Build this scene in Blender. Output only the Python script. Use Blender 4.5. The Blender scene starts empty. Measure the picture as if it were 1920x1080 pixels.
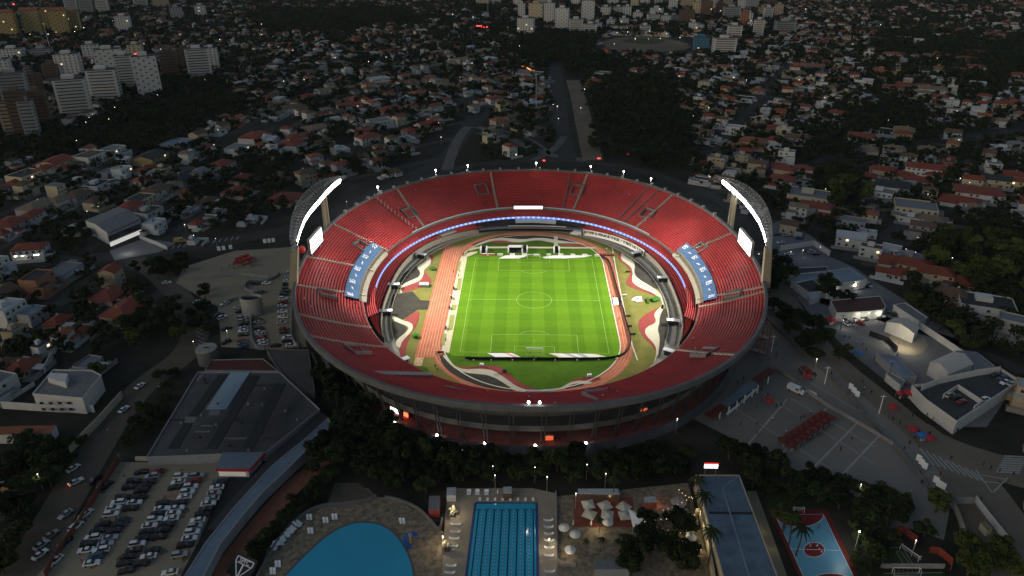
import bpy, bmesh, math, random
from mathutils import Vector, Matrix
import numpy as np
random.seed(7); np.random.seed(7)
S = bpy.context.scene
COL = S.collection
PI = math.pi
# ---------------------------------------------------------------- camera (solved from the pitch's known size)
FPX, TILT, YAW = 1378.0, math.radians(26.393), math.radians(1.2907)
CAM = Vector((-3.8, -339.9, 175.7))
cf = Vector((-math.sin(YAW)*math.cos(TILT), math.cos(YAW)*math.cos(TILT), -math.sin(TILT)))
cr = Vector((math.cos(YAW), math.sin(YAW), 0)); cu = cr.cross(cf)
def G(px, py, h=0.0):
    d = cf + cr*((px-960)/FPX) + cu*((540-py)/FPX)
    return CAM + d*((h-CAM.z)/d.z)
def P(v):
    d = Vector(v)-CAM; z = d.dot(cf)
    return (960+FPX*d.dot(cr)/z, 540-FPX*d.dot(cu)/z)
cd = bpy.data.cameras.new('camera'); cam = bpy.data.objects.new('camera', cd); COL.objects.link(cam)
cam.matrix_world = Matrix((( cr.x,cu.x,-cf.x,CAM.x),(cr.y,cu.y,-cf.y,CAM.y),(cr.z,cu.z,-cf.z,CAM.z),(0,0,0,1)))
cd.sensor_width = 36; cd.lens = 36*FPX/1920; cd.clip_start = 1; cd.clip_end = 20000
S.camera = cam
# ---------------------------------------------------------------- materials
MATS = {}
def mat(name, col, rough=.85, metal=0, noise=None, emit=None, spec=.3, bump=0):
    """noise = (scale, second colour, contrast 0..1[, detail]) mixes two colours by object-space noise"""
    if name in MATS: return MATS[name]
    m = bpy.data.materials.new(name); m.use_nodes = True; nt = m.node_tree; b = nt.nodes['Principled BSDF']
    c = (*col, 1)
    b.inputs['Base Color'].default_value = c; b.inputs['Roughness'].default_value = rough
    b.inputs['Metallic'].default_value = metal; b.inputs['Specular IOR Level'].default_value = spec
    if noise:
        tc = nt.nodes.new('ShaderNodeTexCoord'); n = nt.nodes.new('ShaderNodeTexNoise'); r = nt.nodes.new('ShaderNodeValToRGB')
        n.inputs['Scale'].default_value = noise[0]; n.inputs['Detail'].default_value = noise[3] if len(noise) > 3 else 5
        n.inputs['Roughness'].default_value = .65
        w = .5*(1-noise[2])+.02
        r.color_ramp.elements[0].position = .5-w*.6; r.color_ramp.elements[1].position = .5+w*.6
        r.color_ramp.elements[0].color = c; r.color_ramp.elements[1].color = (*noise[1], 1)
        nt.links.new(tc.outputs['Object'], n.inputs['Vector']); nt.links.new(n.outputs['Fac'], r.inputs['Fac'])
        nt.links.new(r.outputs['Color'], b.inputs['Base Color'])
        if bump:
            bp = nt.nodes.new('ShaderNodeBump'); bp.inputs['Strength'].default_value = bump
            nt.links.new(n.outputs['Fac'], bp.inputs['Height']); nt.links.new(bp.outputs['Normal'], b.inputs['Normal'])
    if emit:
        b.inputs['Emission Color'].default_value = (*emit[0], 1); b.inputs['Emission Strength'].default_value = emit[1]
    MATS[name] = m
    return m
def nodes_of(m): return m.node_tree.nodes, m.node_tree.links, m.node_tree.nodes['Principled BSDF']
# ---------------------------------------------------------------- mesh builder
class MB:
    def __init__(s): s.v=[]; s.f=[]; s.m=[]; s.mats=[]; s.cur=0
    def use(s, m):
        if m not in s.mats: s.mats.append(m)
        s.cur = s.mats.index(m); return s
    def add(s, vs, fs):
        o=len(s.v); s.v.extend(tuple(v) for v in vs)
        for f in fs: s.f.append(tuple(i+o for i in f)); s.m.append(s.cur)
        return s
    def box(s, x0,x1,y0,y1,z0,z1, M=None):
        vs=[Vector(p) for p in ((x0,y0,z0),(x1,y0,z0),(x1,y1,z0),(x0,y1,z0),(x0,y0,z1),(x1,y0,z1),(x1,y1,z1),(x0,y1,z1))]
        if M is not None: vs=[M@v for v in vs]
        return s.add(vs,[(0,3,2,1),(4,5,6,7),(0,1,5,4),(1,2,6,5),(2,3,7,6),(3,0,4,7)])
    def bar(s, a, b, w, h=None, up=(0,0,1)):
        a=Vector(a); b=Vector(b); h=h or w; d=(b-a)
        if d.length<1e-6: return s
        dn=d.normalized(); u=Vector(up)
        if abs(dn.dot(u))>.99: u=Vector((1,0,0))
        r=dn.cross(u).normalized(); u=r.cross(dn)
        vs=[p+r*(i*w/2)+u*(j*h/2) for p in (a,b) for i,j in ((-1,-1),(1,-1),(1,1),(-1,1))]
        return s.add(vs,[(0,1,2,3),(7,6,5,4),(0,4,5,1),(1,5,6,2),(2,6,7,3),(3,7,4,0)])
    def cyl(s, c, r0, r1, z0, z1, n=12, cap=True):
        vs=[]
        for z,r in ((z0,r0),(z1,r1)):
            for k in range(n): vs.append((c[0]+r*math.cos(2*PI*k/n), c[1]+r*math.sin(2*PI*k/n), z))
        fs=[(k,(k+1)%n,n+(k+1)%n,n+k) for k in range(n)]
        if cap: fs+=[tuple(range(n,2*n)), tuple(reversed(range(n)))]
        return s.add(vs,fs)
    def prism(s, pts, z0, z1):
        n=len(pts); a=sum(pts[i][0]*pts[(i+1)%n][1]-pts[(i+1)%n][0]*pts[i][1] for i in range(n))
        if a<0: pts=list(reversed(pts))
        vs=[(p[0],p[1],z0) for p in pts]+[(p[0],p[1],z1) for p in pts]
        return s.add(vs,[tuple(range(n,2*n)),tuple(reversed(range(n)))]+[(i,(i+1)%n,n+(i+1)%n,n+i) for i in range(n)])
    def flat(s, pts, z):
        n=len(pts); a=sum(pts[i][0]*pts[(i+1)%n][1]-pts[(i+1)%n][0]*pts[i][1] for i in range(n))
        if a<0: pts=list(reversed(pts))
        return s.add([(p[0],p[1],z) for p in pts],[tuple(range(n))])
    def strip(s, A, B, closed=False):
        n=len(A); vs=list(A)+list(B)
        return s.add(vs,[(i,(i+1)%n,n+(i+1)%n,n+i) for i in range(n if closed else n-1)])
    def ribbon(s, pts, w, z):
        """flat band of width w along a polyline"""
        L=[];R=[]
        for i,p in enumerate(pts):
            a=Vector(pts[max(i-1,0)][:2]); b=Vector(pts[min(i+1,len(pts)-1)][:2]); d=(b-a).normalized(); nrm=Vector((-d.y,d.x))*(w/2)
            p=Vector(p[:2]); L.append((p.x+nrm.x,p.y+nrm.y,z)); R.append((p.x-nrm.x,p.y-nrm.y,z))
        return s.strip(R,L)
    def wall(s, pts, w, z0, z1):
        """standing wall of thickness w along a polyline"""
        L=[];R=[]
        for i,p in enumerate(pts):
            a=Vector(pts[max(i-1,0)][:2]); b=Vector(pts[min(i+1,len(pts)-1)][:2]); d=(b-a).normalized(); nrm=Vector((-d.y,d.x))*(w/2)
            p=Vector(p[:2]); L.append(p+nrm); R.append(p-nrm)
        f=lambda Q,z:[(q.x,q.y,z) for q in Q]
        s.strip(f(R,z1),f(L,z1)); s.strip(f(R,z0),f(R,z1)); s.strip(f(L,z1),f(L,z0))
        s.add([(*L[0],z0),(*R[0],z0),(*R[0],z1),(*L[0],z1)],[(0,1,2,3)]); s.add([(*L[-1],z0),(*R[-1],z0),(*R[-1],z1),(*L[-1],z1)],[(3,2,1,0)])
        return s
    def data(s, name, smooth=False):
        me=bpy.data.meshes.new(name); me.from_pydata(s.v,[],s.f)
        for m in s.mats: me.materials.append(m)
        if s.mats: me.polygons.foreach_set('material_index', s.m)
        if smooth: me.polygons.foreach_set('use_smooth',[True]*len(s.f))
        me.update(); return me
    def build(s, name, parent=None, smooth=False, loc=None, rz=0):
        o=bpy.data.objects.new(name, s.data(name,smooth)); COL.objects.link(o)
        if parent: o.parent=parent
        if loc is not None: o.location=loc
        if rz: o.rotation_euler=(0,0,rz)
        return o
def tag(o,label=None,cat=None,group=None,kind=None):
    if label: o['label']=label
    if cat: o['category']=cat
    if group: o['group']=group
    if kind: o['kind']=kind
    return o
def struct(o): o['kind']='structure'; return o
def thing(name,label,cat,loc=(0,0,0),rz=0,group=None):
    o=bpy.data.objects.new(name,None); o.empty_display_size=.5; COL.objects.link(o)
    o.location=loc; o.rotation_euler=(0,0,rz)
    return tag(o,label,cat,group)
def link(name, me, parent=None, loc=None, rz=0, mats=None):
    o=bpy.data.objects.new(name, me); COL.objects.link(o)
    if parent: o.parent=parent
    if loc is not None: o.location=loc
    if rz: o.rotation_euler=(0,0,rz)
    return o
def dup(root, loc=None, rz=None, label=None, group=None, scale=None, keep=None):
    r=root.copy(); COL.objects.link(r)
    for c0 in root.children:
        if keep and c0.name.split('.')[0] not in keep: continue
        c=c0.copy(); COL.objects.link(c); c.parent=r
        for g0 in c0.children:
            g=g0.copy(); COL.objects.link(g); g.parent=c
    if loc is not None: r.location=loc
    if rz is not None: r.rotation_euler=(0,0,rz)
    if scale is not None: r.scale=scale
    if label: r['label']=label
    if group: r['group']=group
    return r
def setmat(o, m, slot=0):
    o.material_slots[slot].link='OBJECT'; o.material_slots[slot].material=m
def smooth_poly(pts, it=2, closed=True):
    for _ in range(it):
        q=[]; n=len(pts)
        for i in range(n if closed else n-1):
            a,b=pts[i],pts[(i+1)%n]
            q+=[(a[0]*.75+b[0]*.25,a[1]*.75+b[1]*.25),(a[0]*.25+b[0]*.75,a[1]*.25+b[1]*.75)]
        if not closed: q=[pts[0]]+q+[pts[-1]]
        pts=q
    return pts
def crop(x0,y0,s):                       # pixels read off an enlarged view -> ground points
    return lambda L,h=0: [tuple(G(x0+x/s,y0+y/s,h)[:2]) for x,y in L]
cA=crop(680,400,6); cB=crop(1000,400,6); cC=crop(680,570,6); cD=crop(1000,570,6)
px=lambda L,h=0:[tuple(G(x,y,h)[:2]) for x,y in L]
# ---------------------------------------------------------------- light of the dusk sky
W=bpy.data.worlds.new('World'); S.world=W; W.use_nodes=True
wn=W.node_tree.nodes; sky=wn.new('ShaderNodeTexSky'); sky.sky_type='NISHITA'; sky.sun_disc=False
SUN_EL,SUN_AZ=math.radians(14),math.radians(-125)
sky.sun_elevation=SUN_EL; sky.sun_rotation=SUN_AZ; sky.air_density=1.2; sky.dust_density=1.0; sky.ozone_density=1.0
W.node_tree.links.new(sky.outputs[0],wn['Background'].inputs[0]); wn['Background'].inputs[1].default_value=0.082
sl=bpy.data.lights.new('sun','SUN'); sl.energy=.22; sl.angle=math.radians(18); sl.color=(1,.95,.9)
so=bpy.data.objects.new('sun',sl); COL.objects.link(so)
sd=Vector((math.sin(SUN_AZ)*math.cos(SUN_EL+.35),math.cos(SUN_AZ)*math.cos(SUN_EL+.35),math.sin(SUN_EL+.35)))
so.rotation_euler=sd.to_track_quat('Z','Y').to_euler()
S.view_settings.view_transform='Standard'; S.view_settings.look='None'; S.view_settings.exposure=0; S.view_settings.gamma=1
S.render.engine='CYCLES'; S.cycles.use_denoising=True; S.cycles.max_bounces=4; S.cycles.diffuse_bounces=2; S.cycles.glossy_bounces=2
S.cycles.transparent_max_bounces=4; S.cycles.sample_clamp_indirect=4
try: S.cycles.denoising_input_passes='RGB_ALBEDO_NORMAL'; S.cycles.denoising_prefilter='ACCURATE'
except Exception: pass
def spot(name, loc, target, power, size, blend=.8, col=(1,1,1), rad=.6):
    l=bpy.data.lights.new(name,'SPOT'); l.energy=power; l.spot_size=size; l.spot_blend=blend; l.color=col; l.shadow_soft_size=rad
    o=bpy.data.objects.new(name,l); COL.objects.link(o); o.location=loc
    o.rotation_euler=(Vector(loc)-Vector(target)).to_track_quat('Z','Y').to_euler(); return o
def lamp(name, loc, power, col=(1,1,1), rad=.3):
    l=bpy.data.lights.new(name,'POINT'); l.energy=power; l.color=col; l.shadow_soft_size=rad
    o=bpy.data.objects.new(name,l); COL.objects.link(o); o.location=loc; return o

HAZE=.000026
S.cycles.use_adaptive_sampling=True; S.cycles.adaptive_threshold=.02
# ================================================================ STADIUM
M_CONC=mat('concrete',(.30,.29,.27),noise=(.35,(.2,.195,.185),.3))
M_CONCD=mat('old_concrete',(.17,.165,.16),noise=(.25,(.10,.10,.10),.3))
M_BEIGE=mat('beige_concrete',(.33,.30,.23),noise=(.5,(.26,.23,.17),.3))
M_DECK=mat('red_steps_gap_shade',(.07,.014,.014),noise=(.8,(.055,.02,.018),.4))  # dark red step paint, with the shadow between seat rows put into the colour
M_RAIL=mat('grey_rail',(.42,.43,.44),.5)
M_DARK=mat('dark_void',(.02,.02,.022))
M_STEEL=mat('galvanised_steel',(.45,.46,.47),.45,.6)
# seats: red, faded in patches row by row
M_SEAT=mat('red_seats',(.46,.040,.038),.55); n_,l_,b_=nodes_of(M_SEAT)
tc=n_.new('ShaderNodeTexCoord'); nz=n_.new('ShaderNodeTexNoise'); nz.inputs['Scale'].default_value=.9; nz.inputs['Detail'].default_value=6; nz.inputs['Roughness'].default_value=.8
rp=n_.new('ShaderNodeValToRGB'); e=rp.color_ramp.elements; e[0].position=.32; e[0].color=(.33,.024,.024,1); e[1].position=.72; e[1].color=(.56,.060,.056,1)
l_.new(tc.outputs['Object'],nz.inputs['Vector']); l_.new(nz.outputs['Fac'],rp.inputs['Fac'])
seat_patch=n_.new('ShaderNodeTexNoise'); seat_patch.inputs['Scale'].default_value=.07; seat_patch.inputs['Detail'].default_value=7; seat_patch.inputs['Roughness'].default_value=.7; l_.new(tc.outputs['Object'],seat_patch.inputs['Vector'])
mr=n_.new('ShaderNodeMapRange'); mr.inputs['From Min'].default_value=.3; mr.inputs['From Max'].default_value=.7; mr.inputs['To Min'].default_value=.72; mr.inputs['To Max'].default_value=1.15; l_.new(seat_patch.outputs['Fac'],mr.inputs['Value'])
hv=n_.new('ShaderNodeHueSaturation'); l_.new(mr.outputs['Result'],hv.inputs['Value']); l_.new(rp.outputs['Color'],hv.inputs['Color']); l_.new(hv.outputs['Color'],b_.inputs['Base Color'])
RIM=(-3,2,110.7,134.4,2.2); RAIL=(-2,1,83.2,103.2,2.05); LED=(-2,5,79.3,91.9,2.0); LOWF=(-1.5,4,75.2,90.6,2.6); MOAT=(-2.5,2,70.3,94.2,2.15)
def ring(sp,t,d=0):
    cx,cy,a,b,n=sp; c,s=math.cos(t),math.sin(t)
    return Vector((cx+(a+d)*math.copysign(abs(c)**(2/n),c), cy+(b+d)*math.copysign(abs(s)**(2/n),s),0))
def tang(sp,p):                           # ring parameter of the point nearest in direction
    cx,cy,a,b,n=sp; x=(p[0]-cx)/a; y=(p[1]-cy)/b
    return math.atan2(math.copysign(abs(y)**(n/2),y),math.copysign(abs(x)**(n/2),x))
NT=288; TT=[2*PI*i/NT for i in range(NT)]
def loop(sp,z,d=0,ts=TT): return [(*ring(sp,t,d)[:2],z) for t in ts]
def mixloop(s,z,ts=TT):
    o=[]
    for t in ts:
        a=ring(RAIL,t); b=ring(RIM,t); p=a.lerp(b,s); o.append((p.x,p.y,z))
    return o
H0,H1=12.5,27.0
def hs(s): return H0+(H1-H0)*(s*.86+.14*s*s)
def stand(t,s,dz=0):
    p=ring(RAIL,t).lerp(ring(RIM,t),s); p.z=hs(s)+dz; return p
stadium=thing('stadium','huge oval open-air football stadium with red seats and concrete rim','stadium')
NR=23; deck=MB().use(M_DECK); seats=MB().use(M_SEAT)
for i in range(NR):
    s0,s1=.0+i/NR,(i+1)/NR; h=hs(s0); hp=hs(s0-1/NR)
    deck.strip(mixloop(s0,hp),mixloop(s0,h),True); deck.strip(mixloop(s0,h),mixloop(s1,h),True)
    a,b=s0+.30/NR,s0+.86/NR; hh=h+.42
    seats.strip(mixloop(a,h+.02),mixloop(a,hh),True); seats.strip(mixloop(a,hh),mixloop(b-.12/NR,hh-.03),True)
    seats.strip(mixloop(b-.12/NR,hh-.03),mixloop(b-.12/NR,hh+.28),True); seats.strip(mixloop(b-.12/NR,hh+.28),mixloop(b,hh+.28),True); seats.strip(mixloop(b,hh+.28),mixloop(b,h),True)
deck.build('upper_tier_deck',stadium); seats.build('upper_tier_seating',stadium)
# rim parapet, underside, outer galleries
pa=MB().use(mat('rim_concrete',(.14,.143,.147),noise=(.22,(.085,.087,.09),.25)))
pa.strip(loop(RIM,27.0,-.4),loop(RIM,28.2,-.4),True); pa.strip(loop(RIM,28.2,-.4),loop(RIM,28.2,.9),True); pa.strip(loop(RIM,28.2,.9),loop(RIM,25.9,1.1),True); pa.strip(loop(RIM,25.9,1.1),loop(RIM,25.2,-.6),True)
pa.build('rim_parapet',stadium)
un=MB().use(M_CONCD)
un.strip(loop(RIM,25.2,-.6),loop(RIM,15.0,-20),True); un.strip(loop(RIM,15.0,-20),loop(RIM,0,-21),True)
un.build('underside_wall',stadium)
M_TERR=mat('red_terrace_floor',(.30,.10,.075),noise=(.15,(.17,.06,.05),.4))
ga=MB().use(mat('gallery_concrete',(.13,.13,.132),noise=(.3,(.085,.085,.088),.3)))
for (z,din,dout,ph) in ((8.2,-21,-13.0,1.5),):
    ga.strip(loop(RIM,z,din),loop(RIM,z,dout),True); ga.strip(loop(RIM,z,dout),loop(RIM,z+ph,dout),True); ga.strip(loop(RIM,z+ph,dout),loop(RIM,z+ph,dout+.35),True); ga.strip(loop(RIM,z+ph,dout+.35),loop(RIM,z-1.0,dout+.35),True); ga.strip(loop(RIM,z-1,dout+.35),loop(RIM,z-1,din),True)
ga.build('gallery_ring',stadium)
tr=MB().use(M_TERR)
tr.strip(loop(RIM,1.6,-21),loop(RIM,1.6,-9.6),True); tr.build('terrace_floor',stadium)
tw=MB().use(mat('dark_terrace_wall',(.09,.095,.105),noise=(.3,(.05,.052,.06),.3)))
tw.strip(loop(RIM,1.6,-9.6),loop(RIM,2.9,-9.6),True); tw.strip(loop(RIM,2.9,-9.6),loop(RIM,2.9,-9.2),True); tw.strip(loop(RIM,2.9,-9.2),loop(RIM,-.2,-7.6),True)
tw.build('terrace_wall',stadium)
# slim paired columns behind the gallery edge, each pair a part
for k in range(72):
    t=2*PI*(k+.5)/72; m=MB().use(mat('dark_column',(.055,.055,.058),.9))
    for d in (-.006,.006):
        a=ring(RIM,t+d,-12.6); b=ring(RIM,t+d,-7.5); m.bar((a.x,a.y,1.6),(b.x,b.y,21.2),.4)
    m.build('column',stadium)
# inner edge of the upper tier: rail + fascia + soffit
fa=MB().use(M_CONC); fa.strip(loop(RAIL,11.6),loop(RAIL,12.6),True); fa.strip(loop(RAIL,12.6),loop(RAIL,12.6,.5),True); fa.strip(loop(RAIL,11.6,9),loop(RAIL,11.6),True); fa.build('tier_fascia',stadium)
TM=[math.radians(a) for a in np.linspace(-24,204,190)]     # the middle and lower tiers that the near rim does not hide
rl=MB().use(M_RAIL)
rts=[math.radians(a) for a in np.linspace(34,146,120)]
rl.strip(loop(RAIL,12.7,-.1,rts),loop(RAIL,13.5,-.1,rts)); rl.strip(loop(RAIL,13.5,-.1,rts),loop(RAIL,13.5,.12,rts)); rl.strip(loop(RAIL,13.5,.12,rts),loop(RAIL,12.7,.12,rts)); rl.build('front_rail',stadium)
# middle tier (between rail and the lit ring)
def lerploop(A,B,s,z,ts): return [(*ring(A,t).lerp(ring(B,t),s)[:2],z) for t in ts]
md=MB().use(M_DECK); ms=MB().use(M_SEAT); n=6
for i in range(n):
    s0,s1=i/n,(i+1)/n; h=9.1+i*.40
    md.strip(lerploop(LED,RAIL,s0,h-.40,TM),lerploop(LED,RAIL,s0,h,TM)); md.strip(lerploop(LED,RAIL,s0,h,TM),lerploop(LED,RAIL,s1,h,TM))
    a,b=s0+.35/n,s0+.8/n
    ms.strip(lerploop(LED,RAIL,a,h,TM),lerploop(LED,RAIL,a,h+.4,TM)); ms.strip(lerploop(LED,RAIL,a,h+.4,TM),lerploop(LED,RAIL,b,h+.4,TM)); ms.strip(lerploop(LED,RAIL,b,h+.4,TM),lerploop(LED,RAIL,b,h,TM))
md.build('middle_tier_deck',stadium); ms.build('middle_tier_seating',stadium)
sf=MB().use(M_CONCD); sf.strip(loop(LED,8.0,.02,TM),loop(LED,9.1,.02,TM)); sf.strip(loop(LED,8.0,0,TM),loop(LED,8.0,12,TM)); sf.strip(loop(LED,8.0,12,TM),loop(LED,0,12,TM)); sf.build('middle_tier_soffit',stadium)
# blue lit ring on the front of the middle tier, with running brighter dashes
M_LED=mat('blue_led_ring',(.02,.04,.1),.4,emit=((.05,.16,1),1.2)); n_,l_,b_=nodes_of(M_LED)
tc=n_.new('ShaderNodeTexCoord'); gd=n_.new('ShaderNodeTexGradient'); gd.gradient_type='RADIAL'; mu=n_.new('ShaderNodeMath'); mu.operation='MULTIPLY'; mu.inputs[1].default_value=190; fr=n_.new('ShaderNodeMath'); fr.operation='PINGPONG'; fr.inputs[1].default_value=.5
rp=n_.new('ShaderNodeValToRGB'); e=rp.color_ramp.elements; e[0].position=.40; e[0].color=(.12,.27,1,1); e[1].position=.95; e[1].color=(.55,.70,1,1)
l_.new(tc.outputs['Object'],gd.inputs['Vector']); l_.new(gd.outputs['Fac'],mu.inputs[0]); l_.new(mu.outputs[0],fr.inputs[0]); m2=n_.new('ShaderNodeMath'); m2.operation='MULTIPLY'; m2.inputs[1].default_value=2; l_.new(fr.outputs[0],m2.inputs[0]); l_.new(m2.outputs[0],rp.inputs['Fac']); l_.new(rp.outputs['Color'],b_.inputs['Emission Color']); b_.inputs['Emission Strength'].default_value=1.3
TL=[math.radians(a) for a in np.linspace(-4,186,170)]
ld=MB().use(M_LED); ld.strip(loop(LED,8.4,-.25,TL),loop(LED,9.3,-.25,TL)); ld.strip(loop(LED,9.3,-.25,TL),loop(LED,9.3,.35,TL)); ld.strip(loop(LED,8.4,-.02,TL),loop(LED,8.4,-.25,TL)); ld.build('led_ring',stadium)
# lower tier, in the two long sides
lsec=[[math.radians(a) for a in np.linspace(-27,70,90)],[math.radians(a) for a in np.linspace(110,207,90)]]
lo=MB().use(M_DECK); los=MB().use(M_SEAT); n=7
OUT2=(LED[0],LED[1],LED[2]+4,LED[3]+4,LED[4])
for ts in lsec:
    lo.strip(loop(LOWF,0,0,ts),loop(LOWF,2.0,0,ts))
    for i in range(n):
        s0,s1=i/n,(i+1)/n; h=2.0+i*.6
        lo.strip(lerploop(LOWF,OUT2,s0,h-.6,ts),lerploop(LOWF,OUT2,s0,h,ts)); lo.strip(lerploop(LOWF,OUT2,s0,h,ts),lerploop(LOWF,OUT2,s1,h,ts))
        a,b=s0+.3/n,s0+.8/n
        los.strip(lerploop(LOWF,OUT2,a,h,ts),lerploop(LOWF,OUT2,a,h+.45,ts)); los.strip(lerploop(LOWF,OUT2,a,h+.45,ts),lerploop(LOWF,OUT2,b,h+.45,ts)); los.strip(lerploop(LOWF,OUT2,b,h+.45,ts),lerploop(LOWF,OUT2,b,h,ts))
lo.build('lower_tier_deck',stadium); los.build('lower_tier_seating',stadium)
lw=MB().use(M_BEIGE)
for ts in lsec: lw.strip(loop(LOWF,3.1,-.3,ts),loop(LOWF,3.1,.1,ts)); lw.strip(loop(LOWF,0,-.3,ts),loop(LOWF,3.1,-.3,ts)); lw.strip(loop(LOWF,3.1,.1,ts),loop(LOWF,2.0,.1,ts))
lw.build('lower_tier_wall',stadium)
# far sector under the lit ring: dark glazed boxes in three bands
TB=[math.radians(a) for a in np.linspace(70,110,40)]
M_GLASS=mat('dark_glass',(.02,.022,.026),.15,spec=.5)
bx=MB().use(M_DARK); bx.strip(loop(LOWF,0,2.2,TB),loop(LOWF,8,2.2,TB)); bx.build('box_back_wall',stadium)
b2=MB().use(M_GLASS); b2.strip(loop(LOWF,4.6,.9,TB),loop(LOWF,7.4,1.0,TB)); b2.build('box_glazing',stadium)
b3=MB().use(M_CONCD); b3.strip(loop(LOWF,3.6,-1,TB),loop(LOWF,3.6,2,TB)); b3.strip(loop(LOWF,2.6,-1,TB),loop(LOWF,3.6,-1,TB)); b3.build('box_balcony',stadium)
b4=MB().use(mat('pale_fascia',(.42,.43,.45),.6))
TB2=[math.radians(a) for a in np.linspace(78,97,24)]
b4.strip(loop(LED,6.2,-2.6,TB2),loop(LED,7.3,-2.7,TB2)); b4.strip(loop(LED,7.3,-2.7,TB2),loop(LED,8.1,.0,TB2)); b4.strip(loop(LOWF,4.2,-1.2,TB2),loop(LOWF,4.9,-1.2,TB2)); b4.build('press_box_fascia',stadium)
# vomitories: concrete mouths in the seating
def vomitory(t,s0,s1,w,hb=2.6):
    c0=stand(t,s0); c1=stand(t,s1); rd=(c1-c0); rd.z=0; L=rd.length; rd.normalize(); tn=Vector((-rd.y,rd.x,0))
    M=Matrix(((rd.x,tn.x,0,c0.x),(rd.y,tn.y,0,c0.y),(0,0,1,0),(0,0,0,1))); z0=c0.z; z1=c1.z
    v=MB().use(M_CONCD)
    for y0_,y1_ in ((-w/2,-w/2+.5),(w/2-.5,w/2)): v.add([M@Vector(q) for q in ((0,y0_,z0-.4),(L,y0_,z0-.4),(L,y1_,z0-.4),(0,y1_,z0-.4),(0,y0_,z0+1.5),(L,y0_,z1+1.1),(L,y1_,z1+1.1),(0,y1_,z0+1.5))],[(0,3,2,1),(4,5,6,7),(0,1,5,4),(1,2,6,5),(2,3,7,6),(3,0,4,7)])
    v.box(L-.5,L,-w/2+.5,w/2-.5,z0-.4,z1+1.1,M); v.box(.3,L*.45,-w/2+.5,w/2-.5,z0-.4,z0+.75,M)
    v.use(M_DARK).box(L*.45,L-.5,-w/2+.5,w/2-.5,z0-.4,z0+.95,M)  # near-black block paints the shade of the opening, no hole is cut
    v.build('vomitory',stadium)
VOM=[((917,368),.42,.68,8),((1073,368),.42,.68,8),((781,399),.3,.52,8),((1208,399),.3,.52,8),((687,458),.28,.5,7),((646,546),.42,.66,7),((1301,463),.28,.5,7),((1344,547),.42,.66,7),((677,653),.36,.6,9),((1306,652),.36,.6,9)]
def tof(x,y,h): return tang(RAIL,G(x,y,h))
VT=[tof(x,y,20) for (x,y),*_ in VOM]
for (pt,s0,s1,w),t in zip(VOM,VT): vomitory(t,s0,s1,w)
# aisles: stepped concrete strips (rim pixel -> front pixel read off the photograph)
AIS=[((920,322),(931,385)),((749,356),(807,430)),((640,422),(717,467)),((610,480),(665,505)),((564,532),(640,557)),((566,587),(686,617)),((580,629),(712,657)),((1101,327),(1074,395)),((1262,365),(1205,420)),((1370,437),(1302,475)),((1425,536),(1330,562)),((1428,545),(1304,574)),((1370,659),(1287,664))]
def aisle(p,q,w=1.3,mm=M_BEIGE,name='aisle',dz=.74,lim=(0,1)):
    a=G(*p,27); b=G(*q,13); ta=tang(RIM,a); tb=tang(RAIL,b)
    if abs(ta-tb)>PI: tb+=2*PI*(1 if ta>tb else -1)
    m=MB().use(mm)
    for i in range(NR):
        s0,s1=i/NR,(i+1)/NR
        if s0<lim[0] or s1>lim[1]+.01: continue
        t0=tb+(ta-tb)*s0; t1=tb+(ta-tb)*s1
        c0=stand(t0,s0); c1=stand(t1,s1); z=hs(s0)+dz; d=(c1-c0); d.z=0; d.normalize(); tn=Vector((-d.y,d.x,0))*(w/2)
        vs=[(c0.x-tn.x,c0.y-tn.y,z),(c0.x+tn.x,c0.y+tn.y,z),(c1.x+tn.x,c1.y+tn.y,z),(c1.x-tn.x,c1.y-tn.y,z)]
        vs+=[(x,y,zz-.75) for x,y,zz in vs]
        m.add(vs,[(0,1,2,3)[::-1],(0,4,5,1),(1,5,6,2),(2,6,7,3),(3,7,4,0)])
    return m.build(name,stadium)
for p,q in AIS: aisle(p,q)
for p,q in (((1071,320),(1056,390)),((1215,350),(1162,410)),((1244,352),(1208,394))): aisle(p,q,.7,M_CONCD,'aisle',.85)
# fence of pale posts between two blocks
for i in range(13):
    f=i/12; p=G(705+(777-705)*f,372+(427-372)*f,27-13*f); t=tang(RAIL,p); q=stand(t,1-f*.98)
    MB().use(M_BEIGE).box(-.25,.25,-.25,.25,0,2.4).build('fence_post',stadium,loc=q)
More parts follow.
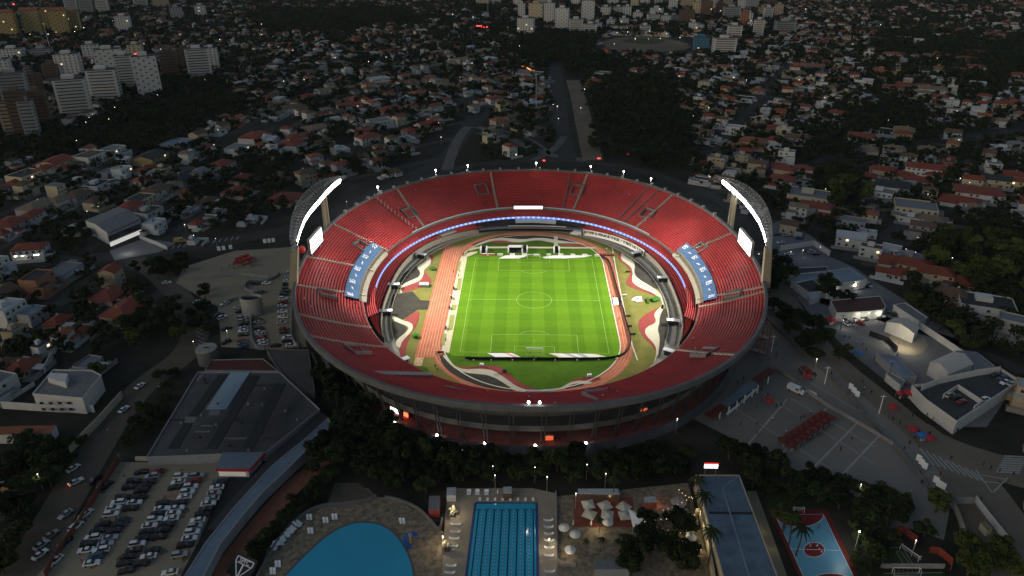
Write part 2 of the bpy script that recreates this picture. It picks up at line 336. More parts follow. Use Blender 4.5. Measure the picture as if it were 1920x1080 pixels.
# blue covers over the lowest rows of both sides, with white lettering
M_TARP=mat('blue_cover',(.075,.14,.25),.6,noise=(.5,(.05,.10,.20),.3)); M_WH=mat('white_paint',(.78,.78,.78),.6)
def text_mesh(body,size,m,extr=.02):
    c=bpy.data.curves.new('lettering','FONT'); c.body=body; c.size=size; c.align_x='CENTER'; c.align_y='CENTER'; c.extrude=extr
    o=bpy.data.objects.new('lettering',c); COL.objects.link(o); dg=bpy.context.evaluated_depsgraph_get()
    me=bpy.data.meshes.new_from_object(o.evaluated_get(dg)); bpy.data.objects.remove(o); me.materials.clear(); me.materials.append(m); return me
TXT=text_mesh('BS',4.2,M_WH); 
SW=MB().use(M_WH); SW.prism([(-1.6,-.6),(-.4,.5),(.2,.2),(1.7,1.0),(.5,-.3),(-.1,0)],0,.04); SWM=SW.data('swoosh')
def cover(ts,side):
    tp=MB().use(M_TARP)
    S0,S1,n=.075,.285,5
    for i in range(n):
        a=S0+(S1-S0)*i/n; b=S0+(S1-S0)*(i+1)/n
        A=[tuple(stand(t,a,1.15)) for t in ts]; B=[tuple(stand(t,b,1.15)) for t in ts]; tp.strip(A,B)
        if i==0: tp.strip([tuple(stand(t,a,.0)) for t in ts],A)
        if i==n-1: tp.strip(B,[tuple(stand(t,b,.0)) for t in ts])
    o=tp.build('seat_cover',stadium)
    n=9
    for k in range(n):
        t=ts[0]+(ts[-1]-ts[0])*(k+.5)/n; c=stand(t,.20 if k%2==0 else .18,1.24); u=(stand(t,.28)-stand(t,.1)).normalized()
        tn=u.cross(Vector((0,0,1))).normalized()
        if side<0: up=u; rt=tn
        else: up=u; rt=tn
        nr=rt.cross(up)
        l=link('lettering' if k%2==0 else 'emblem',TXT if k%2==0 else SWM,o)
        l.matrix_world=Matrix(((rt.x,up.x,nr.x,c.x),(rt.y,up.y,nr.y,c.y),(rt.z,up.z,nr.z,c.z),(0,0,0,1)))
    bw=MB().use(M_BEIGE); A=[tuple(stand(t,-.045,.25)) for t in ts]; B=[tuple(stand(t,.07,.25)) for t in ts]; bw.strip(A,B); bw.strip([tuple(stand(t,-.045,-.6)) for t in ts],A); bw.strip(B,[tuple(stand(t,.07,1.2)) for t in ts])
    bw.build('front_walkway',stadium)
def trange(p,q,h,n=40):
    a=tang(RAIL,G(*p,h)); b=tang(RAIL,G(*q,h))
    if abs(a-b)>PI: b+=2*PI*(1 if a>b else -1)
    return [a+(b-a)*i/n for i in range(n+1)]
cover(trange((657,563),(708,465),14.5),-1); cover(trange((1331,566),(1276,467),14.5),1)
# concrete ramps with walls in the near stand
def nearwall(p,q,name='ramp_wall',h=13,w=.7,hh=2.4,z=None):
    a=G(*p,h if z is None else z[0]); b=G(*q,h if z is None else z[1])
    MB().use(mat('ramp_concrete_grey',(.20,.195,.185),noise=(.4,(.14,.138,.13),.3))).bar(a+Vector((0,0,0)),b,w,hh).build(name,stadium)
nearwall((700,706),(806,708),z=(20.5,13.8),w=2.6,hh=3.6); nearwall((790,742),(835,729),z=(22,15),hh=1.6); nearwall((833,727),(878,737),z=(15.5,15),w=1.8,hh=1.4)
nearwall((1092,738),(1122,752),z=(17,23),hh=1.6); nearwall((1098,736),(1145,731),z=(15.5,14.5),w=1.8,hh=1.4)
# white gantry and camera platform on the near edge
gp=MB().use(M_WH)
for x0,x1 in ((985,1010),(1012,1040)): gp.bar(G(x0,733.5,13.4),G(x1,733.5,13.4),.5,.5)
for x in (985,1010,1020,1040): gp.bar(G(x,733.5,13.4),G(x,733.5,13.4)-Vector((0,0,1.2)),.3)
gp.build('camera_platform',stadium)
# long screen and banner strips
M_SCR=mat('lit_white_screen',(.8,.8,.8),emit=((1,.97,.95),6))
M_SCRB=mat('lit_ribbon_board',(.8,.8,.8),emit=((1,.96,.95),3))
rb=thing('ribbon_board','long thin lit white board on the far tier rail','display board')
a=G(964,389.5,13.4); b=G(1017,389.5,13.4)
MB().use(M_SCRB).bar(a+Vector((0,-.5,.3)),b+Vector((0,-.5,.3)),.25,1.7).build('screen',rb); MB().use(M_STEEL).bar(a+Vector((-.3,-.1,.3)),b+Vector((.3,-.1,.3)),.4,2.0).build('housing',rb)
# white cloth banner with black and red writing along the right lower stand
bn=thing('cloth_banner','long white banner with black and red writing along the right lower stand','banner')
bt=trange((1093,436),(1196,480),2,40); bt=[tang(LOWF,G(1093+(1196-1093)*0,436,2))*(1-i/40)+tang(LOWF,G(1196,480,2))*i/40 for i in range(41)]
m=MB().use(mat('banner_cloth',(.85,.82,.70),.8)); m.strip(loop(LOWF,.5,-1.6,bt),loop(LOWF,4.0,-.75,bt)); m.strip(loop(LOWF,4.0,-.75,bt),loop(LOWF,4.0,-.68,bt)); m.strip(loop(LOWF,4.0,-.68,bt),loop(LOWF,.5,-1.5,bt)); bo=m.build('cloth',bn)
MT=mat('banner_ink',(.05,.045,.05)); MTR=mat('banner_red_ink',(.45,.03,.03))
msg='TP ONDE A PERNA NÃO CHEGAR, O CORAÇÃO VAI BUSCAR'
TC={}
for i,ch in enumerate(msg):
    if ch==' ': continue
    f=(i+.8)/(len(msg)+1); t=bt[0]+(bt[-1]-bt[0])*f; c=ring(LOWF,t,-1.28); c.z=2.2; tn=(ring(LOWF,t-.01)-ring(LOWF,t+.01)).normalized()
    key=(ch,i in (3,4))
    if key not in TC: TC[key]=text_mesh(ch,3.3,MTR if i in (3,4) else MT,.01)
    l=link('letter',TC[key],bo); nr=Vector((0,0,1)).cross(tn)*-1; nr=tn.cross(Vector((0,0,1)))
    l.matrix_world=Matrix(((tn.x,0,nr.x,c.x),(tn.y,0,nr.y,c.y),(0,1,0,c.z),(0,0,0,1)))
# small roofed shelters over the moat bridges, both sides
def shelter(p,rz):
    m=MB().use(M_WH); m.box(-3.2,3.2,-1.3,1.3,2.6,2.9); m.use(M_CONC)
    for x in (-2.9,2.9):
        for y in (-1,1): m.box(x-.15,x+.15,y-.15,y+.15,0,2.6)
    m.use(M_DARK).box(-2.4,2.4,-.9,.9,0,1.8)
    return m.build('moat_shelter',stadium,loc=p,rz=rz)
for (x,y) in ((790,481),(738,538),(724,588),(755,680),(1193,478),(1243,525),(1262,606),(1256,663)):
    c=G(x,y,1); t=tang(LOWF,c); tn=ring(LOWF,t+.01)-ring(LOWF,t-.01); shelter((c.x,c.y,.05),math.atan2(tn.y,tn.x)+PI/2)
# flat canopies over the boxes beside the halfway entrance
for (x,y,w) in ((838,437,11),(1168,441,11)):
    c=G(x,y,7); t=tang(LED,c); tn=ring(LED,t+.01)-ring(LED,t-.01); m=MB().use(M_BEIGE).box(-w/2,w/2,-2.4,2.4,0,.3); m.use(M_CONC)
    for i in (-1,1): m.box(i*(w/2-.4)-.15,i*(w/2-.4)+.15,-2.2,-1.9,-3.6,0)
    m.build('box_canopy',stadium,loc=(c.x,c.y,7),rz=math.atan2(tn.y,tn.x))
# moat ring paving between the lower wall and the field
mp=MB().use(mat('moat_paving',(.36,.345,.30),noise=(.3,(.22,.21,.185),.3)))
mp.strip(loop(MOAT,.04,-.3),loop(LOWF,.04,6),True); struct(mp.build('moat_path'))
mc=MB().use(M_BEIGE); 
for ts in lsec: mc.strip(loop(MOAT,.4,-.2,ts),loop(MOAT,.4,.2,ts)); mc.strip(loop(MOAT,0,-.2,ts),loop(MOAT,.4,-.2,ts)); mc.strip(loop(MOAT,.4,.2,ts),loop(MOAT,0,.2,ts))
mc.build('moat_kerb_wall',stadium)
mm2=MB().use(M_BEIGE)
for ts in lsec:
    A=[(*ring(MOAT,t).lerp(ring(LOWF,t),.45)[:2],.35) for t in ts]; B=[(*ring(MOAT,t).lerp(ring(LOWF,t),.6)[:2],.35) for t in ts]; A0=[(x,y,0) for x,y,z in A]; B0=[(x,y,0) for x,y,z in B]
    mm2.strip(A,B); mm2.strip(A0,A); mm2.strip(B,B0)
mm2.build('moat_wall',stadium)
# ---------------------------------------------------------------- floodlight crescents on columns
M_LAMP=mat('floodlight_glow',(.9,.9,.9),emit=((1,.99,.93),14))
M_TRUSS=mat('dull_truss_steel',(.22,.225,.23),.6,.2); ZB=24.5
def crescent(side):
    sx=1 if side<0 else -1
    name='left' if side<0 else 'right'
    r=thing('floodlight_tower','crescent-shaped steel floodlight truss on concrete columns %s'%('left of the pitch, beside the red balloon' if side<0 else 'right of the pitch, over the car yards'),'floodlight')
    mir=(lambda L:L) if side<0 else (lambda L:[(1993-x if False else 2*994-x,y) for x,y in L])
    lam=mir([(556,458),(562,437),(571,413),(582,396),(596,380),(612,361),(626,347),(641,335)]); out=mir([(549,474),(543,445),(547,415),(557,388),(575,365),(597,347),(622,336),(650,331)])
    if side>0:
        lam=[(1437,458),(1433,440),(1424,416),(1411,396),(1396,377),(1381,362),(1366,349),(1352,337)]; out=[(1446,474),(1448,450),(1446,420),(1438,396),(1424,374),(1403,355),(1378,341),(1340,331)]
    zt=46.0; n=8
    I=[];O=[]
    for k in range(n):
        f=k/(n-1); I.append(G(*lam[k],zt-1.0)); O.append(G(*out[k],zt+1.5))
    def interp(L,f):
        x=f*(len(L)-1); i=min(int(x),len(L)-2); return L[i].lerp(L[i+1],x-i)
    NN=30; tr=MB().use(M_TRUSS); prev=None
    for k in range(NN+1):
        f=k/NN; a=interp(I,f); b=interp(O,f); th=1.2+2.8*math.sin(PI*min(max(f,.02),.98)); up=Vector((0,0,th/2))
        c1,c2,c3=b+up,b-up,a+Vector((0,0,.3)); c4=a-Vector((0,0,.9)); cm=(a+b)/2+up*.9; cm2=(a+b)/2-up*.9
        cur=(c1,c2,c3,c4,cm,cm2)
        for p,q in ((0,4),(4,2),(1,5),(5,3),(0,1),(4,5)): tr.bar(cur[p],cur[q],.12)
        if prev:
            for q in range(6): tr.bar(prev[q],cur[q],.16)
            for p,q in ((0,4),(4,2),(1,5),(5,3),(0,1),(4,0),(2,4)): tr.bar(prev[p],cur[q],.11)
        prev=cur
    tr.build('truss',r)
    # lamps: each floodlight a small tilted box
    NL=34; aim=Vector((0,0,0))
    for k in range(NL):
        f=.02+.93*k/(NL-1); a=interp(I,f)+Vector((0,0,-.3)); d=(aim-a).normalized()
        rt=d.cross(Vector((0,0,1))).normalized(); u=rt.cross(d)
        M=Matrix(((rt.x,u.x,-d.x,a.x),(rt.y,u.y,-d.y,a.y),(rt.z,u.z,-d.z,a.z),(0,0,0,1)))
        lo_=MB().use(M_CONCD).box(-1.0,1.0,-1.25,1.25,-.25,.5,M).use(M_LAMP); lo_.add([M@Vector(v) for v in ((-.98,-1.2,-.27),(.98,-1.2,-.27),(.98,1.2,-.27),(-.98,1.2,-.27))],[(0,3,2,1)]); lo_.add([M@Vector(v) for v in ((-.98,1.27,-.27),(.98,1.27,-.27),(.98,1.27,.45),(-.98,1.27,.45))],[(0,1,2,3)]); lo_.build('lamp',r)
    for k in range(6):
        f=(k+.5)/6; a=interp(I,f)+Vector((0,0,-1.6)); c=Vector((0,0,0))
        a=a+(c-a).normalized()*1.5
        tgt=Vector((-sx*(-6 if k%2 else 10),-36+k*14,0)) if side<0 else Vector(((6 if k%2 else -10),-36+k*14,0))
        spot('floodlight',a,tgt,PW_FLOOD,math.radians(78),.9,(1,.97,.9),1.2)
        if k%2: spot('floodlight',a,Vector((sx*64,-42+(k-1)*22,0)),PW_FLOOD*1.15,math.radians(44),.9,(1,.97,.9),1.2)
    # columns
    cb=G(*((557,533) if side<0 else (1436,532)),26.0); ct=interp(I,.04).lerp(interp(O,.04),.5)
    def column(bx,by,tx,ty,zt,w0,w1,nm='column'):
        m=MB().use(M_BEIGE); vs=[]
        for (x,y,z,w) in ((bx,by,ZB,w0),(tx,ty,zt,w1)): vs+=[(x-w,y-w*.7,z),(x+w,y-w*.7,z),(x+w,y+w*.7,z),(x-w,y+w*.7,z)]
        m.add(vs,[(0,1,5,4),(1,2,6,5),(2,3,7,6),(3,0,4,7),(4,5,6,7)]); return m.build(nm,r)
    o=ring(RIM,tang(RIM,cb),1.6); column(o.x,o.y,ct.x,ct.y,45.2,1.9,1.5)
    for q in ((620,427),(639,424)) if side<0 else ((1356,424),(1371,427)):
        b=ring(RIM,tang(RIM,G(*q,27)),2.2); t=G(q[0]-2 if side<0 else q[0]+1,365,45.5)
        b2=Vector((b.x,b.y,0)); column(b2.x,b2.y,b2.x,b2.y,44.5,.85,.75)
    b=ring(RIM,tang(RIM,G(631 if side<0 else 1362,425,27)),2.2); tp=interp(I,.82)
    st=MB().use(M_STEEL)
    for d in (-3,0,3): st.bar((b.x,b.y,44.0),tp+Vector((0,d,-.6)),.35)
    for d in (-3,3): st.bar((b.x,b.y+d,44.3),interp(O,.8)+Vector((0,d,-.5)),.35)
    st.build('bracket',r)
    return r
PW_FLOOD=205000
crescent(-1); crescent(1)
# big screens on the rim
def screen(side):
    r=thing('scoreboard','bright white video screen on the %s rim of the stadium'%('left' if side<0 else 'right'),'scoreboard')
    q=[(581,452),(602,430),(605,451),(584,476)] if side<0 else [(1386,433),(1407,461),(1406,481),(1384,453)]
    a=G(*(q[3] if side<0 else q[2]),28.0); b=G(*(q[2] if side<0 else q[3]),28.0)
    if side>0: pass
    m=MB().use(M_SCR); up=Vector((0,0,7.2)); nrm=(b-a).cross(up).normalized()
    if nrm.dot(Vector((0,0,0))-a)<0: nrm=-nrm
    f=nrm*.12
    m.add([a+f,b+f,b+up+f,a+up+f],[(0,1,2,3)]); m.build('screen',r)
    h=MB().use(M_CONCD); e=(b-a).normalized()*.5
    A=[a-e-Vector((0,0,.5)),b+e-Vector((0,0,.5)),b+e+up+Vector((0,0,.5)),a-e+up+Vector((0,0,.5))]; vs=A+[v-nrm*1.2 for v in A]
    h.add(vs,[(0,1,2,3),(7,6,5,4),(0,4,5,1),(1,5,6,2),(2,6,7,3),(3,7,4,0)]); h.build('housing',r)
    for f in (.15,.85):
        c=a.lerp(b,f)-nrm*.7; MB().use(M_STEEL).box(c.x-.25,c.x+.25,c.y-.25,c.y+.25,25,28.2).build('support',r)
screen(-1); screen(1)
# lamps on poles round the far rim
M_BULB=mat('lamp_glow',(.9,.9,.9),emit=((1,.97,.9),40)); M_BULBW=mat('warm_lamp_glow',(.9,.8,.6),emit=((1,.72,.4),14))
RL=[(715,353,'near the left floodlight'),(822,323,'second from the left floodlight'),(881,315,'above the left half of the far stand'),(1005,309,'straight behind the far goal'),(1105,315,'right of the far goal axis'),(1165,325,'behind the far right block'),(1217,336,'nearest the right floodlight')]
pl=MB().use(M_STEEL).cyl((0,0),.14,.1,0,4.2,6); pl=pl.data('pole'); hd=MB().use(M_BULB).cyl((0,0),.45,.3,4.1,4.7,8).data('lamp_head')
for x,y,w in RL:
    c=ring(RIM,tang(RIM,G(x,y,32.5)),.3); r=thing('rim_lamp','lit pole lamp on the far rim, %s'%w,'lamp',(c.x,c.y,28.15),0,'lamps on the stadium rim')
    link('pole',pl,r); link('lamp_head',hd,r); lamp('rim_light',(c.x,c.y-.5,31.4),300,(1,.95,.85))
for x,w in ((991,'left'),(1012,'right')):
    c=ring(RIM,tang(RIM,G(x,766,28)),.4); r=thing('rim_lamp','%s of the two lit lamps on the near rim'%w,'lamp',(c.x,c.y,28.15),0,'lamps on the near rim')
    link('pole',pl,r).scale=(1,1,.25); link('lamp_head',hd,r).location=(0,0,-3.0)
# small loudspeaker boxes along the far rim
sp=MB().use(M_CONC).box(-.9,.9,-.6,.6,0,1.3); spd=sp.data('rim_box')
for k in range(26):
    t=math.radians(20+140*k/25); c=ring(RIM,t,.2); o=link('rim_block',spd,stadium,(c.x,c.y,28.1),t)
# ================================================================ FIELD INSIDE THE BOWL
def fieldmat(name,c1,c2,sc,con=.3,rough=.95): return mat(name,c1,rough,noise=(sc,c2,con),spec=.1)
M_OLIVE=fieldmat('dry_grass',(.23,.20,.055),(.12,.13,.028),.12,.2)
M_TRACK=mat('clay_red_track',(.50,.165,.085),.9,spec=.1); n_,l_,b_=nodes_of(M_TRACK)
tc=n_.new('ShaderNodeTexCoord'); nz=n_.new('ShaderNodeTexNoise'); nz.inputs['Scale'].default_value=.18; nz.inputs['Detail'].default_value=8; nz.inputs['Roughness'].default_value=.75
rp=n_.new('ShaderNodeValToRGB'); e=rp.color_ramp.elements; e[0].position=.3; e[0].color=(.36,.10,.055,1); e[1].position=.7; e[1].color=(.56,.20,.105,1)
l_.new(tc.outputs['Object'],nz.inputs['Vector']); l_.new(nz.outputs['Fac'],rp.inputs['Fac']); l_.new(rp.outputs['Color'],b_.inputs['Base Color'])
M_WAVEW=fieldmat('pale_paving',(.56,.51,.38),(.44,.40,.30),.9); M_WAVER=fieldmat('red_paving',(.30,.065,.055),(.22,.045,.04),.7)
M_ASPH=fieldmat('dark_asphalt',(.060,.054,.042),(.035,.032,.026),.2); M_SAND=fieldmat('sand_paving',(.62,.55,.36),(.52,.46,.30),.6)
# mown grass: light and dark bands both ways
M_GRASS=mat('mown_pitch',(.1,.25,.02),.95,spec=.08); n_,l_,b_=nodes_of(M_GRASS)
tc=n_.new('ShaderNodeTexCoord'); sep=n_.new('ShaderNodeSeparateXYZ'); l_.new(tc.outputs['Object'],sep.inputs[0])
def saw(axis,period,off):
    a=n_.new('ShaderNodeMath'); a.operation='MULTIPLY_ADD'; a.inputs[1].default_value=2*PI/period; a.inputs[2].default_value=off; l_.new(sep.outputs[axis],a.inputs[0])
    s=n_.new('ShaderNodeMath'); s.operation='SINE'; l_.new(a.outputs[0],s.inputs[0])
    k=n_.new('ShaderNodeMath'); k.operation='MULTIPLY_ADD'; k.use_clamp=True; k.inputs[1].default_value=6; k.inputs[2].default_value=.5; l_.new(s.outputs[0],k.inputs[0]); return k
kx=saw(0,12.4,.6); ky=saw(1,14.0,.3)
sm=n_.new('ShaderNodeMath'); sm.operation='MULTIPLY_ADD'; sm.inputs[1].default_value=.30; l_.new(kx.outputs[0],sm.inputs[0])
s2=n_.new('ShaderNodeMath'); s2.operation='MULTIPLY'; s2.inputs[1].default_value=.16; l_.new(ky.outputs[0],s2.inputs[0]); l_.new(s2.outputs[0],sm.inputs[2])
nz=n_.new('ShaderNodeTexNoise'); nz.inputs['Scale'].default_value=.35; nz.inputs['Detail'].default_value=8; nz.inputs['Roughness'].default_value=.8; l_.new(tc.outputs['Object'],nz.inputs['Vector'])
ad=n_.new('ShaderNodeMath'); ad.operation='MULTIPLY_ADD'; ad.inputs[1].default_value=.75; l_.new(nz.outputs['Fac'],ad.inputs[0]); l_.new(sm.outputs[0],ad.inputs[2])
rp=n_.new('ShaderNodeValToRGB'); e=rp.color_ramp.elements; e[0].position=.15; e[0].color=(.064,.158,.0045,1); e[1].position=1; e[1].color=(.125,.250,.010,1)
l_.new(ad.outputs[0],rp.inputs['Fac']); l_.new(rp.outputs['Color'],b_.inputs['Base Color'])
M_GRASS2=fieldmat('rough_turf',(.080,.165,.008),(.048,.105,.006),.1,.35)
M_LINE=mat('line_paint',(.34,.54,.14),.9,spec=.1); M_CURB=mat('white_kerb',(.62,.57,.45),.9); M_LANE=mat('lane_paint',(.66,.32,.20),.9,spec=.1)
def ground(name,pts,z,m,it=0):
    if it: pts=smooth_poly(pts,it)
    return struct(MB().use(m).flat(pts,z).build(name))
Z=.06
ground('infield_lawn',[tuple(ring(MOAT,t,.2)[:2]) for t in TT],Z,M_OLIVE)
# running track: an oval plus the long sprint straight on the left
TCX,TR,TB_,TT_=-1.35,41.7,-41.3,47.3
def oval(r,z=None,n=48):
    p=[(TCX+r*math.cos(a),TT_+r*math.sin(a)) for a in np.linspace(0,PI,n)]+[(TCX+r*math.cos(a),TB_+r*math.sin(a)) for a in np.linspace(PI,2*PI,n)]
    return p if z is None else [(x,y,z) for x,y in p]
tk=MB().use(M_TRACK); tk.strip(oval(TR,Z+.03),oval(TR+5.6,Z+.03),True)
tk.flat([(-54.2,-57.5),(-45.0,-57.5),(-43.0,-42),(-43.0,60),(-47,70.5),(-54.2,70.5)],Z+.05)
struct(tk.build('running_track'))
ln=MB().use(M_LANE)
for i in range(1,8): ln.ribbon([(-54.2+i*1.37,y) for y in (-57,-20,20,69.5)],.28,Z+.07)
for i in range(1,4): ln.strip(oval(TR+1.4*i,Z+.06),oval(TR+1.4*i+.25,Z+.06),True)
struct(ln.build('lane_markings'))
cb=MB().use(M_CURB); cb.strip(oval(TR-.55,Z+.16),oval(TR,Z+.16),True); cb.strip(oval(TR-.55,Z),oval(TR-.55,Z+.16),True); cb.strip(oval(TR,Z+.16),oval(TR,Z),True)
cb.ribbon([(47.6,70),(46.6,40),(45.6,-10),(45.4,-45),(46.2,-58)],.6,Z+.1); struct(cb.build('track_kerb'))
ground('infield_base',oval(TR-.5),Z+.04,M_GRASS2)
ground('pitch_grass',[(-38.9,-53.5),(-37,-56),(37,-56),(39.9,-53),(39.9,54),(34,57),(-33,57),(-38.9,53)],Z+.08,M_GRASS)
ground('sand_strip',[(-42.6,-52),(-38.9,-53.5),(-38.9,54.5),(-33.5,60.2),(-33.5,62.5),(-37,62),(-41,58),(-42.6,54)],Z+.09,M_SAND)
# bottom end: asphalt, pale and red waves
cE=crop(850,640,1920/330)
bw=cC([(895,580),(930,580),(980,660),(1060,715),(1150,740),(1270,733),(1400,735),(1500,765),(1620,850),(1730,930),(1830,965),(1920,985),(1920,1000),(1800,992),(1720,985),(1600,900),(1500,840),(1400,800),(1290,790),(1170,780),(1050,740),(960,660)])
ground('asphalt_bed',cC([(865,578),(905,580),(960,660),(1050,740),(1170,780),(1400,800),(1500,840),(1600,900),(1720,985),(1600,975),(1400,945),(1200,885),(1020,795),(920,710),(880,640)]),Z+.10,M_ASPH,1)
ground('pale_wave_path',bw,Z+.12,M_WAVEW,1)
ground('red_wave_path',cC([(980,660),(1060,708),(1200,712),(1340,700),(1480,698),(1560,718),(1640,780),(1760,880),(1880,940),(1990,975),(1990,985),(1830,965),(1730,930),(1620,850),(1500,765),(1400,735),(1270,733),(1150,740),(1060,715)]),Z+.11,M_WAVER,1)
ground('pale_wave_path',cD([(180,975),(250,968),(330,935),(400,890),(500,865),(580,868),(680,884),(600,912),(520,895),(440,905),(380,940),(340,965)]),Z+.12,M_WAVEW,1)
ground('red_wave_path',cD([(380,895),(470,845),(560,828),(650,820),(780,835),(700,872),(660,885),(580,868),(500,865),(400,895)]),Z+.11,M_WAVER,1)
ground('asphalt_bed',cD([(345,962),(440,905),(520,895),(600,912),(440,945)]),Z+.10,M_ASPH,1)
# top end
cF=crop(880,440,1920/260)
ground('asphalt_bed',cF([(30,140),(230,70),(430,20),(700,5),(960,5),(1170,20),(1230,35),(1560,110),(1400,110),(1220,80),(1050,50),(900,50),(750,70),(560,50),(380,45),(230,75),(60,155)]),Z+.10,M_ASPH,1)
ground('pale_wave_path',cF([(50,160),(230,80),(380,50),(560,52),(750,72),(900,48),(1050,48),(1220,80),(1400,105),(1580,125),(1560,135),(1240,122),(1100,105),(980,80),(860,85),(720,110),(600,105),(480,80),(300,90),(130,150)]),Z+.12,M_WAVEW,1)
ground('red_wave_path',cF([(260,108),(330,85),(470,82),(600,108),(680,120),(480,115)]),Z+.13,M_WAVER,1)
ground('red_wave_path',cF([(1240,125),(1400,122),(1600,135),(1680,165),(1450,165),(1260,150)]),Z+.13,M_WAVER,1)
ground('dark_turf',cF([(150,165),(230,115),(500,118),(700,122),(860,100),(960,85),(1100,110),(1165,130),(1165,168)]),Z+.11,fieldmat('dark_green_turf',(.05,.09,.008),(.035,.06,.006),.2),1)  # strip of darker green turf
ground('sand_path',cF([(0,205),(60,180),(130,170),(560,168),(1740,178),(1770,196),(560,192),(240,192),(130,195),(0,230)]),Z+.14,M_SAND)
ground('sand_path',cF([(1170,20),(1222,22),(1228,172),(1172,172)]),Z+.15,M_WAVEW)
ground('turf_verge',cF([(260,194),(535,194),(535,262),(260,262)]),Z+.12,M_GRASS2); ground('turf_verge',cF([(830,194),(1145,194),(1145,262),(830,262)]),Z+.12,M_GRASS2); ground('turf_verge',cF([(1270,198),(1740,200),(1790,262),(1270,262)]),Z+.12,M_GRASS2)
# left side waves
ground('asphalt_bed',cA([(400,800),(430,720),(500,650),(610,590),(650,650),(640,710),(560,750),(440,810)]),Z+.10,M_ASPH,1)
ground('asphalt_bed',cA([(330,920),(430,905),(560,880),(650,980),(755,985),(735,1085),(715,1085),(620,1085),(450,1200),(335,1150),(322,1020)]),Z+.10,M_ASPH)
ground('pale_wave_path',cA([(735,490),(765,500),(770,560),(740,600),(690,640),(690,690),(650,760),(560,795),(450,835),(432,860),(450,890),(430,905),(415,860),(440,805),(560,750),(640,715),(650,660),(605,610),(640,580),(700,550)]),Z+.12,M_WAVEW,1)
ground('red_wave_path',cA([(742,475),(775,455),(795,530),(768,570),(765,500)]),Z+.11,M_WAVER,1)
ground('red_wave_path',cA([(685,640),(720,690),(775,740),(768,795),(700,825),(600,855),(440,900),(432,860),(450,835),(560,795),(650,760),(690,690)]),Z+.11,M_WAVER,1)
ground('pale_wave_path',cC([(330,120),(450,190),(530,205),(572,250),(552,310),(490,375),(440,430),(420,500),(390,490),(365,440),(400,390),(480,330),(520,280),(500,250),(420,220),(330,180)]),Z+.12,M_WAVEW,1)
ground('red_wave_path',cC([(622,72),(640,115),(620,220),(545,330),(515,400),(485,500),(475,620),(425,600),(410,500),(440,425),(490,370),(552,310),(572,250),(530,205),(450,185)]),Z+.11,M_WAVER,1)
ground('asphalt_bed',cC([(330,180),(420,220),(500,260),(480,320),(400,390),(370,420),(345,330)]),Z+.10,M_ASPH,1)
# right side waves
ground('pale_wave_path',cB([(985,440),(1010,450),(1040,490),(1120,530),(1145,590),(1130,680),(1180,740),(1300,810),(1420,890),(1455,960),(1472,1050),(1470,1080),(1430,1080),(1450,1020),(1430,960),(1330,890),(1220,850),(1120,790),(1108,740),(1120,670),(1100,610),(1040,560),(990,530)]),Z+.12,M_WAVEW,1)
ground('red_wave_path',cB([(955,460),(985,440),(990,530),(1040,565),(1100,615),(1120,670),(1108,740),(1125,800),(1230,860),(1340,900),(1440,970),(1400,945),(1300,902),(1180,862),(1090,830),(1042,790),(1048,750),(1090,700),(1090,640),(1050,590),(980,540),(950,500)]),Z+.11,M_WAVER,1)
ground('asphalt_bed',cB([(1130,540),(1200,575),(1310,680),(1390,760),(1420,870),(1300,810),(1180,740),(1135,680),(1145,600)]),Z+.10,M_ASPH,1)
ground('pale_wave_path',cD([(1462,0),(1472,40),(1440,95),(1420,150),(1415,230),(1398,290),(1420,370),(1420,430),(1410,520),(1400,600),(1345,675),(1375,600),(1385,525),(1370,470),(1330,420),(1280,370),(1252,320),(1270,265),(1370,220),(1380,180),(1355,130),(1380,80),(1435,30)]),Z+.12,M_WAVEW,1)
ground('red_wave_path',cD([(1445,20),(1380,80),(1355,130),(1380,180),(1370,220),(1270,265),(1252,320),(1280,370),(1330,420),(1375,480),(1370,540),(1340,470),(1285,420),(1235,370),(1188,290),(1178,210),(1220,145),(1310,90)]),Z+.11,M_WAVER,1)
ground('asphalt_bed',cD([(1480,40),(1500,100),(1520,230),(1510,330),(1480,450),(1430,570),(1415,600),(1412,520),(1425,430),(1425,370),(1400,290),(1420,220),(1430,140),(1450,90)]),Z+.10,M_ASPH,1)
ground('grass_patch',cC([(570,720),(690,700),(745,740),(730,780),(600,775)]),Z+.13,M_GRASS2,1)
# pale and coloured square at the start of the straight
struct(MB().use(fieldmat('patched_paving',(.62,.55,.30),(.55,.22,.12),.9,.7)).flat(cC([(597,605),(690,605),(665,703),(563,700)]),Z+.14).build('painted_square'))
# pitch lines
pl_=MB().use(M_LINE); ZL=Z+.11; w=.17
def rect(x0,y0,x1,y1):
    for a,b in (((x0,y0),(x1,y0)),((x1,y0),(x1,y1)),((x1,y1),(x0,y1)),((x0,y1),(x0,y0))): pl_.ribbon([a,b],w,ZL)
rect(-34,-52.5,34,52.5); pl_.ribbon([(-34,0),(34,0)],w,ZL)
pl_.ribbon([(9.15*math.cos(a),9.15*math.sin(a)) for a in np.linspace(0,2*PI,64)],w,ZL)
for s in (-1,1):
    rect(-20.16,s*52.5,20.16,s*36); rect(-9.16,s*52.5,9.16,s*47)
    a0=math.acos(5.5/9.15); pl_.ribbon([(9.15*math.sin(a),s*(41.5-9.15*math.cos(a))) for a in np.linspace(-a0,a0,24)],w,ZL)
    pl_.cyl((0,s*41.5),.3,.3,ZL-.01,ZL,10)
pl_.cyl((0,0),.35,.35,ZL-.01,ZL,10); struct(pl_.build('pitch_markings'))
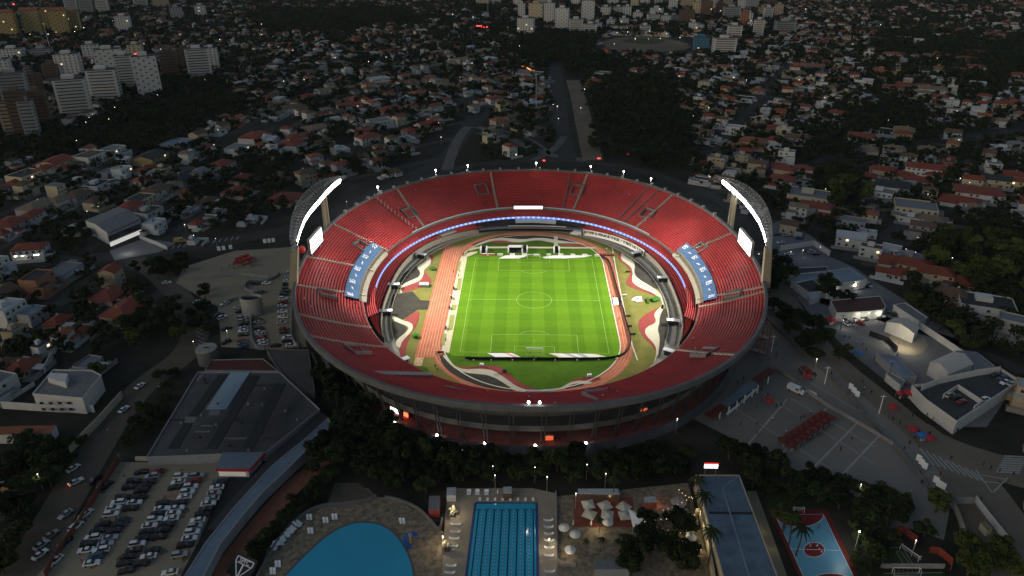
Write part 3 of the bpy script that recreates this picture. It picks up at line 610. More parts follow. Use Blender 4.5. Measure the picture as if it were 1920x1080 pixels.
# goals
M_NET=mat('goal_net',(.42,.5,.30),.9)
for s,w_ in ((-1,'near'),(1,'far')):
    g=thing('goal','white football goal with net at the %s end of the pitch'%w_,'goal',(0,s*52.6,Z+.05),0 if s>0 else PI)
    f=MB().use(M_WH)
    for x in (-3.75,3.75): f.bar((x,0,0),(x,0,2.6),.26)
    f.bar((-3.9,0,2.6),(3.9,0,2.6),.26); f.build('frame',g)
    t=MB().use(M_NET)
    for i in range(13): x=-3.6+.6*i; t.bar((x,0,2.5),(x,1.2,2.4),.05); t.bar((x,1.2,2.4),(x,2.6,0),.05)
    for y,z in ((.6,2.45),(1.2,2.4),(1.6,1.7),(2.0,1.0),(2.4,.4)): t.bar((-3.7,y,z),(3.7,y,z),.05)
    for x in (-3.7,3.7):
        for z in (.5,1.1,1.8): t.bar((x,0,z),(x,1.3+(2.3-z)*.55,z),.05)
    t.build('net',g)
# black advertising board round the near corner, white carpets beside the goals
ab=thing('advertising_board','long black perimeter board behind the near goal, curving up the right touchline','board')
pts=px([(872,673.5),(920,674),(1000,674.5),(1080,674.5),(1130,674),(1150,672),(1166,668),(1176,660),(1182,648),(1183,636),(1176,610),(1168,580),(1158,545),(1150,515),(1144,495),(1138,487),(1128,483)])
pts=smooth_poly(pts,2,False); MB().use(mat('board_black',(.012,.012,.013),.4)).wall(pts,.45,Z,1.15).build('board_panel',ab)
m=MB().use(M_WH)
for x in (875,888,921,961,1001,1041,1082,1122,1156):
    p=G(x,675 if x<1140 else 672,.4); m.box(p.x-.2,p.x+.2,p.y-.5,p.y-.25,.2,.9)
m.build('board_foot',ab)
MC=mat('carpet_white',(.75,.72,.66),.8); MCR=mat('carpet_red',(.5,.05,.06),.8); MCG=mat('carpet_grey',(.42,.42,.40),.8); MCY=mat('carpet_cream',(.70,.62,.38),.8)
def carpet(L,label,mats_):
    q=cE(L); r=thing('pitch_carpet',label,'carpet')
    n=len(mats_)
    A,B,C_,D=[Vector((*p,0)) for p in q]
    for i,mm in enumerate(mats_):
        a=A.lerp(B,i/n); b=A.lerp(B,(i+1)/n-.004); d=D.lerp(C_,i/n); c=D.lerp(C_,(i+1)/n-.004)
        MB().use(mm).prism([(v.x,v.y) for v in (a,b,c,d)],Z+.12,Z+.3).build('panel',r)
carpet([(370,135),(510,135),(600,178),(460,178)],'white advertising carpet left of the near goal, farther from it',[MC])
carpet([(512,135),(640,135),(735,178),(604,178)],'white and pink advertising carpet just left of the near goal',[MC,mat('carpet_pink',(.72,.32,.26),.8),MC])
carpet([(1035,138),(1190,138),(1320,184),(1165,184)],'cream advertising carpet just right of the near goal',[MCY,MC,MC])
carpet([(1195,138),(1400,142),(1480,184),(1325,184)],'grey striped advertising carpet right of the near goal',[MCG,MC,MCG])
carpet([(1410,142),(1560,146),(1700,182),(1485,184)],'white advertising carpet nearest the right corner of the near end',[MC,MC,MCY])
def carpetF(L,label,mm):
    r=MB().use(mm).prism(cF(L),Z+.12,Z+.3).build('pitch_carpet'); tag(r,label,'carpet')
carpetF([(410,335),(500,293),(795,293),(770,312),(690,335)],'white advertising carpet left of the far goal',MC)
carpetF([(1040,335),(1010,318),(1160,295),(1700,292),(1580,318),(1300,335)],'long white advertising carpet right of the far goal',MC)
# low boards and dugouts behind the far goal
for k,(x0,x1,y,c) in enumerate([(160,350,275,1),(390,465,275,0),(560,630,275,0),(730,800,275,0),(890,960,280,0),(1070,1130,278,0),(1230,1300,278,0),(1400,1465,280,0),(1565,1635,282,0),(1735,1805,290,0)]):
    a=G(880+x0/7.385,440+(y+14)/7.385,0); b=G(880+x1/7.385,440+(y+14)/7.385,0)
    o=MB().use(MC).box(a.x,b.x,a.y-.3,a.y+.3,Z,1.3)
    if c: o.use(MCR).box(a.x-.1,a.x+3.6,a.y-.35,a.y-.31,.2,1.2).box(b.x-3.6,b.x+.1,a.y-.35,a.y-.31,.2,1.2)
    o=o.build('low_board'); tag(o,'white low board with red ends behind the far left corner' if c else 'white low board behind the far goal line, %s from the left'%['','first','second','third','fourth','fifth','sixth','seventh','eighth','ninth'][k],'board','low boards behind the far goal')
def dugout(x0,x1,y0,y1,label,cat='dugout',roof=True):
    a=G(880+x0/7.385,440+y1/7.385,0); b=G(880+x1/7.385,440+y1/7.385,0); W_=b.x-a.x
    r=thing('dugout',label,cat,((a.x+b.x)/2,a.y,Z+.08))
    m=MB().use(MC); m.box(-W_/2-.8,-W_/2,0,6.0,0,2.2).box(W_/2,W_/2+.8,0,6.0,0,2.2); m.build('side_wall',r)
    if roof: MB().use(MC).box(-W_/2,W_/2,3.0,6.2,2.2,2.5).build('roof',r)
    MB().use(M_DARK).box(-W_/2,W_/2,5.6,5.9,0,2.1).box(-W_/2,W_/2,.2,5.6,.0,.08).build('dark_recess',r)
    return r
dugout(165,225,200,258,'small dark tunnel entrance behind the far left corner','tunnel',False); dugout(548,725,180,255,'wide white roofed dugout left of the far goal'); dugout(1185,1235,200,260,'small dark tunnel entrance right of the far goal','tunnel',False); dugout(740,790,185,250,'narrow dark opening beside the white dugout','tunnel',False)
# white crest frame and clipped letter hedges on the right lawn
cG=crop(1160,540,18)
cs=thing('lawn_crest','white three-cornered club crest frame lying on the right lawn','emblem')
o=MB().use(M_WH); A=cG([(420,425),(560,325),(760,310),(800,480),(640,490)]); B=cG([(520,430),(620,370),(655,360),(665,450),(560,450)])
o.prism(A,Z+.05,Z+.5); o.build('frame',cs); MB().use(M_DARK).prism(cG([(520,432),(600,425),(640,455),(560,455)]),Z+.5,Z+.53).build('dark_field',cs); MB().use(M_WAVER).prism(cG([(580,400),(640,350),(648,410)]),Z+.5,Z+.53).build('dark_field',cs); MB().use(M_DARK).prism(cG([(660,370),(690,365),(705,440),(675,430)]),Z+.5,Z+.53).build('dark_field',cs)
M_HEDGE=mat('hedge_green',(.07,.22,.015),.9,noise=(1.5,(.03,.11,.01),.3),bump=.6)
def blob(nm,L,h,label,m=M_HEDGE,cr_=cG):
    p=smooth_poly(cr_(L),1); c=(sum(q[0] for q in p)/len(p),sum(q[1] for q in p)/len(p)); o=MB().use(m); n=len(p)
    rings=[[(c[0]+(x-c[0])*s,c[1]+(y-c[1])*s,z+random.uniform(-.1,.1)*h) for x,y in p] for s,z in ((1,Z),(1.02,h*.55),(.8,h*.9),(.4,h*1.02))]
    for a,b in zip(rings,rings[1:]): o.strip(a,b,True)
    o.add(rings[-1],[tuple(range(n))]); o=o.build(nm); return tag(o,label,'shrub')
blob('clipped_hedge',[(940,360),(985,350),(1030,370),(1010,480),(1050,500),(1040,540),(985,530),(955,460)],1.3,'clipped green letter-shaped hedge beside the crest on the right lawn')
blob('clipped_hedge',[(1090,370),(1180,340),(1300,310),(1390,360),(1400,430),(1300,470),(1180,490),(1120,450)],1.5,'larger rounded green hedge right of the crest, by the moat')
blob('round_shrub',[(550,360),(590,342),(640,365),(640,390),(590,398),(555,380)],1.6,'bright green round shrub left of the sprint track',M_HEDGE,cC)
blob('round_shrub',[(750,620),(790,610),(830,630),(825,645),(780,650),(750,640)],1.3,'low dark shrub on the upper left lawn',mat('hedge_dark',(.04,.10,.012),.9),cA)
# furniture on the sand strip: benches and mats
MMAT=mat('green_mat',(.26,.28,.08),.9)
for k,(L,lab) in enumerate([([(1005,15),(1055,15),(1045,70),(1000,70)],'square olive mat, upper one beside the sand strip kerb'),([(985,125),(1035,125),(1005,295),(960,290)],'long olive mat on the sand strip by the near left touchline'),([(900,335),(940,340),(915,465),(885,465)],'olive slatted mat at the near end of the sand strip')]):
    o=MB().use(MMAT).prism(cC(L),Z+.1,Z+.25).build('rest_mat'); tag(o,lab,'mat')
for k,(L,lab) in enumerate([([(1075,735),(1115,735),(1095,865),(1055,865)],'long olive mat beside the halfway part of the sand strip'),([(1080,545),(1105,545),(1075,650),(1055,660)],'olive mat at the far end of the sand strip')]):
    o=MB().use(MMAT).prism(cA(L),Z+.1,Z+.25).build('rest_mat'); tag(o,lab,'mat')
bench=thing('team_bench','black team bench on the sand strip, nearest the camera','bench',G(836,617,0)); 
m=MB().use(M_DARK).box(-1.5,1.5,-.3,.3,.5,.7).box(-1.5,1.5,.2,.35,.7,1.2); m.build('seat',bench); m=MB().use(M_STEEL)
for x in (-1.3,1.3): m.box(x-.1,x+.1,-.25,.25,0,.5)
m.build('frame',bench); bench.location.z=Z+.1; bench.rotation_euler.z=PI/2
for (x,y,l) in ((843,579,'second black team bench from the near end of the sand strip'),(851,542.5,'black team bench near the halfway line'),(847,561,'grey-edged black bench just below the halfway line'),(826,664,'short black bench where the sand strip meets the curve'),(869,478.5,'black bench at the far corner of the sand strip')):
    c=G(x,y,0); dup(bench,(c.x,c.y,Z+.1),PI/2 if y<600 else .1,l)
# white ambulance van by the track, screen square on the right track
sq=MB().use(M_WH).prism(cB([(890,955),(955,955),(960,1035),(905,1040)]),Z+.1,Z+.35).build('white_mat'); tag(sq,'white square mat lying on the right straight','mat')
hz=thing('hurdle_rack','dark red rack of hurdles standing on the track at the far right corner','hurdles',G(1137,480,0)); 
m=MB().use(M_WAVER)
for i in range(4): m.box(-4+i*2.3,-2.4+i*2.3,0,2.2,.1,.9)
m.build('hurdle',hz); MB().use(M_DARK).box(-4.2,4.6,-.6,-.2,.1,.5).build('base_rail',hz)
for k,(x,y,l) in enumerate([(1177,511,'upper of the small wind-break boards beside the right straight'),(1171,555,'white bench beside the crest lawn'),(1178,594,'small dark board beside the right straight below the crest'),(1180,613,'dark board next to the right straight, third down'),(1187,628,'lowest dark board beside the right straight')]):
    c=G(x,y,0); o=MB().use(M_WH if k==1 else M_DARK).box(-1.2,1.2,-.25,.25,.3,.9).box(-1.1,-.9,-.2,.2,0,.3).box(.9,1.1,-.2,.2,0,.3).build('low_bench',loc=(c.x,c.y,Z)); tag(o,l,'bench')
# blower machine on the red wave
mc=thing('mat_stack','grey covered landing mat pile on the left red wave','mat pile',G(795,536,0)); MB().use(MCG).box(-2.6,2.6,-1.6,1.6,.1,1.3).build('cover',mc); MB().use(M_DARK).box(-3,3,-1.9,1.9,.0,.25).build('base',mc); mc.location.z=Z+.1
# cricket-like white boxes at the bottom red waves
for x,y,l in ((903,687,'small white equipment box on the bottom-left red wave'),(1105,707,'small white equipment box on the bottom-right red wave'),(946,699,'dark equipment box on the bottom-left red wave')):
    c=G(x,y,0); o=MB().use(M_WH if 'white' in l else M_DARK).box(-.9,.9,-.6,.6,.5,1.3).box(-.7,-.5,-.4,.4,0,.5).box(.5,.7,-.4,.4,0,.5).build('equipment_box',loc=(c.x,c.y,Z+.1)); tag(o,l,'box')
# ================================================================ GROUND AND SURROUNDINGS
def gmat(name,c1,c2,sc,con=.2): return mat(name,c1,.95,noise=(sc,c2,con),spec=.1)
M_GROUND=mat('garden_ground',(.014,.017,.010),.95,noise=(.055,(.055,.050,.040),.3,8),spec=.1)
M_ROAD=gmat('road_asphalt',(.065,.061,.057),(.038,.037,.035),.08); M_ROADB=gmat('brown_road',(.13,.105,.08),(.085,.07,.055),.06)
M_PLAZA=gmat('plaza_paving',(.25,.22,.185),(.15,.138,.125),.035,.1); M_LOT=gmat('lot_paving',(.31,.255,.175),(.21,.18,.13),.04,.15)
M_YARD=gmat('yard_paving',(.19,.19,.195),(.12,.125,.135),.05); M_DECKP=gmat('pool_deck',(.36,.30,.23),(.26,.22,.17),.25); M_STONE=gmat('stone_terrace',(.32,.255,.175),(.10,.08,.058),.55,.45)
M_WHP=mat('road_paint',(.30,.30,.28),.9); M_YEL=mat('yellow_paint',(.40,.32,.12),.9)
struct(MB().use(M_GROUND).flat([(-9000,-900),(9000,-900),(9000,14000),(-9000,14000)],-.30).build('ground'))
ZR=-.18
def area(name,L,m,z=ZR,it=0): return ground(name,px(L),z,m,it)
ROADS=[]
def road(L,w,m=M_ROAD,z=ZR,name='road',it=2):
    p=px(L); ROADS.append((p,w)); p=smooth_poly(p,it,False); return struct(MB().use(m).ribbon(p,w,z).build(name))
area('parking_lot',[(225,866),(416,866),(425,895),(385,985),(330,1110),(20,1130),(85,1062),(120,1005),(170,935)],M_LOT,-.10)
area('upper_parking_lot',[(345,500),(440,470),(560,462),(566,520),(560,560),(575,650),(500,655),(415,650),(408,575),(330,530)],M_LOT,-.10)
area('plaza',[(1395,650),(1436,560),(1452,560),(1490,615),(1560,690),(1640,762),(1740,850),(1772,905),(1780,960),(1770,1012),(1690,985),(1640,1000),(1600,925),(1500,885),(1400,835),(1310,790),(1270,770),(1330,730)],M_PLAZA,-.12)
area('plaza_apron',[(1200,790),(1290,760),(1400,640),(1440,560),(1425,540),(1380,680),(1300,735)],M_PLAZA,-.14)
area('yard',[(1470,470),(1530,470),(1600,500),(1660,540),(1760,600),(1850,690),(1905,720),(1850,800),(1790,800),(1700,745),(1600,665),(1520,590),(1455,510)],M_YARD,-.15)
area('car_yard',[(1430,425),(1475,410),(1560,470),(1520,490),(1440,480)],M_YARD,-.14)
area('waterfront_terrace',[(470,1130),(500,1030),(560,965),(615,945),(630,910),(690,915),(705,930),(735,935),(790,960),(835,1000),(850,1130)],M_STONE,-.12)
area('pool_deck',[(826,1130),(835,960),(842,915),(1000,915),(1044,925),(1046,1130)],M_DECKP,-.10)
area('lounge_terrace',[(1044,930),(1290,905),(1305,960),(1350,1130),(1044,1130)],M_STONE,-.11)
area('side_path',[(1400,920),(1418,920),(1480,1090),(1440,1090)],M_LOT,-.12)
area('lawn_verge',[(1420,900),(1560,905),(1560,950),(1440,955)],gmat('dark_lawn',(.03,.05,.015),(.02,.035,.012),.3),-.13)
road([(-40,1200),(40,1080),(85,1000),(150,890),(207,795),(252,737),(296,701),(345,668),(368,630),(364,604),(341,568),(323,538),(290,505),(240,485)],13,M_ROADB,ZR)
road([(-200,500),(0,492),(187,483),(292,472),(379,457),(496,440),(560,425),(660,385),(760,335),(835,300),(862,262),(880,232),(890,215)],14,M_ROAD,ZR+.03)
M_RAMP=gmat('ramp_concrete',(.15,.14,.125),(.10,.095,.085),.06)
road([(838,318),(846,290),(858,262),(876,236),(900,238),(950,256),(1000,280),(1045,294),(1100,300)],9,M_RAMP,ZR+.05); road([(885,238),(900,225),(915,212),(930,190)],10,M_ROAD,ZR+.06); road([(905,240),(965,248),(1010,268),(1035,292)],4,M_RAMP,ZR+.065); road([(1000,300),(1040,280),(1058,255)],7,M_RAMP,ZR+.065)
area('grass_triangle',[(852,312),(868,262),(882,248),(930,268),(985,292),(900,302)],gmat('rough_grass',(.035,.032,.018),(.022,.022,.014),.05),ZR+.02)
road([(1064,300),(1052,230),(1046,180),(1044,150),(1042,120)],15,M_ROAD,ZR+.06); road([(1112,300),(1096,235),(1084,180),(1074,150)],17,gmat('avenue_earth',(.22,.17,.12),(.12,.095,.07),.05),ZR+.07)
road([(700,380),(840,312),(1000,298),(1150,305),(1290,345),(1400,400),(1450,500)],10,M_ROAD,ZR+.01)
road([(1420,470),(1445,530),(1500,620),(1560,685),(1640,748),(1720,815),(1800,855),(1960,900)],17,gmat('stall_street',(.20,.165,.125),(.13,.11,.085),.05),ZR+.04)
road([(1700,805),(1790,870),(1850,950),(1920,1060),(1960,1150)],22,gmat('stall_street',(.20,.165,.125),(.13,.11,.085),.05),ZR+.02)
road([(1480,520),(1600,480),(1720,400),(1800,360),(1950,330)],8,M_ROAD,ZR+.02); road([(1530,560),(1700,610),(1850,660),(1960,720)],7,M_ROAD,ZR+.03)
road([(1330,300),(1380,230),(1440,170),(1480,120)],8,M_ROAD,ZR+.02); road([(1440,330),(1600,280),(1800,255),(1960,240)],8,M_ROAD,ZR+.03)
road([(-20,640),(100,560),(240,485)],8,M_ROAD,ZR+.02); road([(0,420),(150,360),(300,300),(420,255),(560,215)],8,M_ROAD,ZR+.02); road([(150,480),(240,400),(330,330),(420,280),(520,235)],8,M_ROAD,ZR+.03)
road([(560,330),(660,270),(780,215),(900,180)],8,M_ROAD,ZR+.02); road([(520,200),(700,150),(880,120)],8,M_ROAD,ZR+.02)
# plaza joints and street markings
pm=MB().use(gmat('plaza_joint',(.42,.40,.36),(.30,.29,.27),.2))
for a,b in (((1398,838),(1476,748)),((1455,862),(1550,765)),((1512,890),(1610,790)),((1560,910),(1650,815))): pm.ribbon(px([a,b]),.7,-.10)
for a,b in (((1370,760),(1560,880)),((1405,720),(1640,870)),((1480,745),(1640,838)),((1500,705),(1660,800))): pm.ribbon(px([a,b]),.35,-.10)
struct(pm.build('plaza_joints'))
mk=MB().use(M_WHP)
for k in range(9): x=1725+k*12; mk.ribbon(px([(x,840+k*5.2),(x+26,872+k*4)]),.8,-.09)
for k in range(8): mk.ribbon(px([(1868+k*2.2,884-k*4.2),(1912+k*2,874+12-k*4.2)][::-1]),.9,-.09)
for a,b in (((1830,880),(1860,923)),((1890,895),(1862,923)),((1840,890),(1885,898)),((1848,902),(1878,906))): mk.ribbon(px([a,b]),.5,-.088)
for k in range(14): x=300+k*11; mk.ribbon(px([(x,469-k*1.55),(x+5,463-k*1.55)]),.7,-.13)
for k in range(7): mk.ribbon(px([(362+k*2,604+k*8),(380+k*1,612+k*8)]),.4,-.15)
struct(mk.build('street_markings'))
hm=MB().use(mat('hatch_red',(.30,.07,.05),.9))
for k in range(8): hm.ribbon(px([(306+k*3.6,932),(311+k*3.6,925)]),.25,-.08)
for k in range(5): hm.ribbon(px([(150+k*2.5,1046+k*2.5),(155+k*3,1058)]),.25,-.08)
struct(hm.build('hatched_bays'))
bl_=MB().use(mat('bay_paint',(.34,.32,.25),.9))
cLb=crop(60,860,4.8)
for (x0,y0,x1,y1,n,L_) in ((900,105,500,1000,17,150),(1060,120,660,1000,17,150),(1300,140,820,1050,19,150),(1440,140,960,1050,19,150),(1660,190,1260,1000,17,140)):
    for k in range(n): x=x0+(x1-x0)*k/(n-1); y=y0+(y1-y0)*k/(n-1)-26; bl_.ribbon(cLb([(x-L_*.45,y+6),(x+L_*.45,y-6)]),.13,-.075)
struct(bl_.build('bay_lines'))
st_m=gmat('oil_stain',(.09,.075,.055),(.14,.115,.08),.8)
for k in range(34):
    q=cLb([(random.uniform(300,1500),random.uniform(80,1000))])[0]; rr=random.uniform(.5,1.6); struct(MB().use(st_m).flat([(q[0]+rr*math.cos(t)*random.uniform(.7,1.2),q[1]+rr*math.sin(t)*random.uniform(.7,1.2)) for t in np.linspace(0,2*PI,11)[:-1]],-.085+.0002*k).build('paving_stain'))
# ---------------------------------------------------------------- buildings given by their roof outline
NOISEC={}
def shade(c,f): return tuple(min(1,x*f) for x in c)
def wallm(nm,c): return mat(nm,c,.85,noise=(.4,shade(c,.78),.3))
W_WHITE=wallm('white_render',(.55,.55,.535)); W_CREAM=wallm('cream_render',(.50,.43,.30)); W_GREY=wallm('grey_render',(.30,.31,.32)); W_BLUE=wallm('blue_render',(.06,.17,.27)); W_ORANGE=wallm('orange_render',(.34,.15,.09)); W_BEIGE=wallm('beige_render',(.40,.33,.24)); W_BROWN=wallm('brown_brick',(.13,.08,.055)); W_YELL=wallm('yellow_render',(.38,.28,.12))
def tilem(nm,c):
    m=mat(nm,c,.9,noise=(.9,shade(c,.6),.3)); return m
R_RED=tilem('red_tile',(.24,.060,.037)); R_OR=tilem('orange_tile',(.30,.105,.055)); R_BR=tilem('brown_tile',(.14,.085,.055)); R_GREY=tilem('grey_sheet',(.19,.20,.21)); R_DARK=tilem('dark_sheet',(.045,.05,.055)); R_WH=tilem('white_sheet',(.46,.48,.50)); R_BLUE=mat('blue_grey_sheet',(.15,.195,.25),.5,noise=(.12,(.10,.135,.18),.3)); R_TAN=tilem('tan_tile',(.22,.165,.11))
M_WIN=mat('window_glass',(.035,.037,.042),.12,spec=.6); M_WINL=mat('lit_window',(.6,.45,.25),emit=((1,.72,.4),1.6)); M_DOOR=mat('dark_door',(.06,.04,.03),.6)
def roofblock(name,label,cat,L,h,wm,rm,par=.7,conv=None,z0=-.3):
    p=(conv(L,h) if conv else px(L,h)); r=thing(name,label,cat,(sum(q[0] for q in p)/len(p),sum(q[1] for q in p)/len(p),0))
    q=[(x-r.location.x,y-r.location.y) for x,y in p]
    MB().use(wm).prism(q,z0,h-.25).build('wall',r); 
    c=(0,0); MB().use(rm).prism([(x*.985,y*.985) for x,y in q],h-.25,h).build('roof',r)
    if par:
        m=MB().use(wm); m.wall(q+[q[0]],.35,h-.25,h+par); m.build('parapet',r)
    return r
def on(r,name,L,h,m,th=.12,conv=None):
    p=(conv(L,h) if conv else px(L,h)); return MB().use(m).prism([(x-r.location.x,y-r.location.y) for x,y in p],h-.02,h+th).build(name,r)
# big grey-roofed hall by the car park
cH=crop(260,660,3.857)
hall=roofblock('sports_hall','huge grey flat-roofed hall with dark strips and one pale blue skylight','building',[(430,150),(1020,150),(1310,420),(920,730),(60,765)],3.6,W_GREY,mat('hall_roof',(.10,.10,.102),.9,noise=(.09,(.055,.056,.058),.35,9)),.5,cH)
M_STRIP=mat('dark_roof_strip',(.022,.023,.025),.8)
for L in ([(575,172),(640,172),(420,470),(360,470)],[(330,520),(390,520),(290,700),(215,700)],[(810,175),(880,175),(568,700),(492,700)],[(995,235),(1065,235),(832,700),(757,700)]): on(hall,'roof_light_strip',L,9.05,M_STRIP,.5,cH)
on(hall,'skylight',[(668,152),(805,152),(637,415),(490,415)],3.65,mat('pale_skylight',(.26,.34,.42),.35,noise=(.3,(.23,.31,.40),.2)),.4,cH)
for L in ([(515,425),(592,425),(580,455),(507,455)],[(340,470),(420,470),(400,520),(330,520)],[(455,530),(540,530),(538,538),(452,538)],[(412,572),(515,572),(513,580),(410,580)],[(620,622),(780,622),(778,629),(616,629)],[(440,170),(485,152),(430,210),(415,210)]): on(hall,'roof_panel',L,9.05,mat('grey_roof_panel',(.13,.14,.15),.7),.2,cH)
for L in ([(840,238),(990,238),(988,245),(836,245)],[(225,488),(340,488),(338,496),(222,496)],[(700,492),(780,492),(778,499),(698,499)],[(895,622),(1005,622),(1003,630),(893,630)]): on(hall,'roof_seam',L,9.05,M_STRIP,.12,cH)
for k in range(26):
    x=random.uniform(150,1150); y=random.uniform(180,720); 
    if x<60+(770-y)*.58 or x>1290-(abs(y-420))*1.1: continue
    on(hall,'roof_vent',[(x,y),(x+14,y),(x+12,y+8),(x-2,y+8)],3.65,random.choice((M_STRIP,mat('vent_grey',(.22,.23,.24)))),.7,cH)
wl=MB().use(W_CREAM); wl.wall(px([(255,862),(414,862)],0),1.0,-.2,1.2); o=wl.build('retaining_wall'); tag(o,'pale low wall between the grey hall and the car park','wall')
ent=roofblock('entrance_pavilion','pavilion with red-edged flat roof at the corner of the car park','pavilion',[(605,722),(915,722),(800,848),(557,845)],4.4,W_WHITE,R_BLUE,0,cH)
# open it up: glazed front, red fascia
for c in list(ent.children):
    if c.name.startswith('wall'): c.scale=(.82,.78,1)
p=cH([(557,848),(800,851),(915,724)],4.5); MB().use(mat('red_fascia',(.40,.03,.025),.5)).wall([(x-ent.location.x,y-ent.location.y) for x,y in p],.25,3.6,4.65).build('fascia',ent)
for k in range(6):
    q=cH([(600+30*k,862)],2.5)[0]; MB().use(mat('lit_panes',(.5,.48,.42),emit=((1,.92,.78),.18))).box(-1.1,1.1,-.06,.06,.4,4.0).build('window',ent,loc=(q[0]-ent.location.x,q[1]-ent.location.y-.1,0))
w_=roofblock('curved_walkway','long curved walkway with blue-grey sheet roof along the hall and car park','walkway',[(615,784),(623,798),(590,830),(558,860),(525,892),(493,922),(460,960),(414,1018),(381,1080),(345,1150),(308,1150),(347,1080),(386,1018),(432,960),(466,922),(509,875),(550,841),(584,813)],4,W_GREY,R_BLUE,.2)
on(w_,'drainage_gutter',[(1325,440),(1370,480),(960,830),(720,1085),(560,1280),(500,1280),(660,1085),(900,820)],2.6,mat('dark_gutter',(.035,.037,.042)),.3,cH)
for a,b in (((1700,735),(1670,790)),((1830,590),(1760,640)),((1470,965),(1420,1000)),((1560,870),(1500,900))):
    pass
roofblock('red_roofed_annex','dull red tin roof annex between the hall and the round tank','building',[(480,135),(530,60),(900,52),(1010,140)],3.4,W_GREY,mat('dull_red_sheet',(.11,.025,.02),.8,noise=(.5,(.07,.02,.018),.3)),.3,cH)
roofblock('car_ramp_block','concrete car ramp block between the hall and the stadium','ramp',[(578,657),(500,655),(520,690),(560,735),(590,735)],3,M_CONCD,mat('ramp_top',(.085,.08,.075),.9,noise=(.2,(.06,.06,.058),.3)),.4)
# round tank and oval stair tower
tk_=thing('water_tank','round concrete tank beside the left avenue','tank',G(392,678,0)); tk_.location.z=-.2
MB().use(M_CONCD).cyl((0,0),4.5,4.5,0,7.0,28).build('wall',tk_); MB().use(M_CONC).cyl((0,0),4.65,4.5,7.0,7.4,28).build('lid',tk_); MB().use(M_STRIP).box(-1.2,1.2,-.3,.3,7.4,7.7).build('hatch',tk_)
st_=thing('stair_tower','oval pale concrete stair tower in the upper car park','tower',G(475,588,0)); st_.location.z=-.1
def ovalp(rx,ry,n=28): return [(rx*math.cos(2*PI*k/n),ry*math.sin(2*PI*k/n)) for k in range(n)]
m=MB().use(mat('stair_concrete',(.36,.35,.33),.9,noise=(.4,(.26,.255,.24),.3))); m.wall(ovalp(5.2,3.5)+[ovalp(5.2,3.5)[0]],.4,0,9.5); m.build('wall',st_); MB().use(M_DARK).prism(ovalp(4.9,3.2),8.0,8.1).build('top_slab',st_)
rp_=MB().use(M_CONC); q=px([(455,535),(466,526),(490,525),(505,524),(520,516),(524,510)],1); rp_.wall(smooth_poly(q,2,False),.5,-.1,1.5); q=px([(500,545),(470,546),(457,540),(460,530),(475,524)],1); rp_.wall(smooth_poly(q,2,False),.5,-.1,1.5); tag(rp_.build('ramp_wall'),'curled concrete kerb walls of the ramp in the upper car park','wall')
for L,lab in (([(472,590),(470,630),(480,655),(495,655)],'curving low wall between the two upper parking decks'),([(552,540),(545,610),(548,640),(560,652)],'low concrete wall between upper car park and stadium'),([(420,570),(440,562),(455,560)],'low wall on the left edge of the upper deck'),([(345,520),(400,521),(450,515),(505,522)],'long low wall under the red stalls'),([(600,700),(596,690),(585,665)],'short concrete wall below the stadium rim on the left')):
    q=smooth_poly(px(L,0),2,False); tag(MB().use(M_CONC).wall(q,.45,-.2,1.6).build('low_wall'),lab,'wall')
# left fence of the car park
q=px([(225,864),(185,925),(150,985),(112,1035),(85,1085)],0); f=thing('car_park_fence','rusty red fence between the left avenue and the car park','fence')
MB().use(mat('rusty_fence',(.22,.06,.04),.8,noise=(.8,(.13,.04,.03),.3))).wall(smooth_poly(q,2,False),.2,-.1,2.6).build('panel',f)
for x,y in q: MB().use(M_CONC).box(x-.15,x+.15,y-.15,y+.15,-.1,3.0).build('post',f)
# ---------------------------------------------------------------- pools
M_WATER=mat('pool_water',(.03,.29,.48),.08,spec=.5,noise=(.05,(.03,.36,.53),.15)); n_,l_,b_=nodes_of(M_WATER); wv=n_.new('ShaderNodeTexNoise'); wv.inputs['Scale'].default_value=.9; wv.inputs['Detail'].default_value=4; bp=n_.new('ShaderNodeBump'); bp.inputs['Strength'].default_value=.25; l_.new(wv.outputs['Fac'],bp.inputs['Height']); l_.new(bp.outputs['Normal'],b_.inputs['Normal'])
M_WATERB=mat('lane_pool_water',(.03,.34,.55),.08,spec=.5,noise=(.08,(.03,.39,.58),.2))
cP=crop(480,880,5.053)
pp=cP([(120,1180),(280,1000),(430,840),(600,680),(750,570),(900,508),(1050,495),(1180,518),(1290,580),(1380,680),(1440,790),(1480,900),(1500,1011),(1480,1180),(1200,1400),(400,1400)]); pp=smooth_poly(pp,2)
fp=thing('leisure_pool','free-form blue leisure pool at the bottom left of centre','pool'); MB().use(M_WATER).flat(pp,-.02).build('water',fp); MB().use(mat('pool_rim',(.10,.10,.10),.8)).ribbon(pp+[pp[0]],.7,.02).build('rim',fp)
lp=thing('lap_pool','rectangular blue lap pool with black lane lines','pool'); lq=px([(891.5,943),(1006,943),(1009,1130),(868,1130)])
MB().use(M_WATERB).flat(lq,-.03).build('water',lp); MB().use(mat('pool_tile_edge',(.03,.06,.20),.6)).ribbon(lq+[lq[0]],.9,.0).build('rim',lp)
A0,B0,B1,A1=[Vector((*v,0)) for v in lq]
for k in range(8):
    f=(k+.55)/8; a=A0.lerp(B0,f); b=A1.lerp(B1,f); d=(b-a)
    MB().use(mat('lane_black',(.01,.015,.03),.6)).ribbon([a+d*.08,b],.35,.01).ribbon([a+d*.08+Vector((-1.0,0,0)),a+d*.08+Vector((1.0,0,0))],.35,.012).build('lane_line',lp)
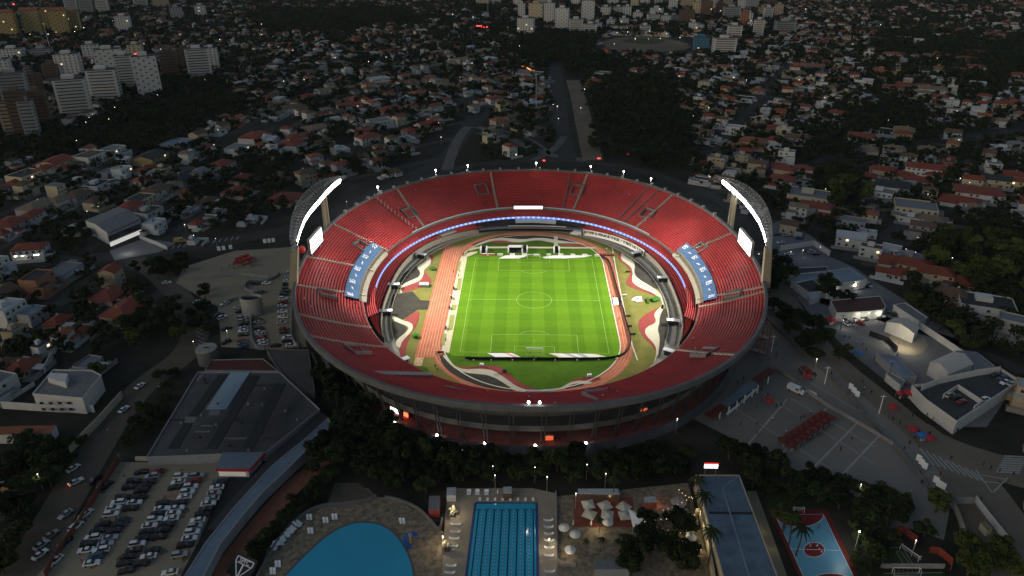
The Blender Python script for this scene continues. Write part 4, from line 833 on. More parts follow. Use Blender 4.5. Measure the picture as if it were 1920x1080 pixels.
for k in range(1,8):
    f=(k+.02)/8; a=A0.lerp(B0,f); b=A1.lerp(B1,f); m=MB().use(mat('rope_float',(.45,.55,.60),.6)).use(mat('rope_blue',(.02,.16,.30),.6)); n=52
    L=[]; R=[]
    for i in range(n+1): u=a.lerp(b,.08+.92*i/n); L.append((u.x-.09,u.y,.06)); R.append((u.x+.09,u.y,.06))
    m.strip(R,L); m.m=[i%2 for i in range(n)]
    m.build('lane_rope',lp)
for k in range(8):
    f=(k+.55)/8; a=A0.lerp(B0,f); tag(MB().use(M_WH).box(-.35,.35,-.35,.35,0,.55).box(-.4,.4,-.45,.45,.55,.7).build('starting_block',loc=(a.x,a.y+1.6,-.1)),'white starting block at the head of the lap pool','starting block','starting blocks of the lap pool')
wl=MB().use(M_CONCD); wl.wall(smooth_poly(px([(475,1100),(520,1015),(560,972),(600,950),(640,948),(690,940),(706,933)],0),2,False),.5,-.1,1.3); tag(wl.build('terrace_wall_low'),'low dark curved wall around the left side of the leisure pool','wall')
wl=MB().use(M_CONCD); wl.wall(smooth_poly(px([(722,935),(750,940),(785,955),(805,975),(820,995),(826,993),(829,975)],0),2,False),.5,-.1,1.3); tag(wl.build('terrace_wall_low'),'low dark curved wall right of the leisure pool ending in a point','wall')
wl=MB().use(M_CONC); wl.wall(px([(1042,925),(1044,1050),(1055,1060),(1080,1062)],0),.4,-.1,1.2); tag(wl.build('deck_wall'),'pale wall between the lap pool deck and the lounge terrace','wall')
area('dark_channel',[(603,771),(615,784),(509,875),(447,940),(349,1080),(338,1080),(388,985),(426,897),(498,849)],gmat('dark_concrete',(.035,.037,.04),(.02,.021,.023),.2),-.07)  # dark gutter strip between hall and walkway
road([(385,1110),(440,1040),(500,965),(555,905),(618,856)],7,gmat('clay_path',(.27,.11,.065),(.17,.075,.05),.2),-.09,'clay_path')
area('bar_terrace',[(1076,932),(1186,932),(1190,988),(1076,988)],gmat('red_terrace_tile',(.26,.08,.055),(.15,.05,.038),.5),-.09)
area('stage_floor',[(612,948),(628,905),(672,905),(706,932),(660,946)],mat('stage_paving',(.13,.10,.07),.9,noise=(.6,(.08,.065,.05),.3)),-.08)
sl_=thing('water_slide','blue water slide on the right edge of the leisure pool','water slide',G(770,1018,0)); m=MB().use(mat('slide_blue',(.02,.10,.35),.4))
for k in range(10): a=Vector((math.cos(k*.5)*2,math.sin(k*.5)*1.6,3.2-.3*k)); b=Vector((math.cos((k+1)*.5)*2,math.sin((k+1)*.5)*1.6,3.2-.3*(k+1))); m.bar(a,b,1.2,.5)
m.build('chute',sl_); MB().use(M_STEEL).cyl((0,0),.25,.2,0,3.6,8).box(-.6,.6,-.6,.6,3.4,3.6).build('tower',sl_)
# loungers, parasols
lg=thing('sun_lounger','white sun lounger','sun lounger'); MB().use(M_WH).box(-.35,.35,-1.0,.35,.28,.38).build('seat',lg); MB().use(M_WH).add([(-.35,.35,.33),(.35,.35,.33),(.35,1.0,.75),(-.35,1.0,.75),(-.35,.38,.26),(.35,.38,.26),(.35,1.05,.68),(-.35,1.05,.68)],[(0,1,2,3),(7,6,5,4),(0,4,5,1),(1,5,6,2),(2,6,7,3),(3,7,4,0)]).build('backrest',lg); MB().use(M_STEEL).box(-.3,-.22,-.9,.3,0,.28).box(.22,.3,-.9,.3,0,.28).build('frame',lg)
first=[True]
def lounger(x,y,rz,label,group):
    c=G(x,y,0); o=lg if first[0] else dup(lg); first[0]=False
    o.location=(c.x,c.y,-.1); o.rotation_euler=(0,0,rz); o.scale=(1.15,1.15,1.1); tag(o,label,'sun lounger',group); return o
ORD=['first','second','third','fourth','fifth','sixth','seventh','eighth','ninth','tenth','eleventh','twelfth','thirteenth','fourteenth','fifteenth','sixteenth','seventeenth','eighteenth','nineteenth','twentieth']
for k,(x,y) in enumerate([(800+v[0]/4.364,840+v[1]/4.364) for v in ((995,595),(998,650),(1000,705),(1003,762),(1003,820),(1000,885),(1007,1015))]):
    for d in (-1,1): lounger(x+d*2.4,y,PI/2 if d<0 else -PI/2,'white lounger right of the lap pool, %s pair down, %s one'%(ORD[k],'left' if d<0 else 'right'),'loungers right of the lap pool')
for k,(x,y) in enumerate([(800+v[0]/4.364,840+v[1]/4.364) for v in ((238,630),(235,690),(225,745),(215,810),(200,968),(190,1025))]):
    for d in (-1,1): lounger(x+d*2.6,y,PI/2 if d<0 else -PI/2,'white lounger left of the lap pool, %s pair down, %s one'%(ORD[k],'left' if d<0 else 'right'),'loungers left of the lap pool')
for k,(x,y,w) in enumerate([(345,368,'leftmost'),(415,368,'middle'),(490,370,'rightmost')]):
    for d in (-1,1): lounger(800+x/4.364+d*1.8,840+y/4.364,0,'white lounger behind the starting blocks, %s pair, %s one'%(w,'left' if d<0 else 'right'),'loungers at the back wall')
for k,(x,y,w) in enumerate([(660,490,'left of the top middle'),(745,457,'nearest the top'),(517,590,'on the left shore'),(1385,497,'on the right shore'),(208,905,'low on the left'),(160,972,'lowest on the left'),(505,460,'by the left wall')]):
    for d in (-1,1): lounger(480+x/5.053+d*3,880+y/5.053,.35,'white lounger by the leisure pool, pair %s, %s one'%(w,'left' if d<0 else 'right'),'loungers round the leisure pool')
for k in range(20):
    f=k/19; lounger(514+(563-514)*f+random.uniform(-2,2),1031+(981-1031)*f+random.uniform(-2,2),.8+random.uniform(-.3,.3),'white lounger in the long pile stacked along the left wall','stacked loungers at the left wall').location.z=random.uniform(-.1,.7)
def parasol(x,y,label,r=1.9,sq=False,m=None,closed=False,rz=0):
    c=G(x,y,0); t=thing('parasol',label,'parasol',(c.x,c.y,-.1),rz); m=m or mat('canvas_white',(.62,.60,.55),.8)
    MB().use(M_STEEL).cyl((0,0),.06,.06,0,2.5,6).build('pole',t)
    o=MB().use(m)
    if closed: o.cyl((0,0),.35,.05,1.0,2.9,8)
    else:
        n=4 if sq else 10; R=[(r*math.cos(2*PI*(k+.5)/n),r*math.sin(2*PI*(k+.5)/n),2.25) for k in range(n)]; R2=[(x_,y_,2.05) for x_,y_,z in R]
        o.add(R+[(0,0,3.05)],[(k,(k+1)%n,n) for k in range(n)]); o.strip(R2,R,True)
    o.build('canopy',t); return t
cT=lambda x,y:(800+x/4.364,840+y/4.364); cU=lambda x,y:(1200+x/4.364,840+y/4.364)
for k,(x,y,w) in enumerate([(1320,500,'upper left'),(1455,510,'upper middle'),(1610,520,'upper right'),(1330,580,'lower left'),(1475,585,'lower middle'),(1620,590,'lower right')]): parasol(*cT(x,y),'large square cream parasol over the bar terrace, %s of six'%w,2.8,True,mat('canvas_cream',(.50,.46,.38),.8),rz=.2+.3*k)
for x,y,w in ((1480,645,'beside the lit palm'),(1122,690,'left part of the lounge terrace'),(1212,745,'centre of the lounge terrace'),(1172,872,'lowest on the lounge terrace')): parasol(*cT(x,y),'round white parasol, %s'%w,1.8)
for x,y,w in ((310,480,'above the round planter'),(300,640,'left of the lower pair'),(395,650,'right of the lower pair')): parasol(*cU(x,y),'round patterned parasol beside the blue-roofed hall, %s'%w,2.6,False,mat('canvas_patterned',(.42,.38,.33),.8,noise=(1.2,(.28,.22,.19),.6)))
for x,y,w in ((404,718,'upper'),(414,768,'lower')): parasol(*cU(x,y),'%s of two small white parasols beside the blue-roofed hall'%w,1.7)
for x,y,w in ((582,385,'folded white parasol behind the starting blocks'),(1345,640,'folded white parasol left of the lit palm'),(1198,640,'folded white parasol near the terrace edge')): parasol(*cT(x,y),w,closed=True)
# bar, kiosks, cabins, blue roof hall
roofblock('pool_bar','long low bar with white awning and red lamps at the back of the lounge terrace','bar',[(1235,332),(1570,332),(1580,378),(1235,372)],3.2,W_BROWN,R_WH,0,crop(800,840,4.364))
roofblock('white_cabin','small white square canopy at the top left of the lap pool','cabin',[(165,322),(240,320),(238,388),(162,388)],2.6,W_WHITE,R_WH,0,crop(800,840,4.364))
roofblock('lifeguard_hut','white-roofed hut with dark front behind the starting blocks','hut',[(625,318),(695,315),(697,368),(622,368)],3,W_BROWN,R_WH,0,crop(800,840,4.364))
roofblock('snack_kiosk','dark kiosk with a red front between the two pools','kiosk',[(1640,250),(1745,250),(1732,385),(1632,378)],3,wallm('kiosk_red',(.35,.06,.04)),R_GREY,0,cP)
roofblock('pool_hut','grey corrugated hut at the bottom right of the lounge terrace','hut',[(1380,910),(1655,910),(1662,990),(1372,990)],3.2,W_GREY,R_GREY,0,crop(800,840,4.364))
roofblock('red_booth','small booth with a pale roof and glowing red front on the terrace','booth',[(35,400),(125,395),(140,440),(30,445)],3,wallm('booth_red',(.50,.12,.08)),R_WH,0,crop(1200,840,4.364))
bh=roofblock('blue_roofed_hall','long hall with streaked blue-grey sheet roof beside the ball court','building',[(455,222),(810,222),(1120,1047),(1240,1360),(780,1360),(680,1047)],6,W_CREAM,mat('streaked_blue_roof',(.13,.175,.235),.55,noise=(.22,(.065,.085,.12),.35)),.12,crop(1200,840,4.364))
on(bh,'ridge_cap',[(668,325),(680,325),(900,1047),(885,1047)],6.02,mat('ridge_grey',(.17,.21,.26),.6),.2,crop(1200,840,4.364)); on(bh,'ridge_cap',[(668,325),(676,332),(815,232),(806,228)],6.02,mat('ridge_grey',(.17,.21,.26)),.2,crop(1200,840,4.364)); on(bh,'roof_joint',[(560,520),(925,525),(930,545),(565,540)],6.02,M_STRIP,.06,crop(1200,840,4.364))
roofblock('side_veranda','pale lit veranda along the left side of the blue-roofed hall','veranda',[(455,490),(490,490),(560,780),(600,1047),(620,1047),(570,760),(510,490)],3.2,W_CREAM,mat('veranda_roof',(.46,.40,.28),.8),0,crop(1200,840,4.364))
sg=thing('lit_sign','bright white sign with red top at the head of the blue-roofed hall','sign',G(1331,890,0)); MB().use(mat('lit_sign_panel',(.8,.8,.8),emit=((1,.95,.95),2.4))).box(-2.4,2.4,-.12,.12,3,4.7).build('panel',sg); MB().use(mat('lit_sign_red',(.6,.03,.03),emit=((1,.06,.05),1.0))).box(-2.5,2.5,-.14,.14,4.72,5.2).build('sign_top',sg); MB().use(M_STEEL).box(-2,-1.8,-.1,.1,0,3).box(1.8,2,-.1,.1,0,3).build('post',sg)
for L,lab in (([(1650,505),(1755,530),(1778,600),(1690,640)],'white sail awning stretched right of the square parasols'),):
    p=cT(0,0); q=crop(800,840,4.364)(L,3.4); s_=thing('sail_awning',lab,'awning',(q[0][0],q[0][1],0)); zz=(3.8,3.0,3.9,2.8); m=MB().use(M_WH); m.add([(x-q[0][0],y-q[0][1],z) for (x,y),z in zip(q,zz)]+[(x-q[0][0],y-q[0][1],z-.08) for (x,y),z in zip(q,zz)],[(0,1,2,3),(7,6,5,4),(0,4,5,1),(1,5,6,2),(2,6,7,3),(3,7,4,0)]); m.build('sail',s_)
    for (x,y),z in zip(q,zz): MB().use(M_STEEL).box(x-q[0][0]-.07,x-q[0][0]+.07,y-q[0][1]-.07,y-q[0][1]+.07,-.1,z).build('pole',s_)
# ball court
cQ=crop(1200,840,4.364)
ground('court_apron',cQ([(1045,492),(1530,500),(1790,1047),(1900,1300),(1420,1300),(1300,1047)]),-.10,gmat('court_red',(.16,.032,.026),(.12,.026,.022),.5))
ground('ball_court',cQ([(1105,545),(1500,540),(1745,1047),(1860,1300),(1440,1300),(1335,1047),(1230,810)]),-.07,mat('court_blue',(.11,.26,.38),.4,noise=(.15,(.10,.32,.42),.2),spec=.4))
def arc_px(cx,cy,rx,ry,a0,a1,n=20): return [(cx+rx*math.cos(a),cy+ry*math.sin(a)) for a in np.linspace(a0,a1,n)]
M_CR=gmat('court_key_red',(.22,.03,.028),(.17,.026,.024),.5)
ground('court_key',cQ([(1105,543)]+[(1105,545)]+arc_px(1305,545,196,100,PI,0)[1:-1]+[(1500,541)]),-.04,M_CR); ground('court_circle',cQ(arc_px(1425,832,86,60,0,2*PI,28)[:-1]),-.04,M_CR); ground('court_key',cQ(arc_px(1560,1130,200,105,PI,2*PI)),-.04,M_CR)
cm=MB().use(M_WH); L=cQ(arc_px(1305,545,196,100,PI,0)); cm.ribbon(L,.16,-.01); L=cQ(arc_px(1425,832,86,60,0,2*PI,30)); cm.ribbon(L,.16,-.01); cm.ribbon(cQ([(1230,825),(1640,838)]),.14,-.01); cm.ribbon(cQ([(1105,545),(1500,541),(1745,1047)]),.14,-.01); cm.ribbon(cQ([(1105,545),(1230,810),(1335,1047)]),.14,-.01); cm.ribbon(cQ(arc_px(1560,1130,200,105,PI,2*PI)),.16,-.01); struct(cm.build('court_markings'))
def smallgoal(p,rz,label,w=3.2,cat='goal'):
    g=thing('small_goal',label,cat,(p[0],p[1],-.05),rz); m=MB().use(M_WH)
    for x in (-w/2,w/2): m.bar((x,0,0),(x,0,2.1),.12).bar((x,0,2.1),(x,1,1.9),.07).bar((x,1,1.9),(x,1.3,0),.07)
    m.bar((-w/2,0,2.1),(w/2,0,2.1),.12).bar((-w/2,1.3,0.05),(w/2,1.3,.05),.07); m.build('frame',g)
    t=MB().use(mat('net_grey',(.3,.3,.3)))
    for k in range(7): x=-w/2+w*k/6; t.bar((x,1,1.9),(x,1.3,0),.03).bar((x,0,2.1),(x,1,1.9),.03)
    for z in (.5,1.0,1.5): t.bar((-w/2,1.2-.1*z,z),(w/2,1.2-.1*z,z),.03)
    t.build('net',g)
smallgoal(cQ([(1300,530)])[0],0,'small white goal at the head of the blue ball court')
# small five-a-side turf
cR=crop(1560,800,3.858)
ground('turf_pitch',cR([(340,872),(510,866),(600,1010),(362,1012)]),-.06,gmat('turf_small',(.028,.055,.018),(.02,.042,.014),.4)); ground('turf_pitch',cR([(370,1050),(810,1040),(850,1200),(360,1200)]),-.06,gmat('turf_small',(.028,.055,.018),(.02,.042,.014),.4))
m=MB().use(M_WHP); m.ribbon(cR([(345,876),(508,870),(592,1005)]),.18,-.03); m.ribbon(cR([(465,905),(500,903),(560,990),(520,995),(465,905)]),.15,-.03); m.ribbon(cR([(345,876),(372,1010)]),.15,-.03); m.ribbon(cR([(380,1062),(800,1055)]),.18,-.03); struct(m.build('turf_markings'))
m=MB().use(M_CONC); m.wall(cR([(350,1020),(810,1022)]),.4,-.1,1.6); tag(m.build('pitch_kerb'),'pale wall between the two small turf pitches','wall'); smallgoal(cR([(530,1056)])[0],PI,'wide white goal on the lower small turf pitch',8)
g=cR([(555,930)])[0]; smallgoal(g,-1.0,'white goal at the right end of the upper turf pitch',6)
for L,lab in (([(450,770),(520,770),(610,840),(590,900)],'red fence panel above the small turf pitch'),([(700,910),(770,920),(865,1000),(855,1040)],'red fence panel right of the small turf pitches'),([(890,555),(1025,555)],'grey hoarding across the top of the building plot'),([(1030,540),(1120,660),(1280,860)],'long white hoarding along the right side of the plot'),([(830,520),(900,640),(960,800),(1000,860)],'grey fence along the left side of the plot')):
    q=cR(L); mm=mat('red_panel',(.20,.04,.03),.8) if 'red' in lab else (mat('white_hoarding',(.48,.48,.46),.8) if 'white' in lab else M_CONC); tag(MB().use(mm).wall(q,.2,-.1,2.6).build('hoarding' if 'hoarding' in lab else 'fence'),lab,'fence')
ground('building_plot',cR([(890,560),(1020,560),(1270,870),(1210,960),(980,930),(930,790)]),-.09,gmat('bare_soil',(.17,.13,.09),(.11,.088,.065),.2))
roofblock('site_cabin','pale box cabin on the bare plot at the lower right','cabin',[(1075,690),(1110,680),(1165,730),(1125,745)],2.8,W_CREAM,R_TAN,0,cR); roofblock('skip','dark container on the bare plot','container',[(980,785),(1010,780),(1040,815),(1000,820)],2,W_GREY,R_DARK,0,cR)
# plaza structures
cK=crop(1240,640,5.4)
gt=thing('entrance_canopy','long gate canopy with blue-grey middle and red ends on the plaza','canopy'); 
for L,m,nm in (([(600,625),(900,390),(982,436),(690,655)],R_BLUE,'roof'),([(430,735),(597,630),(655,662),(520,790)],mat('red_sheet',(.15,.025,.02),.7,noise=(1,(.10,.02,.018),.4)),'red_roof'),([(912,382),(1085,258),(1168,300),(1000,412)],mat('red_sheet',(.15,.025,.02)),'red_roof')):
    MB().use(m).prism(cK(L,4.2),3.9,4.2).build(nm,gt)
for (x,y) in ((690,655),(770,600),(850,540),(930,480),(982,440),(600,700),(1090,350)):
    q=cK([(x,y)],4)[0]; MB().use(M_WH).box(q[0]-.2,q[0]+.2,q[1]-.2,q[1]+.2,-.1,3.9).build('column',gt)
for L in ([(660,745),(790,645)],[(805,625),(960,495)]): q=cK(L); MB().use(M_WH).wall(q,.3,-.1,1.1).build('turnstile_wall',gt)
for L,lab in (([(0,680),(160,770),(340,880),(380,870)],'low concrete wall between street trees and plaza'),([(190,685),(470,855),(560,930),(880,1080)],'low wall along the lower plaza')): pass
for L,lab,mm in (([(1436,600),(1480,640),(1540,690),(1590,740)],'low dark wall along the plaza side of the street trees',M_CONCD),([(1590,745),(1640,800),(1690,850),(1740,915)],'dark fence between the plaza and the street',M_CONCD),([(1452,690),(1478,708),(1545,760),(1610,795),(1680,838)],'low pale wall crossing the plaza',M_CONC)):
    tag(MB().use(mm).wall(smooth_poly(px(L),2,False),.35,-.1,1.5).build('plaza_wall'),lab,'wall')
def tent(c,w,m,label,group=None,h=2.3,rz=0,name='gazebo'):
    t=thing(name,label,'gazebo',(c[0],c[1],-.1),rz,group); o=MB().use(m); a=w/2
    o.add([(-a,-a,h),(a,-a,h),(a,a,h),(-a,a,h),(0,0,h+1.3),(-a,-a,h-.35),(a,-a,h-.35),(a,a,h-.35),(-a,a,h-.35)],[(0,1,4),(1,2,4),(2,3,4),(3,0,4),(5,6,1,0),(6,7,2,1),(7,8,3,2),(8,5,0,3)]); o.build('canopy',t)
    p=MB().use(M_STEEL)
    for x in (-a+.1,a-.1):
        for y in (-a+.1,a-.1): p.box(x-.05,x+.05,y-.05,y+.05,0,h)
    p.build('frame',t)
    MB().use(mat('counter_pale',(.5,.45,.36))).box(-a*.6,a*.6,-a*.5,-a*.2,0,.95).build('counter',t)
    return t
M_TENT=mat('dark_red_canvas',(.13,.025,.022),.8); M_TENTR=mat('bright_red_canvas',(.40,.025,.03),.8); M_TENTB=mat('blue_tarp',(.02,.13,.40),.6)
a0=G(1476,838,0); b0=G(1548,787,0); dr=(b0-a0); ang=math.atan2(dr.y,dr.x); nr=Vector((-dr.y,dr.x,0)).normalized()
for k in range(8):
    for j in (0,1):
        c=a0.lerp(b0,k/7)+nr*(j*3.3-1.6); tent(c,3.2,M_TENT,'dark red gazebo, %s from the lower end of the %s plaza stall row'%(ORD[k],'far' if j else 'near'),'red gazebo row on the plaza',rz=ang)
for x,y,lab in ((1509,698,'dark red gazebo with a crowd at the top of the plaza, left one'),(1517,706,'dark red gazebo with a crowd at the top of the plaza, right one')): tent(G(x,y,0),3.2,M_TENT,lab,rz=.3)
for x,y,m,lab in ((1704,743,M_TENTR,'bright red gazebo with a lit yellow counter by the white wall'),(1556,606,M_TENTR,'small red gazebo by the car yard entrance'),(1686,745,M_TENTR,'small dark red stall left of the lit red gazebo')): tent(G(x,y,0),4.2 if x!=1686 else 2.4,m,lab,rz=.6)
for x,y,m,lab in ((1673,770,M_TENTR,'red umbrella alone on the street below the lit gazebo'),(1710,812,M_TENTR,'red umbrella beside the blue tarpaulin stall'),(1741,828,M_TENTR,'red umbrella right of the blue tarpaulin stall'),(1608,668,M_TENTB,'blue umbrella in the street under the trees'),(1512,712,M_TENTR,'red umbrella at the crowded gazebo'),(1441,758,M_TENTR,'faded red umbrella at the right end of the gate canopy')): parasol(x,y,lab,1.9,False,m)
tent(G(1727,824,0),3.4,M_TENTB,'blue tarpaulin stall on the lower street',rz=.3)
for k,(x,y,lab) in enumerate([(1600,722,'first'),(1604,729,'second'),(1608,736,'third')]): pass
def panelset(pts,lab):
    for k,(x,y) in enumerate(pts):
        c=G(x,y,0); b=thing('info_board','white upright notice board, %s'%(lab%ORD[k]),'notice board',(c.x,c.y,-.1),-.9 if x>1000 else .2); MB().use(M_WH).box(-.95,.95,-.08,.08,.5,3.2).build('panel',b); MB().use(M_DARK).box(-.8,-.7,-.3,.3,0,.5).box(.7,.8,-.3,.3,0,.5).build('foot',b)
panelset([(1594,731),(1600,738),(1606,745)],'%s of three at the top of the plaza fence'); panelset([(1721,866),(1726,873),(1732,880)],'%s of three at the middle of the plaza fence'); panelset([(1753,907),(1759,914),(1766,918)],'%s of three at the end of the plaza fence'); panelset([(411,471),(420,470),(433,468)],'%s of three along the upper left road'); panelset([(497,457),(505,456),(513,455)],'%s of three near the left floodlight')
# red stalls by the upper left lot
for k,(x,y) in enumerate([(447,492),(455,489),(463,486),(452,497),(460,494),(470,490),(443,499),(466,499)]): tent(G(x,y,0),3.4,mat('stall_red',(.26,.03,.022),.8),'small red stall left of the stadium, %s of the cluster'%ORD[k],'red stalls left of the stadium',rz=.4)
bl=thing('red_balloon','big red inflated ball beside the left floodlight column','balloon',G(566,468,34)); m=MB().use(mat('balloon_red',(.42,.02,.02),.5))
for i in range(8):
    a,b=-PI/2+PI*i/8,-PI/2+PI*(i+1)/8; m.strip([(1.9*math.cos(a)*math.cos(t),1.9*math.cos(a)*math.sin(t),1.9*math.sin(a)) for t in np.linspace(0,2*PI,17)[:-1]],[(1.9*math.cos(b)*math.cos(t),1.9*math.cos(b)*math.sin(t),1.9*math.sin(b)) for t in np.linspace(0,2*PI,17)[:-1]],True)
m.build('envelope',bl,True); MB().use(M_DARK).cyl((0,0),.08,.08,-7,-1.8,6).build('tether',bl)
# yards and sheds right of the stadium
cY=crop(1420,500,5.4)
roofblock('workshop_shed','shed with ribbed blue-grey roof in the car yard','shed',[(720,45),(930,15),(1110,130),(870,165)],5,W_WHITE,R_BLUE,.2,cY); roofblock('long_shed','long low dark-roofed shed right of the stadium','shed',[(250,25),(700,0),(720,45),(300,85)],4.5,W_WHITE,R_DARK,.3,cY); roofblock('lean_to','pale sloped sheet lean-to in front of the dark shed','shed',[(345,140),(480,75),(700,60),(720,90),(560,130),(400,165)],4,W_WHITE,R_BLUE,.1,cY); roofblock('front_shop','dark flat-roofed shop with lit doorway on the street','shop',[(380,165),(560,130),(700,245),(520,265)],4,W_WHITE,R_DARK,.3,cY); roofblock('yard_office','white-walled office with three wall lamps beside the car yard','building',[(665,195),(860,165),(1110,130),(1120,150),(870,195),(680,215)],3.5,W_WHITE,R_GREY,.2,cY); roofblock('red_roofed_workshop','workshop with faded red tin roof and white lit wall','building',[(740,345),(1240,300),(1300,405),(1270,440),(900,470),(800,470)],4.5,W_WHITE,mat('faded_red_sheet',(.10,.035,.028),.8,noise=(.5,(.06,.028,.025),.4)),.3,cY); roofblock('bright_kiosk','brightly lit white kiosk roof at the yard gate','kiosk',[(520,285),(610,265),(640,300),(540,330)],3.2,W_WHITE,R_WH,0,cY); roofblock('back_sheds','row of grey sheds behind the white marquee','shed',[(1380,390),(1500,370),(1720,520),(1640,560)],4,W_WHITE,R_GREY,.4,cY)
def gablehall(name,label,L,h,rise,conv,wm,rm,z0=-.2,cat='hall'):
    """L: four eave corners at height h; ridge joins the middles of sides 0-1 and 2-3"""
    A,B,C_,D=[Vector((x,y,h)) for x,y in conv(L,h)]; o=(A+B+C_+D)/4; o.z=0; r=thing(name,label,cat,o)
    up=Vector((0,0,rise)); E=(A+B)/2+up; F=(C_+D)/2+up; m=MB().use(wm); g=lambda v:Vector((v.x,v.y,z0))
    m.add([v-o for v in (A,B,C_,D,g(A),g(B),g(C_),g(D),E,F)],[(4,5,1,8,0),(6,7,3,9,2),(5,6,2,1),(7,4,0,3)]); m.build('wall',r)
    t=Vector((0,0,.18)); k=(A-B)*.03
    m=MB().use(rm); Q=[A+k,E+t,F+t,D+k,B-k,C_-k]; Q2=[v-Vector((0,0,.15)) for v in Q]; m.add([v-o for v in Q+Q2],[(0,1,2,3),(1,4,5,2),(6,9,8,7),(7,8,11,10),(0,6,7,1),(1,7,10,4),(3,2,8,9),(2,5,11,8),(0,3,9,6),(4,10,11,5)]); m.build('roof',r); return r
h1=gablehall('white_marquee','white gabled marquee open at the front over the lit forecourt',[(1310,560),(1590,680),(1640,610),(1400,520)],5,2,cY,W_WHITE,mat('marquee_canvas',(.40,.39,.36),.8)); 
cZ=crop(1600,640,5.4)
gablehall('white_marquee','larger closed white marquee hall beyond the grey yard',[(775,215),(965,330),(1215,225),(1010,110)],6,2.2,cZ,W_WHITE,mat('marquee_canvas',(.40,.39,.36)))
roofblock('grey_shed','low grey shed behind the larger white marquee','shed',[(1030,95),(1250,110),(1430,250),(1250,300),(1190,210)],4,W_GREY,R_GREY,.1,cZ)
roofblock('low_blue_roof','long low blue-grey roof along the street side of the yard','shed',[(235,120),(430,150),(640,360),(480,360)],3.5,W_GREY,R_BLUE,.2,cZ)
roofblock('lit_street_shop','small shop with lit white front on the street','shop',[(330,330),(360,310),(520,400),(480,450)],3.2,W_WHITE,R_GREY,.2,cZ)
dk=roofblock('roof_car_park','white-walled building with cars parked on its dark roof','building',[(590,465),(770,450),(1480,290),(1650,400),(1640,440),(1040,830),(720,600)],5,W_WHITE,mat('deck_dark',(.058,.06,.066),.85,noise=(.15,(.04,.042,.047),.3)),1.2,cZ)
q=cZ([(910,555),(1055,460),(1300,620),(1220,675)],6); MB().use(W_WHITE).wall([(x-dk.location.x,y-dk.location.y) for x,y in q],.3,5,7.2).build('roof_wall',dk); q=cZ([(690,480),(870,410),(1240,330),(1480,295)],6); MB().use(W_WHITE).wall([(x-dk.location.x,y-dk.location.y) for x,y in q],.3,5,8).build('tall_parapet',dk)
fc=cZ([(270,110),(430,60),(440,110),(330,140)]); tag(MB().use(M_DARK).wall(cZ([(160,-60),(345,10),(440,100),(415,110)]),.3,-.1,2.6).build('dark_hoarding'),'dark hoarding round the rubble plot by the forecourt','fence')
area('forecourt',[(1662,628),(1700,612),(1745,640),(1725,668),(1680,662)],gmat('pale_forecourt',(.30,.27,.21),(.22,.2,.165),.2),-.08,1)
for (x,y) in ((1676,626),(1700,634)): lamp('forecourt_light',G(x,y+6,4.5),1500,(1,.86,.6),.4)
# stadium exterior accents: lit gate, small lights, lamps on the terrace wall
for k,(x,y,w) in enumerate([(736,793,'leftmost'),(817,817,'second from the left'),(908,832,'just left of the middle'),(1004,837,'just right of the middle'),(1099,830,'rightmost')]):
    t=tang(RIM,G(x,y,2.9)); c=ring(RIM,t,-9.3); r=thing('terrace_lamp','lit lamp on the near terrace wall of the stadium, %s'%w,'lamp',(c.x,c.y,2.9),0,'terrace wall lamps'); MB().use(M_STEEL).cyl((0,0),.06,.06,0,.5,6).build('post',r); MB().use(M_BULB).cyl((0,0),.5,.2,.5,.9,8).build('lamp_head',r); lamp('terrace_light',(c.x,c.y-.9,3.2),9,(1,.97,.9),.3)
for (x,y,L_,w,m_,lab) in ((740,770,0,4.5,M_SCRB,'bright white lit gate on the lower left of the stadium front'),(761,778,0,2.0,mat('red_glow',(.6,.05,.03),emit=((1,.08,.03),5)),'red lit doorway beside the bright gate'),(1030,822,0,3.0,mat('orange_glow',(.6,.12,.05),emit=((1,.16,.05),.7)),'orange lit stall on the near terrace'),(1207,771,0,3.0,mat('orange_glow',(.6,.12,.05)),'small orange lit vehicle on the upper gallery')):
    hh=1.6 if y>775 or x<800 else 8.2
    c=G(x,y,hh+1); t=tang(RIM,c); rr=Vector((c.x,c.y,0)); tn=ring(RIM,t+.01)-ring(RIM,t-.01); b=thing('lit_doorway',lab,'doorway' if 'gate' in lab or 'doorway' in lab else 'stall',(c.x,c.y,hh),math.atan2(tn.y,tn.x)); MB().use(m_).box(-w/2,w/2,-.1,.1,.2,2.0).build('glowing_panel',b); MB().use(M_CONCD).box(-w/2-.3,w/2+.3,.12,.5,0,2.6).build('surround',b)
    lamp('door_light',(c.x,c.y-.8,hh+2.2),22,(1,.3,.15) if 'white' not in lab else (1,.5,.35),.3)
for k in range(5):
    p=G(834+k*21,829+(k*1.6),0); t=tang(RIM,p); c=ring(RIM,t,-7.3); tn=ring(RIM,t+.01)-ring(RIM,t-.01); tag(MB().use(mat('plate_white',(.6,.6,.6),emit=((.9,.95,1),.5))).box(-1.6,1.6,-.06,.06,0,1.1).box(-1.7,1.7,.06,.12,-.1,1.2).build('wall_plate',loc=(c.x,c.y-.6,.3),rz=math.atan2(tn.y,tn.x)),'small pale sign on the outer terrace wall, %s from the left'%ORD[k],'sign','pale signs on the terrace wall')
